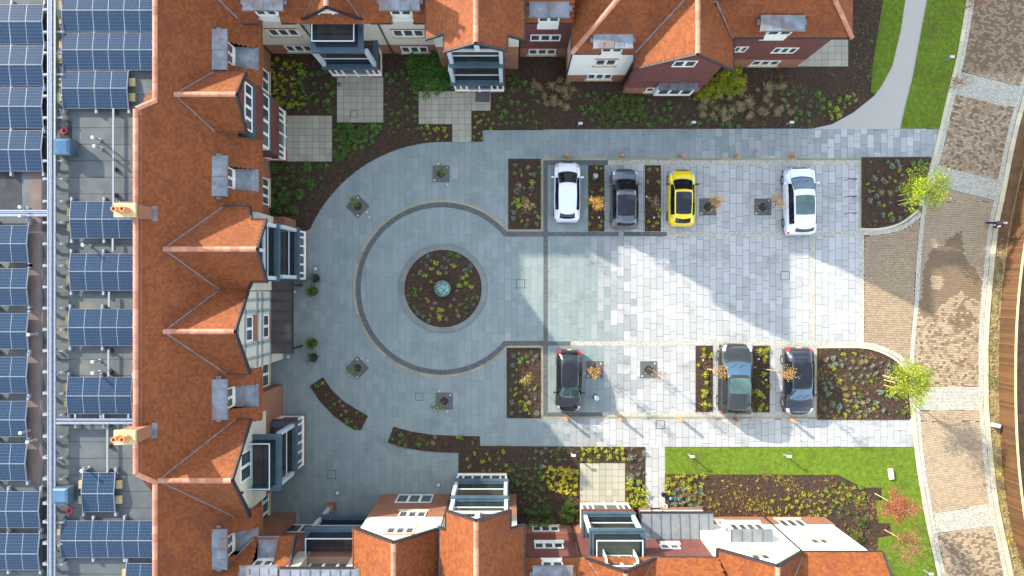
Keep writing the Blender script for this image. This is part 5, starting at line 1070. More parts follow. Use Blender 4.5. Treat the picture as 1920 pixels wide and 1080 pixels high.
gwallY(b, -15.85, [(12.3, 1.75), (17.5, 1.75), (17.2, 7.3), (14.93, 9.6), (12.3, 7.0)], 3, -1); b.box(12.3, 21.67, -17, -15.87, -.06, 1.749, 0); b.box(17.2, 21.5, -17, -15.86, 1.751, 7.3, 3); b.box(12.31, 21.5, -24, -17, -.06, 7.2, 3); b.box(.3, 12.3, -24, -17, -.06, 7, 1)
build_split(b, 'wall', ['brick', 'tile_hung', 'render_cream', 'white_paint'], SE)
win_px(SE, 0, 0, 'N', -16.42, 998, 1048, 987, 996.5, 3, sill='stone_sill'); win_px(SE, 0, 0, 'N', -16.4, 1002, 1056, 1018, 1028.5, 3)
for q in ((-16.4, 1001, 1057, 1013.5, 1018), ): g = MB(face_T(0, -16.4, 'N')); c0, c1 = zof(-16.4, 540 - q[3]), zof(-16.4, 540 - q[4]); f = (H - c0) / FPX; g.box((q[1] - 960) * f, (q[2] - 960) * f, 0, .04, c0, c1); g.build('window_panel', 'white_paint', SE)
TF_ = face_T(0, -16.4, 'N'); bay(SE, TF_, 4.7, 7.98, 1.6, True); balcony(SE, TF_, 4.65, 8.1, 1.65, 2.85, 5.75, deckm='deck_tile'); balcony(SE, TF_, 4.75, 8.15, 1.6, 6.1, None, deckm='deck_tile', top=True)
window(SE, face_T(0, -16.38, 'N'), 6.5, 6.15, 1.65, 1.8, 2)
for s in (5.55, 7.4): g = MB(); g.box(s, s + .08, -16.38, -16.0, 6.1, 7.9); g.build('door_cheek', 'white_paint', SE)
x = (1036 - 960) * (H - 7.9) / FPX; flush_dormer(SE, face_T(0, -16.38, 'N'), x, 8.3, 6.6)
# metal roofed entrance porch
z0p, z1p = 2.85, 3.15; pa, pb = 8.46, 13.2; xm = 12.3; pt = lambda x, y: (x, y, z0p + (z1p - z0p) * (-14.8 - y) / 1.6)
m = MB(); poly = [pt(pa, -14.8), pt(pb, -14.8), pt(pb, -15.84), pt(xm, -15.84), pt(xm, -16.39), pt(pa, -16.39)]
m.add(poly + [(x, y, z - .14) for x, y, z in poly], [tuple(range(6))[::-1], tuple(range(6, 12))] + [(i, (i + 1) % 6, 6 + (i + 1) % 6, 6 + i) for i in range(6)]); por = m.build('porch_roof', 'zinc_roof', SE)
for k in range(1, 8):
    xx = pa + (pb - pa) * (k / 7.6); ye = -16.38 if xx < xm else -15.83; m = MB(); m.bar(Vector(pt(xx, -14.8)) + Vector((0, 0, .03)), Vector(pt(xx, ye)) + Vector((0, 0, .03)), .04, .06); m.build('standing_seam', 'lead_dark', por)
m = MB(); m.box(pa - .04, pb + .04, -14.79, -14.68, z0p - .14, z0p + .03); m.box(pa - .09, pa - .005, -16.3, -14.8, z0p - .1, z0p + .1); m.build('gutter', 'black_trim', por)
m = MB(); m.box(8.75, 9.55, -16.3, -15.2, -.06, .55, 0); m.box(10.35, 13.1, -16.3, -15.2, -.06, .55, 0); m.box(8.8, 9.5, -16.3, -15.26, .551, 2.75, 1); m.box(10.4, 13.1, -16.3, -15.26, .551, 2.75, 1); m.build('porch_wall', ['brick', 'white_paint'], SE)
g = MB(); g.box(9.5, 10.4, -15.5, -15.4, 0, 2.6); dr = g.build('door', 'white_paint', SE); g = MB(); g.box(9.62, 10.28, -15.41, -15.37, .9, 2.0); g.build('door_pane', 'window_glass', dr); g = MB(); g.box(9.65, 9.72, -15.37, -15.32, 1.0, 1.2); g.build('door_handle', 'steel', dr)
window(SE, face_T(0, -15.25, 'N'), 12.0, .95, 1.8, 1.2, 2)
g = MB(); g.box(10.75, 11.25, -15.255, -15.19, 1.0, 1.5); sg = g.build('wall_sign', 'sign_red', SE)
for k, (a, c) in enumerate(((10.85, 1.32), (10.97, 1.32), (11.08, 1.32), (10.85, 1.15), (10.97, 1.15), (11.08, 1.15))): g = MB(); g.box(a, a + .07, -15.19, -15.18, c, c + .1); g.build('lettering', 'white_plastic', sg)
win_px(SE, 0, 0, 'N', -16.4, 1238, 1274, 1021, 1029.5, 2)
g = MB(); c0, c1 = zof(-16.4, 540 - 1016), zof(-16.4, 540 - 1021); f = (H - c0) / FPX; g.box((1236 - 960) * f, (1273 - 960) * f, -16.4, -16.34, c0, c1); g.build('window_panel', 'white_paint', SE)
# lead roofed oriel on the white block
zo = 5.3; f = (H - zo) / FPX; ox0, ox1 = (1370 - 960) * f, (1448 - 960) * f; oy = (540 - 993) * f
m = MB(); m.box(ox0, ox1, -15.85, oy - .0, zo - .12, zo); lr = m.build('lead_roof', 'zinc_roof', SE)
for k in range(0, 5): m = MB(); xx = ox0 + (ox1 - ox0) * k / 4; m.box(xx - .02, xx + .02, -15.84, oy - .01, zo + .001, zo + .05); m.build('lead_roll', 'lead_dark', lr)
m = MB(); m.box(ox0 + .1, ox1 - .1, -15.85, oy - .15, 3.2, zo - .12); m.box(ox0 + .05, ox1 - .05, -15.85, oy - .10, 3.05, 3.2); orl = m.build('oriel', 'white_paint', SE)
window(orl, face_T(0, oy - .15, 'N'), (ox0 + ox1) / 2, 3.7, ox1 - ox0 - .5, 1.25, 4, depth2=True); window(orl, face_T(ox0 + .1, 0, 'W'), -15.45, 3.7, .5, 1.2, 1, depth2=True)
win_px(SE, 0, 0, 'N', -15.85, 1343 + 2, 1357, 977, 984, 1, sill='stone_sill')
win_px(SE, 0, 0, 'N', -15.87, 1462, 1508, 974, 988, 3, sill='stone_sill'); win_px(SE, 0, 0, 'N', -15.86, 1520, 1553, 1010, 1020, 2, sill='stone_sill'); win_px(SE, 0, 0, 'N', -15.85, 1409, 1444, 1039, 1050, 2, sill='stone_sill')
drain(SE, 17.4, -15.78, 7.3, 0); drain(SE, .85, -16.32, 7, 0); drain(SE, 4.1, -16.32, 6.8, 0)
gutter(SE, [(.75, -16.1, 7.2), (DX[5] - .67, -16.1, 7.2)]); gutter(SE, [(DX[5] + .67, -16.1, 7.2), (4.15, -16.1, 7.2)]); gutter(SE, [(8.85, -16.1, 7.2), (12.3, -16.1, 7.2)]); gutter(SE, [(17.2, -15.7, 7.36), (22.05, -15.7, 7.36)])
# backs of the south terraces, beyond the bottom of the frame
b = MB(); b.box(.75, 12.39, -30, PYB(10.8) + .05, -.05, 10.72, 0); b.box(12.40, 21.9, -30, PYH(10.8) + .05, -.05, 10.70, 0); build_split(b, 'wall', 'brick', SE)
b = MB(); b.box(.7, 21.95, -30.1, PYB(10.8) - .02, 10.73, 10.80, 0); b.build('flat_roof', 'flat_roof', SE)
b = MB(); b.box(-16.6, -9.05, -30, -18.3, -.05, 8.3, 0); b.box(-9.03, .3, -30, -24.02, -.05, 7.7, 0); build_split(b, 'wall', 'brick', SW)
b = MB(); b.box(-9.2, .7, -30.1, -24.03, 7.71, 11.0, 0); b.build('back_wall', 'brick', SW)
# ================================================================ FENCE on the right
def fence_build():
    base = smooth_path([(1935, 250), (1915, 330), (1900, 400), (1888, 470), (1879, 545), (1874, 620), (1872.5, 700), (1874, 790), (1880, 880), (1892, 970), (1910, 1040), (1935, 1110)], 8)
    bp = gp(base); p, nm = resample(bp, .15); t = thing('timber_fence', 'tall curving brown timber board fence along the right edge', 'fence', (p[len(p) // 2].x, p[len(p) // 2].y, 0)); Hh = 1.75
    ms = []
    for v in range(5):
        b = MB(); b.box(-.012, .012, -.068, .068, .03, Hh - .03, 0, v / 4); me = bpy.data.meshes.new('fence_board'); me.from_pydata(b.v, [], b.f); at = me.attributes.new('tone', 'FLOAT', 'FACE'); at.data.foreach_set('value', b.t); me.materials.append(M['fence_wood']); ms.append(me)
    n = min(len(p) - 1, 300)
    for k in range(n):
        d = p[k + 1] - p[k]; piece('fence_board', ms[int(rnd() * 5)], t, ((p[k].x + p[k + 1].x) / 2 + ru(-.006, .006), (p[k].y + p[k + 1].y) / 2, ru(-.02, .01)), (0, 0, math.atan2(d.y, d.x) - math.pi / 2))
    q, qm = resample(bp, 2.4)
    for k in range(len(q) - 1):
        a, c = q[k], q[k + 1]; sgn = 1
        b = MB(); steps = 8; pts = [p[min(len(p) - 1, int(len(p) * (k + i / steps) / (len(q) - 1)))] for i in range(steps + 1)]
        for i in range(steps):
            if (pts[i + 1] - pts[i]).length > .05: b.bar((pts[i].x, pts[i].y, Hh), (pts[i + 1].x, pts[i + 1].y, Hh), .13, .05, 0)
        b.build('cap_rail', 'fence_cap', t)
        b = MB(); s = 1 if a.x > 0 else -1; b.box(a.x + .03, a.x + .13, a.y - .05, a.y + .05, 0, Hh - .03); b.build('fence_post', 'fence_wood', t)
fence_build()
far = gp([(1890, -60), (1975, -60), (1990, 1140), (1955, 1140), (1925, 1050), (1902, 970), (1890, 880), (1884, 790), (1882.5, 700), (1884, 620), (1889, 545), (1898, 470), (1910, 400), (1925, 330), (1945, 250), (1990, 250)])
farp = gp([(1935, 1110), (1911, 1040), (1893, 970), (1881, 880), (1875, 790), (1873.5, 700), (1875, 620), (1880, 545), (1889, 470), (1901, 400), (1916, 330), (1936, 250), (2500, 250), (2500, 1110)])
sheet('field', farp, -.08, .012, 'far_soil'); clods(gp([(1895, 560), (1930, 560), (1930, 1000), (1900, 960), (1885, 800)]), 25, bpy.data.objects['field'], 'far_soil')
sheet('bank', gp([(1912, 215), (1900, 290), (1885, 370), (1872, 430), (1866, 470), (1884, 470), (1897, 400), (1912, 330), (1932, 250), (1990, 200), (1990, -60), (1960, 60), (1935, 140)]), -.08, .02, 'far_soil')
# ================================================================ bollards, lamps, small fittings
def bollard(px, py, lab):
    p = w(px, py); t = thing('bollard', lab, 'bollard', (p.x, p.y, 0), group='timber bollards')
    b = MB(); b.lathe((p.x, p.y, 0), [(.105, -.02), (.105, .80), (.10, .82)], 14); b.build('post', 'wood_post', t, smooth=False); b = MB(); b.lathe((p.x, p.y, .82), [(.10, .002), (.095, .03), (.02, .05)], 14); b.build('cap', 'terracotta', t)
for px, py, s in ((1062, 294, 'behind the white hatchback'), (1164, 294, 'beyond the grey car'), (1276, 294, 'above the yellow car'), (1379, 294, 'above the orange leaved pit trees'), (1483, 294, 'beyond the white SUV')): bollard(px, py, f'round timber bollard on the upper pavement {s}')
for px, py, s in ((1061, 784), (1162, 784), (1275, 785), (1377, 786), (1482, 787)) and ((1061, 784, 'below the black hatchback with red tail lights'), (1162, 784, 'right of the green charging post'), (1275, 785, 'below the left planted strip'), (1377, 786, 'below the big dark SUV'), (1482, 787, 'below the black saloon')): bollard(px, py, f'round timber bollard on the sunny lower pavement {s}')
def lampb(px, py, lab, hh=.85, flat=False, rot=0):
    p = w(px, py); t = thing('lamp_bollard', lab, 'garden lamp', (p.x, p.y, 0)); b = MB(); b.box(p.x - .045, p.x + .045, p.y - .045, p.y + .045, 0, hh - .06); b.build('post', 'grey_plastic', t)
    b = MB(); b.box(p.x - .05, p.x + .24, p.y - .08, p.y + .08, hh - .06, hh); b.build('lamp_head', 'white_plastic', t)
for px, py, s in ((1290, 851, 'left one of two on the sunny lawn'), (1469, 851, 'right one of two on the sunny lawn'), (1071, 849, 'in the lower garden left of the stone patio'), (1084, 236, 'in the dark bed right of the paved garden patio'), (1293, 234, 'in the dark bed below the brick gable'), (1474, 234, 'in the dark bed near the grey footpath'), (1770, 113, 'at the lawn edge beside the upper road'), (1731, 1068, 'at the bottom lawn corner by the kerb')):
    lampb(px, py, f'pale rectangular lamp bollard, {s}')
def box_thing(name, px, py, sx, sy, sz, m, lab, cat, rot=0, z=0.03):
    p = w(px, py); b = MB(Matrix.Rotation(rot, 4, 'Z')); e = .02; b.box(-sx / 2, sx / 2, -sy / 2, sy / 2, 0, sz - e); b.box(-sx / 2 + e, sx / 2 - e, -sy / 2 + e, sy / 2 - e, sz - e + .001, sz); b.add([], [])
    o = b.build(name, m, None, label=lab, cat=cat); o.location = (p.x, p.y, z); return o
box_thing('stone_block', 1669, 888, .30, .72, .16, 'white_paint', 'pale broken concrete slab lying on the lawn above the red trees', 'slab', .15, .05)
box_thing('utility_box', 1843, 784, .5, .3, 1.0, 'white_plastic', 'white utility box standing on the verge in front of the fence', 'utility box') if False else None
p = w(1800, 775); box_thing('marker_box', 1862, 796, .42, .26, .5, 'white_plastic', 'white marker box standing between the kerb and the fence', 'marker box', -.2)
for px, py, s in ((592, 504, 'beside the upper spiky potted plant'), (553, 547, 'at the upper corner of the entrance canopy'), (541, 669, 'at the lower corner of the entrance canopy'), (633, 924, 'in the shaded lower left courtyard'), (822, 909, 'in front of the lower brick gable wall'), (1483, 1015, 'in the planting below the lawn')):
    b = MB(); b.box(-.15, .15, -.15, .15, 0, .03, 1); b.box(-.11, .11, -.11, .11, .0301, .05, 0); o = b.build('ground_light', ['white_plastic', 'metal_blue'], None, label=f'small square white inset light, {s}', cat='ground light'); o.location = w(px, py) + Vector((0, 0, .006))
for px, py, sz, s in ((1472, 517, .62, 'in the lit paving between the white SUV and black saloon'), (786, 744, .55, 'left of the lowest courtyard tree pit'), (976, 532, .62, 'right of the round planted bed'), (1238, 796, .6, 'on the lower pavement by the third bollard'), (622, 890, .6, 'in the lower left courtyard'), (664, 214, .5, 'on the square patio under the open balcony')):
    b = MB(); h = sz / 2
    for a in ((-h, h, -h, -h + .04), (-h, h, h - .04, h), (-h, -h + .04, -h + .04, h - .04), (h - .04, h, -h + .04, h - .04)): b.box(*a, 0, .006, 1)
    b.box(-h + .05, h - .05, -h + .05, h - .05, 0, .004, 0); o = b.build('manhole_cover', ['slab_pale' if px > 1200 else ('patio_slab' if py < 230 else 'slab_blue'), 'sett_dark'], None, label=f'square paved manhole cover {s}', cat='manhole'); o.location = w(px, py) + Vector((0, 0, .04 if py < 230 else .006))
for px, py, s in ((1592, 338, 'upper of three'), (1592, 370, 'middle of three'), (1592, 401, 'lower of three')):
    b = MB(); p0 = w(px, py); q = [(-.3, 0, 0), (-.3, 0, .55), (-.22, 0, .68), (.22, 0, .68), (.3, 0, .55), (.3, 0, 0)]; b.tube([(a, c, d) for a, c, d in q], .025, 8); o = b.build('bicycle_hoop', 'dark_metal', None, smooth=True, label=f'black bicycle hoop on the paving right of the white SUV, {s}', cat='bike rack', group='bicycle hoops'); o.location = p0
# charging posts
def charger(px, py, lab):
    p = w(px, py); t = thing('charging_post', lab, 'charging post', (p.x, p.y, 0)); b = MB(); b.lathe((p.x, p.y, 0), [(.16, 0), (.16, .03), (.15, .05), (.15, 1.05)], 18); b.build('body', 'teal', t)
    b = MB(); b.lathe((p.x, p.y, 1.052), [(.165, 0), (.165, .05), (.13, .07)], 18); b.build('cap', 'timber_grey', t); b = MB(); b.box(p.x - .13, p.x - .05, p.y + .10, p.y + .165, .6, 1.0); b.build('screen', 'white_plastic', t)
    for dx, dy in ((-.22, -.02), (-.06, .22)): b = MB(); b.lathe((p.x + dx, p.y + dy, .75), [(.04, 0), (.055, .05), (.04, .13)], 8); b.build('socket', 'black_trim', t); b = MB(); b.tube([(p.x + dx, p.y + dy, .8), (p.x + dx * 1.2, p.y + dy * 1.2, .35), (p.x + dx * .7, p.y + dy * .7, .2)], .02, 5); b.build('cable', 'black_trim', t)
charger(1116, 743, 'green charging post with grey cap in the shade beside the black hatchback'); charger(1114, 334, 'green charging post with grey cap in the planted strip by the white hatchback')
# mosaic globe
p = w(831, 541); t = thing('mosaic_globe', 'turquoise mosaic ball in the middle of the round planted bed', 'sculpture', (p.x, p.y, 0)); GR = .575
m = MB(); prof = [(GR * math.cos(math.radians(a)), GR + GR * math.sin(math.radians(a))) for a in range(-80, 90, 10)]; m.lathe((p.x, p.y, 0), prof, 24); m.build('core', 'grout', t, smooth=True)
V = []; Fq = []; T = []; MI = []
for la in np.arange(-60, 88, 6.2):
    r = math.cos(math.radians(la)); nn = max(3, int(2 * math.pi * GR * r / .062))
    for k in range(nn):
        lo = 2 * math.pi * k / nn + la; s = .026; d = Vector((r * math.cos(lo), r * math.sin(lo), math.sin(math.radians(la)))); u = Vector((-math.sin(lo), math.cos(lo), 0)); v = d.cross(u); c = p + Vector((0, 0, GR)) + d * (GR + .006) - p; o = len(V); s *= ru(.75, 1.05)
        V += [c - u * s - v * s, c + u * s - v * s, c + u * s + v * s, c - u * s + v * s]; Fq.append([o, o + 1, o + 2, o + 3]); T.append(rnd()); MI.append(1 if rnd() < .1 else (2 if rnd() < .08 else 0))
me = npmesh('mosaic_tiles', [tuple(a) for a in V], Fq, T, ('mosaic', 'mosaic_gold', 'black_trim'), mi=MI); o = bpy.data.objects.new('mosaic_tiles', me); link(o, t); prop(o, kind='stuff')
# ================================================================ LEAVES AND PLANTS
def leafquads(c, u, v): return np.stack([c - u, c + v * .9 - u * .1, c + u, c - v * .9 - u * .1], 1)
def plant_mesh(kind, seed):
    rs = np.random.RandomState(seed)
    def rv(n): a = rs.uniform(0, 6.283, n); return np.stack([np.cos(a), np.sin(a), 0 * a], 1)
    if kind == 'silver':
        n = 110; d = rv(n); e = rs.uniform(.15, 1.45, n); R0 = .17 * (1 + .15 * np.sin(np.arctan2(d[:, 1], d[:, 0]) * 3 + seed))
        dr = d * np.cos(e)[:, None] + np.array([0, 0, 1]) * np.sin(e)[:, None]; c = dr * (R0 * rs.uniform(.6, 1, n))[:, None] * np.array([1, 1, .9]); u = dr * .045 + rs.normal(0, .012, (n, 3)); v = np.cross(u, rs.normal(0, 1, (n, 3))); v = v / np.linalg.norm(v, axis=1)[:, None] * .016; m = 'leaf_silver'; t = .25 + .75 * rs.rand(n)
    elif kind in ('lime', 'green', 'yellow'):
        n = 46; d = rv(n); r = .19 * rs.rand(n) ** .6 * (1 + .45 * np.sin(np.arctan2(d[:, 1], d[:, 0]) * (2 + seed % 3) + seed)); c = d * r[:, None]; c[:, 2] = .06 + .12 * (1 - (r / .17) ** 2) + rs.uniform(-.02, .02, n); u = d * .046 + rs.normal(0, .016, (n, 3)); v = np.cross(u, [0, 0, 1.0]) * .62 + rs.normal(0, .006, (n, 3)); m = {'lime': 'leaf_lime', 'green': 'leaf_green', 'yellow': 'leaf_yellow'}[kind]; t = rs.rand(n)
    elif kind == 'grass':
        n = 70; d = rv(n); d[:, :] = d * rs.uniform(.2, 1, n)[:, None]; bias = rv(1) * .5; d = d + bias; c = d * .13; c[:, 2] = .13; u = d * .14; u[:, 2] = .05 * rs.randn(n); v = np.cross(u, [0, 0, 1.0]); v = v / (np.linalg.norm(v, axis=1)[:, None] + 1e-6) * .009; m = 'leaf_tan'; t = rs.rand(n)
    elif kind == 'weed':
        n = 16; d = rv(n); c = d * .06 * rs.rand(n)[:, None]; c[:, 2] = .06; u = d * .045; v = np.cross(u, [0, 0, 1.0]) * .45; m = 'leaf_mid'; t = rs.rand(n)
    elif kind in ('shrub', 'shrub_lime', 'shrub_mid'):
        n = 420; d = rv(n); e = np.arcsin(rs.rand(n)); k = 9; cl = rv(k) * rs.uniform(.15, .75, k)[:, None]; cl[:, 2] = rs.uniform(.3, .75, k); j = rs.randint(0, k, n)
        dr = d * np.cos(e)[:, None] + np.array([0, 0, 1]) * np.sin(e)[:, None]; c = cl[j] * .75 + dr * .26 * rs.uniform(.5, 1, n)[:, None]; u = dr * .03 + rs.normal(0, .032, (n, 3)); v = np.cross(u, rs.normal(0, .6, (n, 3)) + [0, 0, 1.0]); v = v / (np.linalg.norm(v, axis=1)[:, None] + 1e-6) * .026; c[:, 2] *= .8; m = {'shrub': 'leaf_green', 'shrub_lime': 'leaf_lime', 'shrub_mid': 'leaf_mid'}[kind]; t = rs.rand(n) * .5 + .5 * rs.rand(k)[j]
    V = leafquads(c, u, v); return npmesh(kind + '_plant', V, np.arange(4 * len(V)).reshape(-1, 4), t, (m,))
PMSH = {k: [plant_mesh(k, s * 7 + i) for i in range(4)] for s, k in enumerate(('silver', 'lime', 'green', 'yellow', 'grass', 'weed', 'shrub', 'shrub_lime', 'shrub_mid'))}
BN = {'nw_bay': 'the upper left car park bed', 'sw_bay': 'the lower left car park bed', 'round': 'the round bed around the mosaic ball', 'ne_corner': 'the upper right corner bed', 'se_corner': 'the lower right corner bed', 'strip_a': 'the strip right of the white hatchback', 'strip_b': 'the strip left of the yellow car', 'strip_c': 'the strip left of the dark SUV', 'strip_d': 'the strip right of the dark SUV', 'crescent': 'the curved crescent bed', 'south': 'the lower garden bed beside the patio', 'south_east': 'the sunny bed below the lawn', 'north': 'the shaded upper garden', 'arc': 'the curved tail of the lower garden bed'}
KN = {'silver': ('silver_plant', 'silvery grey mound plant', 'plant'), 'lime': ('lime_plant', 'yellow green leafy plant', 'plant'), 'green': ('green_plant', 'small fresh green plant', 'plant'), 'yellow': ('yellow_plant', 'bright yellow leaved plant', 'plant'), 'grass': ('grass_tuft', 'straw coloured grass tuft', 'grass'), 'shrub': ('shrub', 'bushy green shrub', 'shrub'), 'shrub_lime': ('shrub', 'bushy yellow green shrub', 'shrub'), 'shrub_mid': ('shrub', 'mid green bushy shrub', 'shrub')}
def plant(kind, x, y, bed, s=1.0, z=.03, area=None):
    nm, lab, cat = KN[kind]; area = area or BN[bed]; o = bpy.data.objects.new(nm, PMSH[kind][int(rnd() * 4)]); C.objects.link(o); o.location = (x, y, z); o.rotation_euler = (ru(-.08, .08), ru(-.08, .08), ru(0, 6.28)); s *= ru(.55, 1.3); o.scale = (s * ru(.75, 1.25), s * ru(.75, 1.25), s * ru(.8, 1.1))
    prop(o, f'{lab} in {area}' if not area.startswith('by') else f'{lab} {area}', cat, f'{lab}s in {area}' if not area.startswith('by') else f'{lab}s {area}'); return o
def spots(lst, ox, oy, sc, kind, bed, s=1.0):
    for a, b in lst: X, Y = g2(ox + a / sc, oy + b / sc); plant(kind, X, Y, bed, s)
A = (740, 450, 6.0)
spots([(465, 262), (415, 325), (500, 375), (345, 400), (412, 470), (660, 290), (765, 425), (810, 398), (800, 485), (728, 512), (860, 525), (355, 655), (425, 768), (520, 785), (630, 738), (403, 850), (510, 866)], *A, 'lime', 'round', .95)
spots([(230, 548), (228, 612), (155, 625), (155, 705), (290, 660), (810, 670), (745, 722), (803, 755), (890, 727), (813, 825), (620, 160), (715, 185), (655, 212), (880, 650), (930, 645), (225, 755), (160, 540)], *A, 'green', 'round', .9)
spots([(373, 185), (410, 230), (303, 250), (357, 283), (565, 205), (600, 235), (535, 303), (852, 290), (858, 350), (795, 345), (912, 430), (260, 825), (320, 855), (390, 908), (207, 390), (290, 365), (580, 370), (582, 313), (665, 670)], *A, 'silver', 'round', .95)
spots([(300, 535), (690, 800), (735, 855), (575, 878), (440, 710), (480, 790), (690, 575), (385, 700)], *A, 'grass', 'round', .8)
A = (930, 640, 6.75)
spots([(450, 135), (510, 185), (468, 237), (220, 300), (215, 430), (245, 510), (190, 617), (425, 615), (495, 715), (200, 765), (310, 885), (200, 908), (518, 908), (290, 150), (220, 180)], *A, 'silver', 'sw_bay')
spots([(403, 262), (262, 355), (250, 600), (243, 667), (313, 760), (300, 805), (370, 800), (380, 862), (420, 912), (495, 587)], *A, 'lime', 'sw_bay', .8); spots([(390, 190), (300, 240)], *A, 'green', 'sw_bay', 1.3); spots([(375, 685), (435, 765), (320, 630)], *A, 'grass', 'sw_bay')
A = (930, 290, 7.2)
spots([(257, 140), (250, 255), (475, 455), (520, 262), (277, 415), (280, 495), (245, 775), (235, 865), (530, 780), (425, 885), (240, 585), (548, 935), (400, 770)], *A, 'silver', 'nw_bay')
spots([(345, 278), (460, 265), (485, 380), (460, 540), (287, 618), (305, 690), (350, 895), (505, 685), (225, 655), (570, 840)], *A, 'lime', 'nw_bay', .8); spots([(385, 460), (415, 180), (330, 440)], *A, 'grass', 'nw_bay'); spots([(328, 210), (583, 175), (410, 955), (325, 835), (360, 600), (290, 655)], *A, 'green', 'nw_bay')
A = (1520, 640, 6.75)
spots([(195, 230), (280, 213), (222, 313), (377, 245), (300, 285), (385, 300), (440, 220), (635, 185), (745, 210), (885, 265), (770, 307), (975, 300), (962, 378), (628, 437), (720, 440), (515, 460), (575, 505), (655, 525), (235, 525), (160, 525), (255, 470), (175, 590), (263, 585), (215, 663), (875, 640), (945, 685), (1015, 690), (268, 793), (175, 840), (720, 748), (575, 770), (820, 775), (355, 820), (465, 810), (605, 890), (730, 870), (258, 890), (695, 930), (835, 948), (910, 865), (987, 920), (680, 345), (580, 335), (820, 400)], *A, 'silver', 'se_corner')
spots([(280, 340), (540, 590), (440, 745), (545, 660), (845, 825), (345, 885), (435, 930), (475, 880), (360, 500), (610, 950), (790, 850), (570, 820), (410, 160), (550, 155), (760, 500)], *A, 'lime', 'se_corner', .8); spots([(510, 250), (700, 650), (490, 740), (670, 780), (420, 690), (400, 610), (495, 405), (640, 240), (700, 260), (480, 350)], *A, 'grass', 'se_corner', 1.1); spots([(1080, 885), (1160, 900), (905, 740), (610, 690)], *A, 'green', 'se_corner')
A = (1600, 280, 6.75)
spots([(215, 160), (430, 160), (550, 155), (575, 220), (485, 220), (310, 283), (260, 370), (255, 480), (197, 533), (555, 500), (285, 600), (205, 650), (315, 690), (615, 700), (640, 770), (275, 905), (485, 885), (580, 875), (395, 410), (365, 830), (860, 350), (900, 250)], *A, 'silver', 'ne_corner')
spots([(695, 265), (245, 530), (375, 715), (460, 820), (520, 405), (575, 270), (180, 440)], *A, 'lime', 'ne_corner', .8); spots([(440, 350), (345, 370), (330, 530), (450, 670), (600, 340), (430, 560)], *A, 'grass', 'ne_corner', 1.1); spots([(830, 170), (740, 190), (810, 260)], *A, 'green', 'ne_corner', 1.2)
spots([(1118, 315), (1127, 316), (1128, 356), (1110, 360), (1105, 378), (1110, 408), (1125, 424), (1105, 420), (1128, 415)], 0, 0, 1, 'lime', 'strip_a', .75)
spots([(1232, 318), (1214, 341), (1217, 318), (1235, 341), (1217, 372), (1236, 393), (1216, 415), (1231, 418), (1224, 424), (1235, 405)], 0, 0, 1, 'lime', 'strip_b', .75)
spots([(1319, 655), (1318, 667), (1333, 666), (1322, 702), (1324, 718), (1320, 737), (1326, 734), (1321, 758), (1330, 760), (1309, 684)], 0, 0, 1, 'lime', 'strip_c', 1.05)
spots([(1430, 660), (1436, 668), (1432, 677), (1437, 655), (1423, 658), (1431, 701), (1430, 717), (1441, 723), (1424, 738), (1420, 735), (1430, 743), (1429, 759), (1423, 768), (1437, 765)], 0, 0, 1, 'lime', 'strip_d', 1.05)
spots([(595, 723), (626, 746), (628, 757), (620, 764), (652, 789), (668, 800), (681, 779), (669, 773)], 0, 0, 1, 'green', 'crescent', 1.0); spots([(641, 760), (648, 771), (636, 752)], 0, 0, 1, 'grass', 'crescent', 1.0); spots([(605, 718), (612, 740), (640, 778), (660, 790)], 0, 0, 1, 'lime', 'crescent', .6)
spots([(737, 822), (751, 814), (750, 829), (785, 832), (802, 831), (865, 820), (838, 832), (892, 822)], 0, 0, 1, 'green', 'arc', 1.0); spots([(815, 829), (818, 820), (762, 834)], 0, 0, 1, 'grass', 'arc'); spots([(858, 819), (886, 830), (890, 850), (876, 860), (880, 875)], 0, 0, 1, 'lime', 'arc', .7)
AR = {1: 'by the right side of the sunlit patio', 2: 'by the top edge of the sunlit patio', 3: 'by the upper left of the sunlit patio', 4: 'by the left side of the sunlit patio', 5: 'by the lower tower bay in the lower garden', 6: 'by the tile hung wall in the lower garden', 7: 'by the patio doors in the lower garden', 8: 'by the entrance path edge', 9: 'by the kink in the lower garden edge',
 10: 'by the porch in the sunny bed', 11: 'by the top of the porch planting', 12: 'by the middle of the sunny bed', 13: 'by the right part of the sunny bed', 14: 'by the maples in the sunny bed', 15: 'by the white gable end',
 20: 'by the left wall of the shaded garden', 21: 'by the left of the open balcony tower', 22: 'by the space between the two upper patios', 23: 'by the curved paving edge, upper left', 24: 'by the lower side of the left patios', 25: 'by the left range below the first bay', 26: 'by the curved paving edge near the brick bay', 27: 'by the left of the centre gable tower', 28: 'by the right of the brick gable', 29: 'by the foot of the brick gable', 30: 'by the right of the centre gable tower', 31: 'by the front of the white block and brick gable',
 32: 'by the front of the white block', 33: 'by the tile hung wall of the upper garden', 34: 'by the right wing of the upper terrace', 35: 'by the pavement below the brick gable', 36: 'by the corner patio of the upper terrace', 37: 'by the bend of the grey footpath', 38: 'by the upper lawn strip', 39: 'by the L shaped patio'}
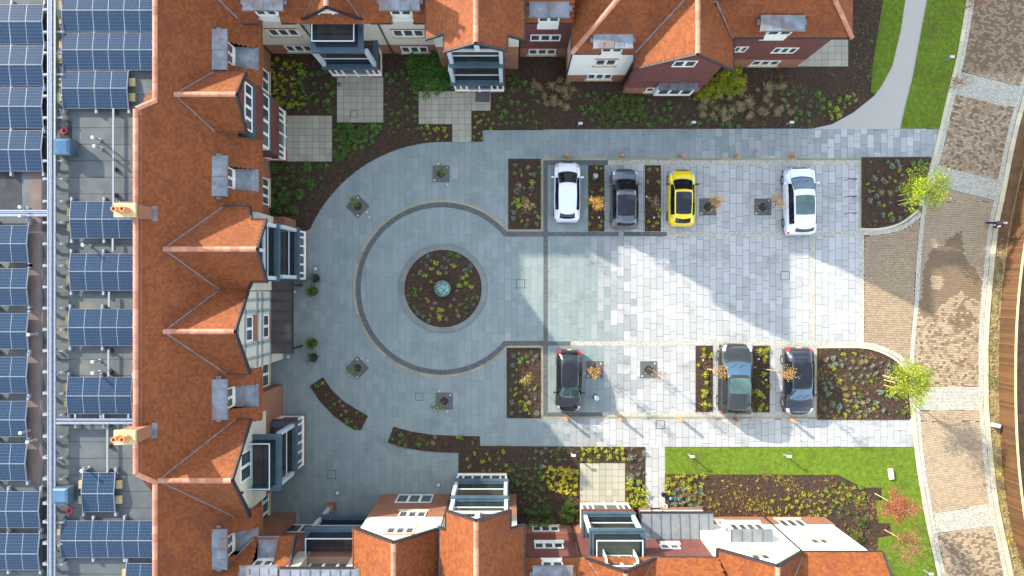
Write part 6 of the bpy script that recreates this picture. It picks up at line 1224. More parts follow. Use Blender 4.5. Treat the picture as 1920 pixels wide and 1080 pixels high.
def scatter(bed, kind, n, poly, s=1.0, md=.3, seed=0, avoid=()):
    area = AR.get(seed)
    if bed == 'north' and kind == 'green': n = int(n * .6)
    rs = random.Random(seed); P = np.array(gp(poly)); x0, y0 = P.min(0); x1, y1 = P.max(0); got = []
    for _ in range(n * 40):
        x, y = rs.uniform(x0, x1), rs.uniform(y0, y1)
        if not inpoly(np.array([x]), np.array([y]), P.tolist())[0]: continue
        if not inpoly(np.array([x]), np.array([y]), BEDW['south' if bed == 'arc' else bed])[0]: continue
        if any((x - a) ** 2 + (y - b) ** 2 < md * md for a, b in got): continue
        if any(g2(k[0] - 4, 0)[0] < x < g2(k[2] + 4, 0)[0] and g2(0, k[3] + 4)[1] < y < g2(0, k[1] - 4)[1] for k in PATIO.values()): continue
        got.append((x, y)); plant(kind, x, y, bed, s, area=area)
        if len(got) >= n: break
# lower garden bed
scatter('south', 'silver', 14, [(1165, 840), (1208, 840), (1208, 905), (1175, 905), (1172, 866), (1160, 862)], 1.1, .4, 1)
scatter('south', 'lime', 16, [(1085, 840), (1170, 840), (1170, 864), (1085, 864)], 1.0, .35, 2); scatter('south', 'silver', 18, [(985, 840), (1060, 840), (1060, 880), (985, 880)], .8, .4, 3)
scatter('south', 'yellow', 34, [(1020, 872), (1060, 878), (1086, 885), (1086, 930), (1040, 922), (1015, 895)], 1.15, .27, 4); scatter('south', 'green', 40, [(960, 870), (1015, 870), (1030, 960), (960, 960)], .9, .4, 5)
scatter('south', 'shrub', 7, [(990, 945), (1080, 945), (1080, 985), (990, 985)], 1.0, .8, 6); scatter('south', 'shrub_mid', 5, [(1060, 935), (1085, 935), (1085, 975), (1060, 975)], .6, .5, 7)
scatter('south', 'lime', 14, [(1174, 900), (1208, 900), (1208, 950), (1174, 950)], 1.3, .35, 8); scatter('south', 'lime', 12, [(905, 845), (960, 845), (960, 885), (905, 885)], .7, .4, 9)
scatter('south_east', 'silver', 20, [(1268, 915), (1315, 915), (1315, 952), (1255, 952), (1258, 930)], 1.15, .36, 10); scatter('south_east', 'lime', 14, [(1247, 890), (1320, 890), (1320, 915), (1250, 925)], 1.0, .4, 11)
scatter('south_east', 'yellow', 42, [(1330, 895), (1480, 895), (1480, 960), (1330, 960)], .42, .5, 12); scatter('south_east', 'lime', 46, [(1440, 940), (1620, 900), (1620, 930), (1560, 970), (1440, 965)], .75, .38, 13)
scatter('south_east', 'green', 26, [(1540, 900), (1625, 910), (1630, 1000), (1600, 1010), (1560, 960)], .8, .5, 14); scatter('south_east', 'shrub_mid', 5, [(1590, 970), (1625, 975), (1620, 1020), (1600, 1020)], .55, .7, 15)
# upper garden
scatter('north', 'lime', 30, [(510, 105), (565, 120), (575, 200), (510, 205)], 1.15, .42, 20); scatter('north', 'green', 42, [(560, 130), (628, 110), (628, 215), (560, 212)], 1.1, .45, 21)
scatter('north', 'green', 45, [(722, 140), (785, 110), (785, 250), (722, 250)], .95, .5, 22); scatter('north', 'green', 60, [(628, 235), (720, 235), (700, 265), (620, 310)], 1.1, .35, 23)
scatter('north', 'shrub', 14, [(630, 240), (700, 240), (650, 290), (628, 300)], .75, .7, 24); scatter('north', 'shrub', 12, [(512, 312), (600, 312), (590, 340), (560, 400), (512, 390)], .75, .75, 25); scatter('north', 'green', 45, [(510, 310), (620, 310), (570, 400), (510, 425)], .9, .4, 26)
scatter('north', 'shrub', 34, [(776, 118), (822, 103), (856, 135), (857, 168), (800, 172), (775, 150)], 1.25, .42, 27)
scatter('north', 'shrub_lime', 20, [(1342, 135), (1372, 128), (1392, 140), (1390, 170), (1368, 172), (1350, 168)], .8, .34, 28); scatter('north', 'shrub_lime', 8, [(1312, 165), (1345, 158), (1350, 172), (1322, 185), (1310, 184)], .7, .34, 29)
scatter('north', 'green', 55, [(930, 130), (1000, 160), (1010, 238), (935, 238)], 1.0, .42, 30); scatter('north', 'green', 60, [(1060, 160), (1160, 180), (1240, 190), (1240, 240), (1110, 240)], 1.0, .42, 31)
scatter('north', 'shrub_mid', 16, [(1120, 190), (1200, 185), (1210, 238), (1125, 238)], .6, .5, 32); scatter('north', 'grass', 26, [(1000, 155), (1075, 150), (1070, 200), (1000, 200)], 1.6, .5, 33)
scatter('north', 'grass', 40, [(1320, 180), (1470, 160), (1480, 215), (1320, 225)], 1.7, .5, 34); scatter('north', 'green', 45, [(1240, 190), (1390, 200), (1390, 238), (1250, 238)], .9, .42, 35); scatter('north', 'green', 50, [(1460, 170), (1590, 180), (1580, 215), (1480, 238)], .95, .42, 36)
scatter('north', 'lime', 16, [(1550, 200), (1600, 175), (1612, 190), (1560, 225)], .9, .38, 37); scatter('north', 'green', 14, [(1600, 60), (1635, 60), (1630, 150), (1600, 150)], .7, .7, 38); scatter('north', 'lime', 20, [(860, 215), (925, 212), (925, 262), (790, 262), (790, 238), (848, 238)], .8, .4, 39)
# weeds nobody could count: one carpet per bed
BEDW['verge_low'] = gp([(1856, 790), (1872, 800), (1874, 850), (1882, 930), (1897, 1000), (1925, 1085), (1905, 1085), (1888, 1030), (1872, 940), (1864, 870)]); BN['verge_low'] = 'the verge between kerb and fence'
BEDW['verge_high'] = gp([(1872, 450), (1882, 470), (1874, 560), (1868, 640), (1868, 780), (1852, 780), (1850, 640), (1860, 540)]); BN['verge_high'] = 'the upper verge by the fence'
def carpet(bed, dens, mt='leaf_green', col=('weed',)):
    P = np.array(BEDW[bed]); x0, y0 = P.min(0); x1, y1 = P.max(0); n = int((x1 - x0) * (y1 - y0) * dens); x = np.random.uniform(x0, x1, n); y = np.random.uniform(y0, y1, n); ok = inpoly(x, y, BEDW[bed])
    for k in PATIO.values():
        a, b = g2(k[0], k[3]); c, d = g2(k[2], k[1]); ok &= ~((x > a) & (x < c) & (y > b) & (y < d))
    nx = np.sin(x * 1.7 + 3 * np.sin(y * .9)) + np.sin(y * 2.3 + x * .7); ok &= (nx + np.random.normal(0, .6, n)) > .55; x, y = x[ok], y[ok]; n = len(x)
    L = 7; X = np.repeat(x, L) + np.random.normal(0, .06, n * L); Y = np.repeat(y, L) + np.random.normal(0, .06, n * L); a = np.random.uniform(0, 6.283, n * L)
    c = np.stack([X, Y, np.random.uniform(.05, .16, n * L)], 1); s = np.random.uniform(.018, .045, n * L); u = np.stack([np.cos(a) * s, np.sin(a) * s, np.random.normal(0, .3, n * L) * s], 1); v = np.stack([-np.sin(a) * s * .6, np.cos(a) * s * .6, np.random.normal(0, .3, n * L) * s], 1)
    me = npmesh('ground_cover', leafquads(c, u, v), np.arange(4 * n * L).reshape(-1, 4), np.random.rand(n * L), (mt,)); o = bpy.data.objects.new('ground_cover', me); link(o, None)
    prop(o, f'low leafy ground cover among the bark in {BN[bed]}', 'ground cover', kind='stuff')
carpet('north', 15, 'leaf_mid'); carpet('south', 10, 'leaf_mid'); carpet('south_east', 26, 'leaf_rust'); carpet('south_east', 12, 'leaf_lime'); carpet('verge_low', 60, 'leaf_yellow'); carpet('verge_high', 30, 'leaf_mid'); carpet('nw_bay', 5, 'leaf_brown'); carpet('sw_bay', 5, 'leaf_brown'); carpet('se_corner', 18, 'leaf_rust'); carpet('se_corner', 7, 'leaf_lime'); carpet('ne_corner', 8, 'leaf_brown'); carpet('round', 6, 'leaf_brown'); carpet('strip_c', 16, 'leaf_rust'); carpet('strip_d', 16, 'leaf_rust'); carpet('strip_a', 7, 'leaf_rust'); carpet('strip_b', 7, 'leaf_rust')
# ================================================================ TREES
def tree(name, lab, px, py, hgt, cpx, cpy, crz, rad, n, leaf, lsz=.05, seed=1, trunk=.035, group=None, barkm='bark', limbs=12, fl=1.0, lean=None, spread=.5):
    """base at ground pixel; crown centre given by the pixel where it shows at height crz"""
    rs = np.random.RandomState(seed); b0 = w(px, py); cc = w(cpx, cpy, crz); t = thing(name, lab, 'tree', (b0.x, b0.y, 0), group=group)
    m = MB(); top = Vector((cc.x, cc.y, hgt)); mid = b0.lerp(top, .5) + Vector((rs.normal(0, .04), rs.normal(0, .04), 0)); pts = [b0, b0.lerp(mid, .5), mid, mid.lerp(top, .5), top]; m.tube(pts[:3], [trunk, trunk * .85, trunk * .65], 7, 1); m.tube(pts[2:], [trunk * .65, trunk * .4, .008], 6)
    cl = []
    for k in range(limbs):
        f = rs.uniform(.35, .9); s = b0.lerp(top, f); a = rs.uniform(0, 6.283); rr = rad * rs.uniform(.5, 1.0) * (1 - max(0, f - .6)); e = Vector((cc.x + math.cos(a) * rr, cc.y + math.sin(a) * rr, crz + rs.uniform(-.6, .9) * rad * fl)); s.z = min(s.z, e.z - .05); md = s.lerp(e, .5) + Vector((rs.normal(0, .06), rs.normal(0, .06), .08))
        m.tube([s, md, e], [trunk * .4, trunk * .25, .005], 5); cl.append(e); cl.append(md)
        for q in range(3): e2 = e + Vector(rs.normal(0, rad * .22, 3)); m.tube([md, md.lerp(e2, .6), e2], [trunk * .2, .008, .004], 4); cl.append(e2)
    m.build('trunk', ['bark', barkm], t); cl = np.array([tuple(v) for v in cl]); j = rs.randint(0, len(cl), n); c = cl[j] + rs.normal(0, rad * .16, (n, 3)) * np.array([1, 1, .8]); c[:, 2] = np.maximum(c[:, 2], .4)
    u = rs.normal(0, 1, (n, 3)) * np.array([1, 1, .6]); u = u / np.linalg.norm(u, axis=1)[:, None] * (lsz * rs.uniform(.6, 1.2, n))[:, None]; v = np.cross(u, rs.normal(0, .5, (n, 3)) + [0, 0, 1.0]); v = v / (np.linalg.norm(v, axis=1)[:, None] + 1e-6) * lsz * .55
    c -= np.array(b0); tn = .55 * rs.rand(n) + .45 * rs.rand(len(cl))[j]; me = npmesh('crown', leafquads(c, u, v), np.arange(4 * n).reshape(-1, 4), tn, (leaf,)); o = bpy.data.objects.new('crown', me); link(o, t); return t
tree('young_tree', 'yellow green leafy tree at the upper right corner bed', 1690, 376, 4.4, 1737, 361, 3.2, 1.25, 3400, 'leaf_tree', .07, 3, .05, limbs=20)
tree('young_tree', 'yellow green leafy tree at the lower right corner bed', 1657, 707, 4.4, 1703, 719, 3.2, 1.25, 3400, 'leaf_tree', .07, 5, .05, limbs=20)
tree('maple', 'red leaved young tree leaning over the lower lawn', 1640, 925, 4.6, 1689, 953, 3.0, .98, 2600, 'leaf_red', .058, 7, .03, 'maples', 'stake_wood', limbs=16)
tree('maple', 'rust and green leaved young tree nearest the bottom right corner', 1658, 993, 4.4, 1704, 1020, 3.0, .92, 1900, 'leaf_rust', .052, 8, .03, 'maples', 'stake_wood', limbs=16)
tree('maple', 'bare reddish twiggy tree at the upper road kerb near the top right', 1760, 178, 3.2, 1798, 152, 2.2, .6, 220, 'leaf_red', .05, 9, .03, 'maples', limbs=14)
tree('maple', 'sparse reddish tree at the very top right beside the road', 1790, 30, 3.4, 1826, 4, 2.4, .7, 320, 'leaf_red', .05, 10, .03, 'maples', limbs=12)
TRS = [(1329, 388, 1344, 377, 300, 'leaf_orange', 'orange leaved tree in the square pit right of the yellow car'), (1431, 388, 1459, 374, 150, 'leaf_orange', 'sparse orange tree in the square pit beside the white SUV'), (1115, 691, 1115, 697, 170, 'leaf_orange', 'orange leaved tree in the pit beside the black hatchback'),
       (1216, 691, 1237, 701, 90, 'leaf_tan', 'nearly bare tree in the middle pit of the lower parking row'), (1117, 380, 1121, 379, 330, 'leaf_orange', 'orange leaved tree in the strip right of the white hatchback'), (1220, 387, 1229, 378, 40, 'leaf_brown', 'bare brown tree in the strip left of the yellow car'),
       (984, 707, 985, 711, 120, 'leaf_yellow', 'small yellow leaved tree in the lower left car park bed'), (986, 393, 988, 387, 90, 'leaf_rust', 'small brownish tree in the upper left car park bed'), (1326, 692, 1351, 698, 170, 'leaf_orange', 'thin orange tree leaning over the dark SUV'), (1432, 692, 1480, 698, 190, 'leaf_orange', 'thin orange tree leaning over the black saloon')]
for i, (a, b_, c_, d_, n, lf, lab) in enumerate(TRS): tree('street_tree', lab, a, b_, 3.6 if i < 9 else 4.4, c_, d_, 2.5 if i < 9 else 3.4, .5 if i not in (6,) else .45, n, lf, .05, 20 + i, .03, 'young street trees', 'bark' if i < 6 else 'stake_wood', limbs=13)
CT = [(827, 326, 0, 829, 322, 120, 'upper courtyard pit'), (671, 387, 45, 663, 379, 200, 'upper left courtyard pit'), (670, 690, 45, 657, 697, 130, 'lower left courtyard pit'), (833, 752, 0, 818, 766, 150, 'lower courtyard pit')]
for i, (a, b_, rt, c_, d_, n, lab) in enumerate(CT): tree('courtyard_tree', f'sparse green leaved small tree in the {lab}', a, b_, 2.9, c_, d_, 2.0, .42, n, 'leaf_mid', .05, 40 + i, .025, 'courtyard trees', limbs=12)
# pits with cast iron grilles and ring guards
def pit(px, py, rt, lab, guard):
    p = w(px, py); t = thing('tree_pit', lab, 'tree pit', (p.x, p.y, 0), math.radians(rt), group='tree pits', local=True); h = .59
    for k in range(11):
        y0 = -h + 2 * h * k / 11
        b = MB(); 
        for (x0, x1) in (((-h, h),) if abs(y0 + h / 11) > .26 else ((-h, -.26), (.26, h))): b.box(x0, x1, y0 + .006, y0 + 2 * h / 11 - .006, .004, .024)
        b.build('grille_bar', 'grille_dark', t)
    b = MB(); b.lathe((0, 0, 0), [(.30, .004), (.30, .04), (.26, .04), (.26, .012)], 20); b.build('ring', 'dark_metal', t); b = MB(); b.lathe((0, 0, 0), [(.27, .004), (.25, .02), (.1, .028)], 16); b.build('soil', 'soil', t)
    for dx, dy in ((.42, .42), (-.45, -.45)): b = MB(); b.box(dx - .05, dx + .05, dy - .05, dy + .05, .025, .035); b.build('marker_light', 'white_plastic', t)
    if guard:
        for z in (.87, 1.72):
            b = MB(); pts = [(.27 * math.cos(a * math.pi / 10), .27 * math.sin(a * math.pi / 10), z) for a in range(21)]; b.tube(pts, .014, 5, cap=False); b.build('hoop', 'dark_metal', t)
        for k in range(8): a = k * math.pi / 4; b = MB(); b.tube([(.27 * math.cos(a), .27 * math.sin(a), .03), (.27 * math.cos(a), .27 * math.sin(a), 1.9)], .009, 4); b.build('guard_bar', 'dark_metal', t)
for (a, b_, rt, c_, d_, n, lab) in CT: pit(a, b_, rt, f'square dark iron tree grille, {lab}', False)
for a, b_, lab in ((1327, 388, 'right of the yellow car'), (1430, 388, 'left of the white SUV'), (1115, 693, 'right of the black hatchback'), (1216, 693, 'in the middle of the lower parking row')): pit(a, b_, 0, f'iron tree grille with round wire guard {lab}', True)
# markers by the pits and beds
for px, py, s in ((688, 398, 'by the upper left courtyard pit'), (693, 407, 'right of the upper left courtyard pit'), (690, 676, 'by the lower left courtyard pit'), (678, 672, 'above the lower left courtyard pit'), (822, 307, 'above the upper courtyard pit'), (839, 346, 'below the upper courtyard pit'), (824, 733, 'above the lower courtyard pit'), (838, 771, 'below the lower courtyard pit'), (1109, 369, 'in the strip by the white hatchback, upper'), (1123, 408, 'in the strip by the white hatchback, lower'), (1212, 369, 'in the strip by the yellow car, upper'), (1226, 408, 'in the strip by the yellow car, lower'), (1318, 675, 'in the strip left of the dark SUV'), (1422, 673, 'in the strip right of the dark SUV, upper'), (1436, 712, 'in the strip right of the dark SUV, lower')):
    b = MB(); b.box(-.07, .07, -.07, .07, 0, .03, 1); b.box(-.05, .05, -.05, .05, .0301, .045, 0); o = b.build('spot_light', ['white_plastic', 'grey_plastic'], None, label=f'tiny square white ground spotlight {s}', cat='ground light'); o.location = w(px, py) + Vector((0, 0, .008 if px < 900 else .045))
# stakes beside the corner trees
for bx, by in ((1684, 367), (1684, 377), (1684, 384), (1655, 704), (1657, 712), (1657, 722)):
    p = w(bx, by); b = MB(); b.tube([(0, 0, 0), (0, 0, 1.5)], .035, 8); o = b.build('tree_stake', 'stake_wood', None, label='pale wooden stake supporting the ' + ('upper' if by < 500 else 'lower') + ' yellow green corner tree', cat='stake', group=('upper' if by < 500 else 'lower') + ' corner tree stakes'); o.location = p
# ================================================================ potted plants at the entrance
def pot(px, py, lab, kind, cpx=None):
    p = w(px, py); t = thing('potted_plant', lab, 'potted plant', (p.x, p.y, 0)); b = MB(); b.lathe((p.x, p.y, 0), [(.20, 0), (.30, .5), (.31, .55), (.26, .55), (.25, .45)], 18); b.build('pot', 'black_trim', t)
    rs = np.random.RandomState(int(px)); 
    if kind == 'spiky':
        n = 26; a = rs.uniform(0, 6.283, n); e = rs.uniform(.1, .9, n); d = np.stack([np.cos(a) * np.cos(e), np.sin(a) * np.cos(e), np.sin(e)], 1); c = d * .33 + [0, 0, .75]; u = d * .36; v = np.cross(u, [0, 0, 1.0]); v = v / np.linalg.norm(v, axis=1)[:, None] * .022; mt = 'leaf_dark'
    else:
        n = 420; a = rs.uniform(0, 6.283, n); e = rs.uniform(-.3, 1.5, n); d = np.stack([np.cos(a) * np.cos(e), np.sin(a) * np.cos(e), np.sin(e)], 1); c = d * (.42 * rs.uniform(.5, 1, n))[:, None] + [0, 0, 1.0]; u = d * .13; v = np.cross(u, [0, 0, 1.0]); v = v / np.linalg.norm(v, axis=1)[:, None] * .012; mt = 'leaf_mid'
        b = MB(); b.tube([(p.x, p.y, .5), (p.x, p.y, 1.0)], .03, 6); b.build('stem', 'bark', t)
    me = npmesh('leaves', leafquads(c, u, v), np.arange(4 * len(c)).reshape(-1, 4), rs.rand(len(c)), (mt,)); o = bpy.data.objects.new('leaves', me); link(o, t)
pot(595, 522, 'spiky dark potted plant nearest the brick bay by the entrance', 'spiky'); pot(592, 546, 'bushy green potted plant at the upper corner of the canopy', 'bush'); pot(591, 642, 'bushy green potted plant at the lower corner of the canopy', 'bush'); pot(591, 669, 'spiky dark potted plant below the lower bushy pot', 'spiky')
# odds and ends
p = w(905, 182, .04); o = box_thing('door_mat', 905, 182, 1.0, .72, .015, 'mat_purple', 'dark grey door mat on the patio under the centre gable', 'door mat', -.04, .041)
b = MB(); b.lathe((0, 0, 0), [(.10, 0), (.15, .1), (.14, .22), (.05, .26)], 12); o = b.build('plant_pot', 'blue_dome', None, label='small dark blue pot on the square patio under the open balcony', cat='plant pot'); o.location = w(638, 160) + Vector((0, 0, .04))
b = MB(); b.lathe((0, 0, 0), [(.13, 0), (.16, .3), (.13, .31), (.12, .2)], 14); o = b.build('plant_pot', 'black_trim', None, label='round black pot at the edge of the entrance path', cat='plant pot'); o.location = w(1243, 926)
b = MB(); b.lathe((0, 0, 0), [(.13, 0), (.17, .32), (.13, .33), (.12, .2)], 14); o = b.build('plant_pot', 'white_plastic', None, label='round white pot beside the porch door', cat='plant pot'); o.location = w(1246, 947)
b = MB(); b.lathe((0, 0, 0), [(.03, 0), (.11, .06), (.13, .12), (.11, .19), (.03, .24)], 12); o = b.build('ball', 'blue_ball', None, smooth=True, label='bright blue ball among the silvery plants near the porch', cat='ball'); o.location = w(1257, 934) + Vector((0, 0, .03))
# ================================================================ CARS
def car(lab, px0, px1, py0, py1, paint, front_up=True, z=1.45, glass='car_glass', roofglass=None, kind='hatch', rot=0.0, trim=None, wind='car_glass', seed=1, rev=None, cowl=None):
    zc = z * .55; ca = w((px0 + px1) / 2, (py0 + py1) / 2, zc); L = (py1 - py0) * (H - zc * .9) / FPX * .985; Wd = (px1 - px0) * (H - z * .75) / FPX
    t = thing('parked_car', lab, 'car', (ca.x, ca.y, 0), rot + (0 if front_up else math.pi), local=True); hw = Wd / 2 - .02
    # stations along y: front +L/2 .. rear -L/2 ; (u, halfwidth, shoulder z, belt z, top half width, top z)
    q = z / 1.45
    if kind == 'suv': S = [(0, .50, .55, .62, .42, .66), (.012, .68, .62, .72, .56, .76), (.03, .82, .66, .80, .62, .84), (.07, .93, .76, .90, .72, .95), (.14, .985, .82, .95, .76, 1.0), (.225, 1.0, .86, .98, .76, 1.04), (.27, 1.0, .88, 1.0, .76, 1.10), (.38, .99, .92, 1.02, .66, 1.42), (.43, .99, .92, 1.03, .67, 1.49), (.55, 1.0, .93, 1.04, .68, 1.52), (.75, 1.0, .94, 1.05, .67, 1.49), (.90, .985, .94, 1.06, .64, 1.42), (.945, .96, .92, 1.04, .66, 1.25), (.975, .92, .84, .98, .66, 1.02), (.99, .86, .70, .80, .66, .84), (1.0, .74, .55, .62, .6, .66)]
    else: S = [(0, .44, .48, .52, .36, .55), (.012, .64, .54, .6, .5, .63), (.03, .78, .58, .66, .58, .69), (.06, .90, .66, .76, .68, .80), (.13, .975, .74, .84, .72, .89), (.22, 1.0, .80, .90, .74, .96), (.265, 1.0, .83, .92, .74, 1.0), (.39, .99, .86, .95, .62, 1.34), (.44, .99, .87, .96, .63, 1.40), (.56, 1.0, .88, .97, .65, 1.43), (.74, 1.0, .89, .98, .63, 1.39), (.86, .985, .89, .99, .59, 1.30), (.93, .96, .87, .97, .62, 1.10), (.965, .92, .78, .90, .64, .94), (.985, .86, .64, .74, .62, .78), (1.0, .74, .50, .56, .56, .60)]
    cowl = cowl or .205; c0 = .27 if kind == 'suv' else .265; wt0, wt1 = (.38, .43) if kind == 'suv' else (.39, .44); tw = cowl + .165
    S = [((u * cowl / c0) if u <= c0 else (tw if u == wt0 else (tw + .045 if u == wt1 else u)),) + tuple(r_) for u, *r_ in S]
    S = [(u, hw * a, b * q, c * q, hw * d, e * q) for u, a, b, c, d, e in S]; U = [s[0] for s in S]
    def prm(u):
        k = max(0, min(len(S) - 2, int(np.searchsorted(U, u)) - 1)); f = (u - U[k]) / (U[k + 1] - U[k]); f = min(1, max(0, f)); return [a + (b - a) * f for a, b in zip(S[k][1:], S[k + 1][1:])]
    def surf(u, v):
        wd, zs, zb, wt, ztp = prm(u); sg = 1 if v >= 0 else -1; v = abs(v)
        P = [(0, ztp + .03 * q), (wt * .55, ztp + .02 * q), (wt, ztp), (wd * .93, zb), (wd * .985, zs), (wd, zs * .72), (wd * .985, .38), (wd * .93, .22)]
        k = min(6, int(v)); f = v - k; x = P[k][0] + (P[k + 1][0] - P[k][0]) * f; zz = P[k][1] + (P[k + 1][1] - P[k][1]) * f; return Vector((sg * x, L / 2 - u * L, zz))
    us = sorted(set([round(x, 4) for x in np.linspace(0, 1, 37)] + U)); vs_ = [-7, -6, -5, -4.5, -4, -3.5, -3, -2.5, -2, -1, 0, 1, 2, 2.5, 3, 3.5, 4, 4.5, 5, 6, 7]
    b = MB(); V = [surf(u, v) for u in us for v in vs_]; n = len(vs_); F_ = [(i * n + k, i * n + k + 1, (i + 1) * n + k + 1, (i + 1) * n + k) for i in range(len(us) - 1) for k in range(n - 1)]
    F_.append(tuple(range(n))[::-1]); F_.append(tuple((len(us) - 1) * n + k for k in range(n))); b.add(V, F_)
    b.build('body', paint, t, smooth=True); b = MB(); b.box(-hw * .9, hw * .9, -L * .47, L * .47, .16, .30); b.build('underbody', 'car_trim', t)
    def patch(name, m, u0, u1, v0, v1, offs=.012, nu=8, nv=6, taper=0.0, bow=0.0, bow1=None):
        b = MB(); G = []
        for i in range(nu + 1):
            for k in range(nv + 1):
                f, g = i / nu, k / nv; va = v0 + taper * f * (1 if v1 > v0 else -1); vb = v1 - taper * f * (1 if v1 > v0 else -1); v = va + (vb - va) * g; bb_ = bow + ((bow if bow1 is None else bow1) - bow) * f; u = u0 + (u1 - u0) * f + bb_ * (v / 2) ** 2; p = surf(min(1, max(0, u)), v); e = .003
                du = surf(min(1, u + e), v) - surf(max(0, u - e), v); dv = surf(u, v + .02) - surf(u, v - .02); nn = dv.cross(du); nn = nn.normalized() if nn.length > 1e-9 else Vector((0, 0, 1))
                if nn.z < -.2 or nn.dot(p - Vector((0, p.y, .5))) < 0: nn = -nn
                G.append(p + nn * offs)
        b.add(G, [(i * (nv + 1) + k, i * (nv + 1) + k + 1, (i + 1) * (nv + 1) + k + 1, (i + 1) * (nv + 1) + k) for i in range(nu) for k in range(nv)]); return b.build(name, m, t, smooth=True)
    wu0, wu1 = cowl + .004, tw + .004; ru0, ru1 = (.905, .955) if kind == 'suv' else (.865, .94)
    patch('windscreen', wind, wu0 - .022, wu1 - .012, -2.02, 2.02, nv=12, bow=.03, bow1=.016)
    patch('rear_window', glass, ru0 + .02, ru1 + .012, -1.85, 1.85, nv=12, bow=-.028, bow1=-.018)
    for s in (-1, 1):
        patch('side_window', glass, cowl + .07, ru0 - .06, s * 2.12, s * 2.9); patch('headlight', 'lamp_clear', .018, .10, s * 2.0, s * 3.4, .010); patch('tail_light', 'lamp_red', .95, .985, s * (3.0 if front_up else 2.1), s * (4.2 if front_up else 3.6), .012)
        patch('door_seam', 'car_trim', .60, .604, s * 2.1, s * 5.5, .004, 1, 6); patch('bonnet_seam', 'car_trim', .03, cowl - .02, s * 1.9, s * 1.95, .004, 6, 1)
    if roofglass: patch('roof_glass', roofglass[0], roofglass[1], roofglass[2], -1.84, 1.84, .010, nv=12, bow=.012, bow1=-.012)
    patch('grille', 'car_trim', .001, .022, -1.6, 1.6, .012); patch('scuttle', 'car_trim', cowl - .036, cowl - .018, -1.9, 1.9, .006, nv=12, bow=.03)
    for k in (0, 1): b = MB(); b.bar(surf(cowl + .015, -.2 + k * 1.2) + Vector((0, 0, .02)), surf(cowl + .065, -1.3 + k * 1.3) + Vector((0, 0, .03)), .02, .02); b.build('wiper', 'car_trim', t)
    if not front_up: patch('number_plate', 'plate_yellow', .990, .999, -.5, .5, .014, 1, 2)
    if trim:
        for s in (-1, 1): patch('sill_trim', 'car_trim', .05, .95, s * 5.2, s * 6.8, .008, 14, 3)
        for s in (-1, 1): b = MB(); b.bar(surf(.46, s * 1.9) + Vector((0, 0, .04)), surf(.86, s * 1.9) + Vector((0, 0, .04)), .04, .04); b.build('roof_rail', 'dark_metal', t)
    for s in (-1, 1):
        p = surf(cowl + .06, s * 3.1); b = MB(); b.lathe((0, 0, 0), [(.02, -.07), (.09, -.04), (.10, .02), (.07, .08), (.02, .09)], 10); b.v = [(v[0] * 1.25 + p.x + s * .16, v[1] * .75 + p.y, v[2] + p.z + .04) for v in b.v]; b.bar((p.x, p.y, p.z), (p.x + s * .12, p.y, p.z + .03), .05, .05); b.build('mirror', paint if paint in ('car_white', 'car_grey') else 'car_trim', t, smooth=True)
        for u in (.17, .81):
            y = L / 2 - u * L; r = .34; x1 = s * (hw + .0); x0 = s * (hw - .2); b = MB(); P = []; n = 20
            for x, rr in ((x0, r * .8), (x0, r), (x1 - s * .02, r), (x1, r * .93), (x1, r * .66)): P += [(x, y + rr * math.cos(2 * math.pi * k / n), r + rr * math.sin(2 * math.pi * k / n)) for k in range(n)]
            b.add(P, [(i * n + k, i * n + (k + 1) % n, (i + 1) * n + (k + 1) % n, (i + 1) * n + k) for i in range(4) for k in range(n)]); wh = b.build('wheel', 'tyre', t, smooth=True)
            b = MB(); xx = x1 - s * .015; P = [(xx, y, r)] + [(xx, y + r * .66 * math.cos(2 * math.pi * k / n), r + r * .66 * math.sin(2 * math.pi * k / n)) for k in range(n)]; b.add(P, [(0, 1 + k, 1 + (k + 1) % n) for k in range(n)]); b.build('rim', 'rim', wh)
    return t
car('white hatchback parked bonnet up at the left end of the upper row', 1038, 1089, 302, 417, 'car_white', True, 1.45, wind='car_glass', rot=math.radians(-.5))
car('grey compact SUV with dark glass roof between two planted strips', 1145, 1198, 316, 430, 'car_grey', True, 1.58, roofglass=('car_glass', .45, .80), kind='suv', trim=1)
car('bright yellow small hatchback with dark roof in the upper row', 1253, 1304, 317, 425, 'car_yellow', True, 1.48, roofglass=('car_glass', .41, .80), rot=math.radians(-.6))
car('tall white SUV with blue windscreen and glass roof in the upper row', 1472, 1530, 313, 441, 'car_white', True, 1.66, roofglass=('car_glass_green', .43, .72), kind='suv', wind='car_glass_blue', rot=math.radians(1.2), cowl=.18)
car('black hatchback with red tail lights at the left of the lower row', 1042, 1092, 655, 773, 'car_black', False, 1.48, roofglass=('car_glass', .42, .80), wind='car_glass_green', rot=math.radians(-.8), cowl=.255)
car('large dark grey SUV with blue windscreen between two lower planted strips', 1349, 1412, 644, 779, 'car_dark', True, 1.72, roofglass=('car_glass_green', .46, .68), kind='suv', wind='car_glass_blue', trim=1, rot=math.radians(-1.0), cowl=.26)
car('black saloon with blue windscreen next to the lower right corner bed', 1470, 1528, 651, 779, 'car_navy', False, 1.50, roofglass=('car_glass', .41, .80), wind='car_glass_blue', rot=math.radians(.5), cowl=.24)
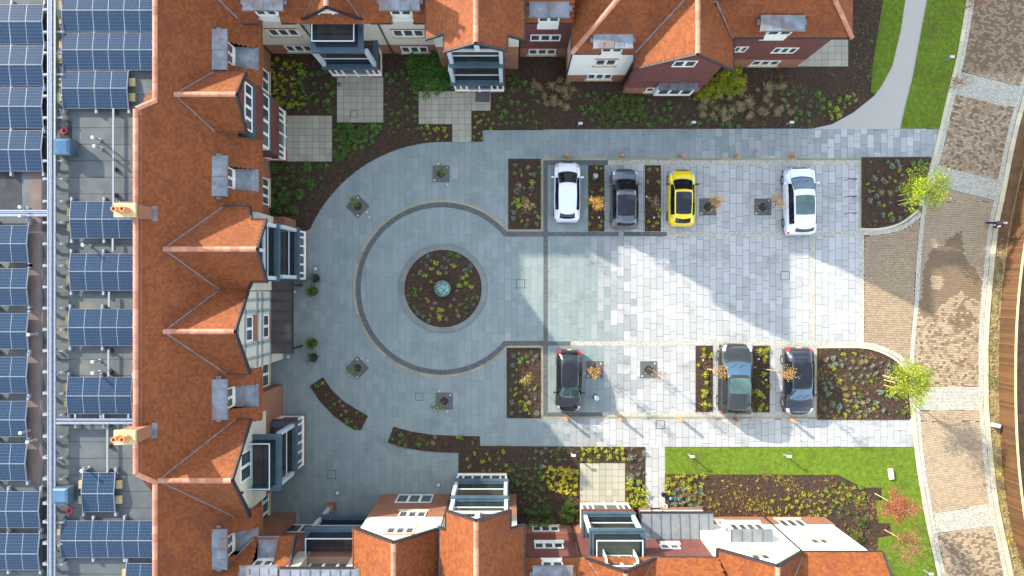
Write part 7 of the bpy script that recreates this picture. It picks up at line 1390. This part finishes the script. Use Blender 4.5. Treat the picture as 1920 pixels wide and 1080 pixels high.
# ================================================================ PERSON on the right kerb
def skin(name, verts, edges, radii, m, parent, root=0, sub=2):
    me = bpy.data.meshes.new(name); me.from_pydata(verts, edges, []); me.update(); o = bpy.data.objects.new(name, me); link(o, parent); me.materials.append(M[m])
    md = o.modifiers.new('skin', 'SKIN'); 
    if not me.skin_vertices: me.attributes.new('x', 'FLOAT', 'POINT')
    sv = me.skin_vertices[0].data if me.skin_vertices else None
    return o, md, sv
def body_tube(b, pts, rad, n=10, m=0): b.tube(pts, rad, n, m)
p = w(1855, 422); PT = thing('person', 'person in black clothes with bare arms walking along the right kerb', 'person', (p.x, p.y, .05), math.radians(-100), local=True)
def spline(pts, rad, k=4):
    P = [Vector(q) for q in pts]; o = []; r = []
    for i in range(len(P) - 1):
        a = P[max(i - 1, 0)]; b_ = P[i]; c = P[i + 1]; d = P[min(i + 2, len(P) - 1)]
        for j in range(k): t = j / k; o.append(.5 * (2 * b_ + (c - a) * t + (2 * a - 5 * b_ + 4 * c - d) * t * t + (3 * b_ - a - 3 * c + d) * t ** 3)); r.append(rad[i] + (rad[i + 1] - rad[i]) * t)
    o.append(P[-1]); r.append(rad[-1]); return o, r
# one continuous body grown with metaball-like voxel remesh of overlapping limbs
b = MB()
def limb(pts, rad): o, r = spline(pts, rad); b.tube(o, r, 12)
limb([(0, 0, .92), (0, .01, 1.1), (0, .0, 1.28), (0, -.01, 1.42), (0, 0, 1.50)], [.145, .125, .15, .13, .06]); limb([(-.10, 0, 1.42), (.10, 0, 1.42)], [.085, .085])
limb([(0, .0, 1.48), (0, .02, 1.56)], [.055, .055])
for s, yk, yf in ((1, .18, .30), (-1, -.02, -.30)):
    limb([(s * .09, 0, .92), (s * .10, yk, .52), (s * .10, yf, .10)], [.095, .06, .042]); limb([(s * .10, yf - .05, .06), (s * .10, yf + .16, .035)], [.045, .035])
for s, ye, yh in ((1, -.14, -.02), (-1, .12, .30)):
    limb([(s * .18, 0, 1.42), (s * .23, ye, 1.18), (s * .22, yh, .98)], [.052, .042, .028]); hx, hy, hz = s * .22, yh, .97
    limb([(hx, hy, hz + .01), (hx, hy + .015, hz - .08)], [.030, .028])
    for k in range(4): limb([(hx, hy - .025 + k * .02, hz - .08), (hx - s * .008, hy - .022 + k * .02, hz - .12 - (.01 if k in (1, 2) else 0)), (hx - s * .02, hy - .02 + k * .02, hz - .15 - (.012 if k in (1, 2) else 0))], [.009, .008, .006])
    limb([(hx, hy + .03, hz - .03), (hx - s * .01, hy + .055, hz - .07), (hx - s * .015, hy + .05, hz - .10)], [.010, .009, .007])
hc = Vector((0, .03, 1.66)); V = []; n = 18
for i in range(13):
    a = math.pi * i / 12; 
    for k in range(n):
        th = 2 * math.pi * k / n; x = .078 * math.sin(a) * math.cos(th); y = .098 * math.sin(a) * math.sin(th); z_ = .118 * math.cos(a)
        if y > 0: x *= 1 - .25 * max(0, -z_ / .118); nose = .022 * math.exp(-((x / .015) ** 2) - ((z_ + .01) / .03) ** 2) + -.012 * math.exp(-(((abs(x) - .03) / .014) ** 2) - ((z_ - .01) / .014) ** 2); y += nose
        V.append(hc + Vector((x, y, z_)))
b.add(V, [(i * n + k, (i + 1) * n + k, (i + 1) * n + (k + 1) % n, i * n + (k + 1) % n) for i in range(12) for k in range(n)])
for s in (-1, 1): b.lathe((s * .08, .02, 1.65), [(.004, -.03), (.016, -.01), (.018, .015), (.006, .03)], 8)
bo = b.build('body', 'skin', PT, smooth=True); rm = bo.modifiers.new('remesh', 'REMESH'); rm.mode = 'VOXEL'; rm.voxel_size = .009; rm.use_smooth_shade = True
sm = bo.modifiers.new('smooth', 'SMOOTH'); sm.iterations = 2
b = MB(); o_, r_ = spline([(0, .0, .96), (0, .01, 1.1), (0, .0, 1.28), (0, -.01, 1.43), (0, 0, 1.49)], [.16, .14, .165, .145, .07]); b.tube(o_, r_, 14); b.tube([(-.17, 0, 1.42), (0, 0, 1.44), (.17, 0, 1.42)], [.075, .095, .075], 12)
for s, ye in ((1, -.06), (-1, .05)): b.tube([(s * .16, 0, 1.43), (s * .215, ye, 1.28)], [.07, .065], 10)
b.build('t_shirt', 'cloth_navy', PT, smooth=True); b = MB(); b.tube([(0, 0, .98), (0, 0, .88)], [.165, .16], 14)
for s, yk, yf in ((1, .18, .30), (-1, -.02, -.30)): o_, r_ = spline([(s * .085, 0, .94), (s * .10, yk, .52), (s * .10, yf, .09)], [.11, .078, .062]); b.tube(o_, r_, 12)
b.build('trousers', 'cloth_black', PT, smooth=True)
for s, yf in ((1, .30), (-1, -.30)): b = MB(); b.tube([(s * .10, yf - .09, .05), (s * .10, yf + .04, .055), (s * .10, yf + .2, .035)], [.045, .055, .04], 10); b.build('shoe', 'black_trim', PT, smooth=True)
b = MB(); V = [hc + Vector((.083 * math.sin(math.pi * .33 * i / 5) * math.cos(2 * math.pi * k / 16), -.01 + .10 * math.sin(math.pi * .33 * i / 5) * math.sin(2 * math.pi * k / 16), .124 * math.cos(math.pi * .33 * i / 5))) for i in range(6) for k in range(16)]
b.add(V, [(i * 16 + k, (i + 1) * 16 + k, (i + 1) * 16 + (k + 1) % 16, i * 16 + (k + 1) % 16) for i in range(5) for k in range(16)]); b.build('hair', 'skin', PT, smooth=True)
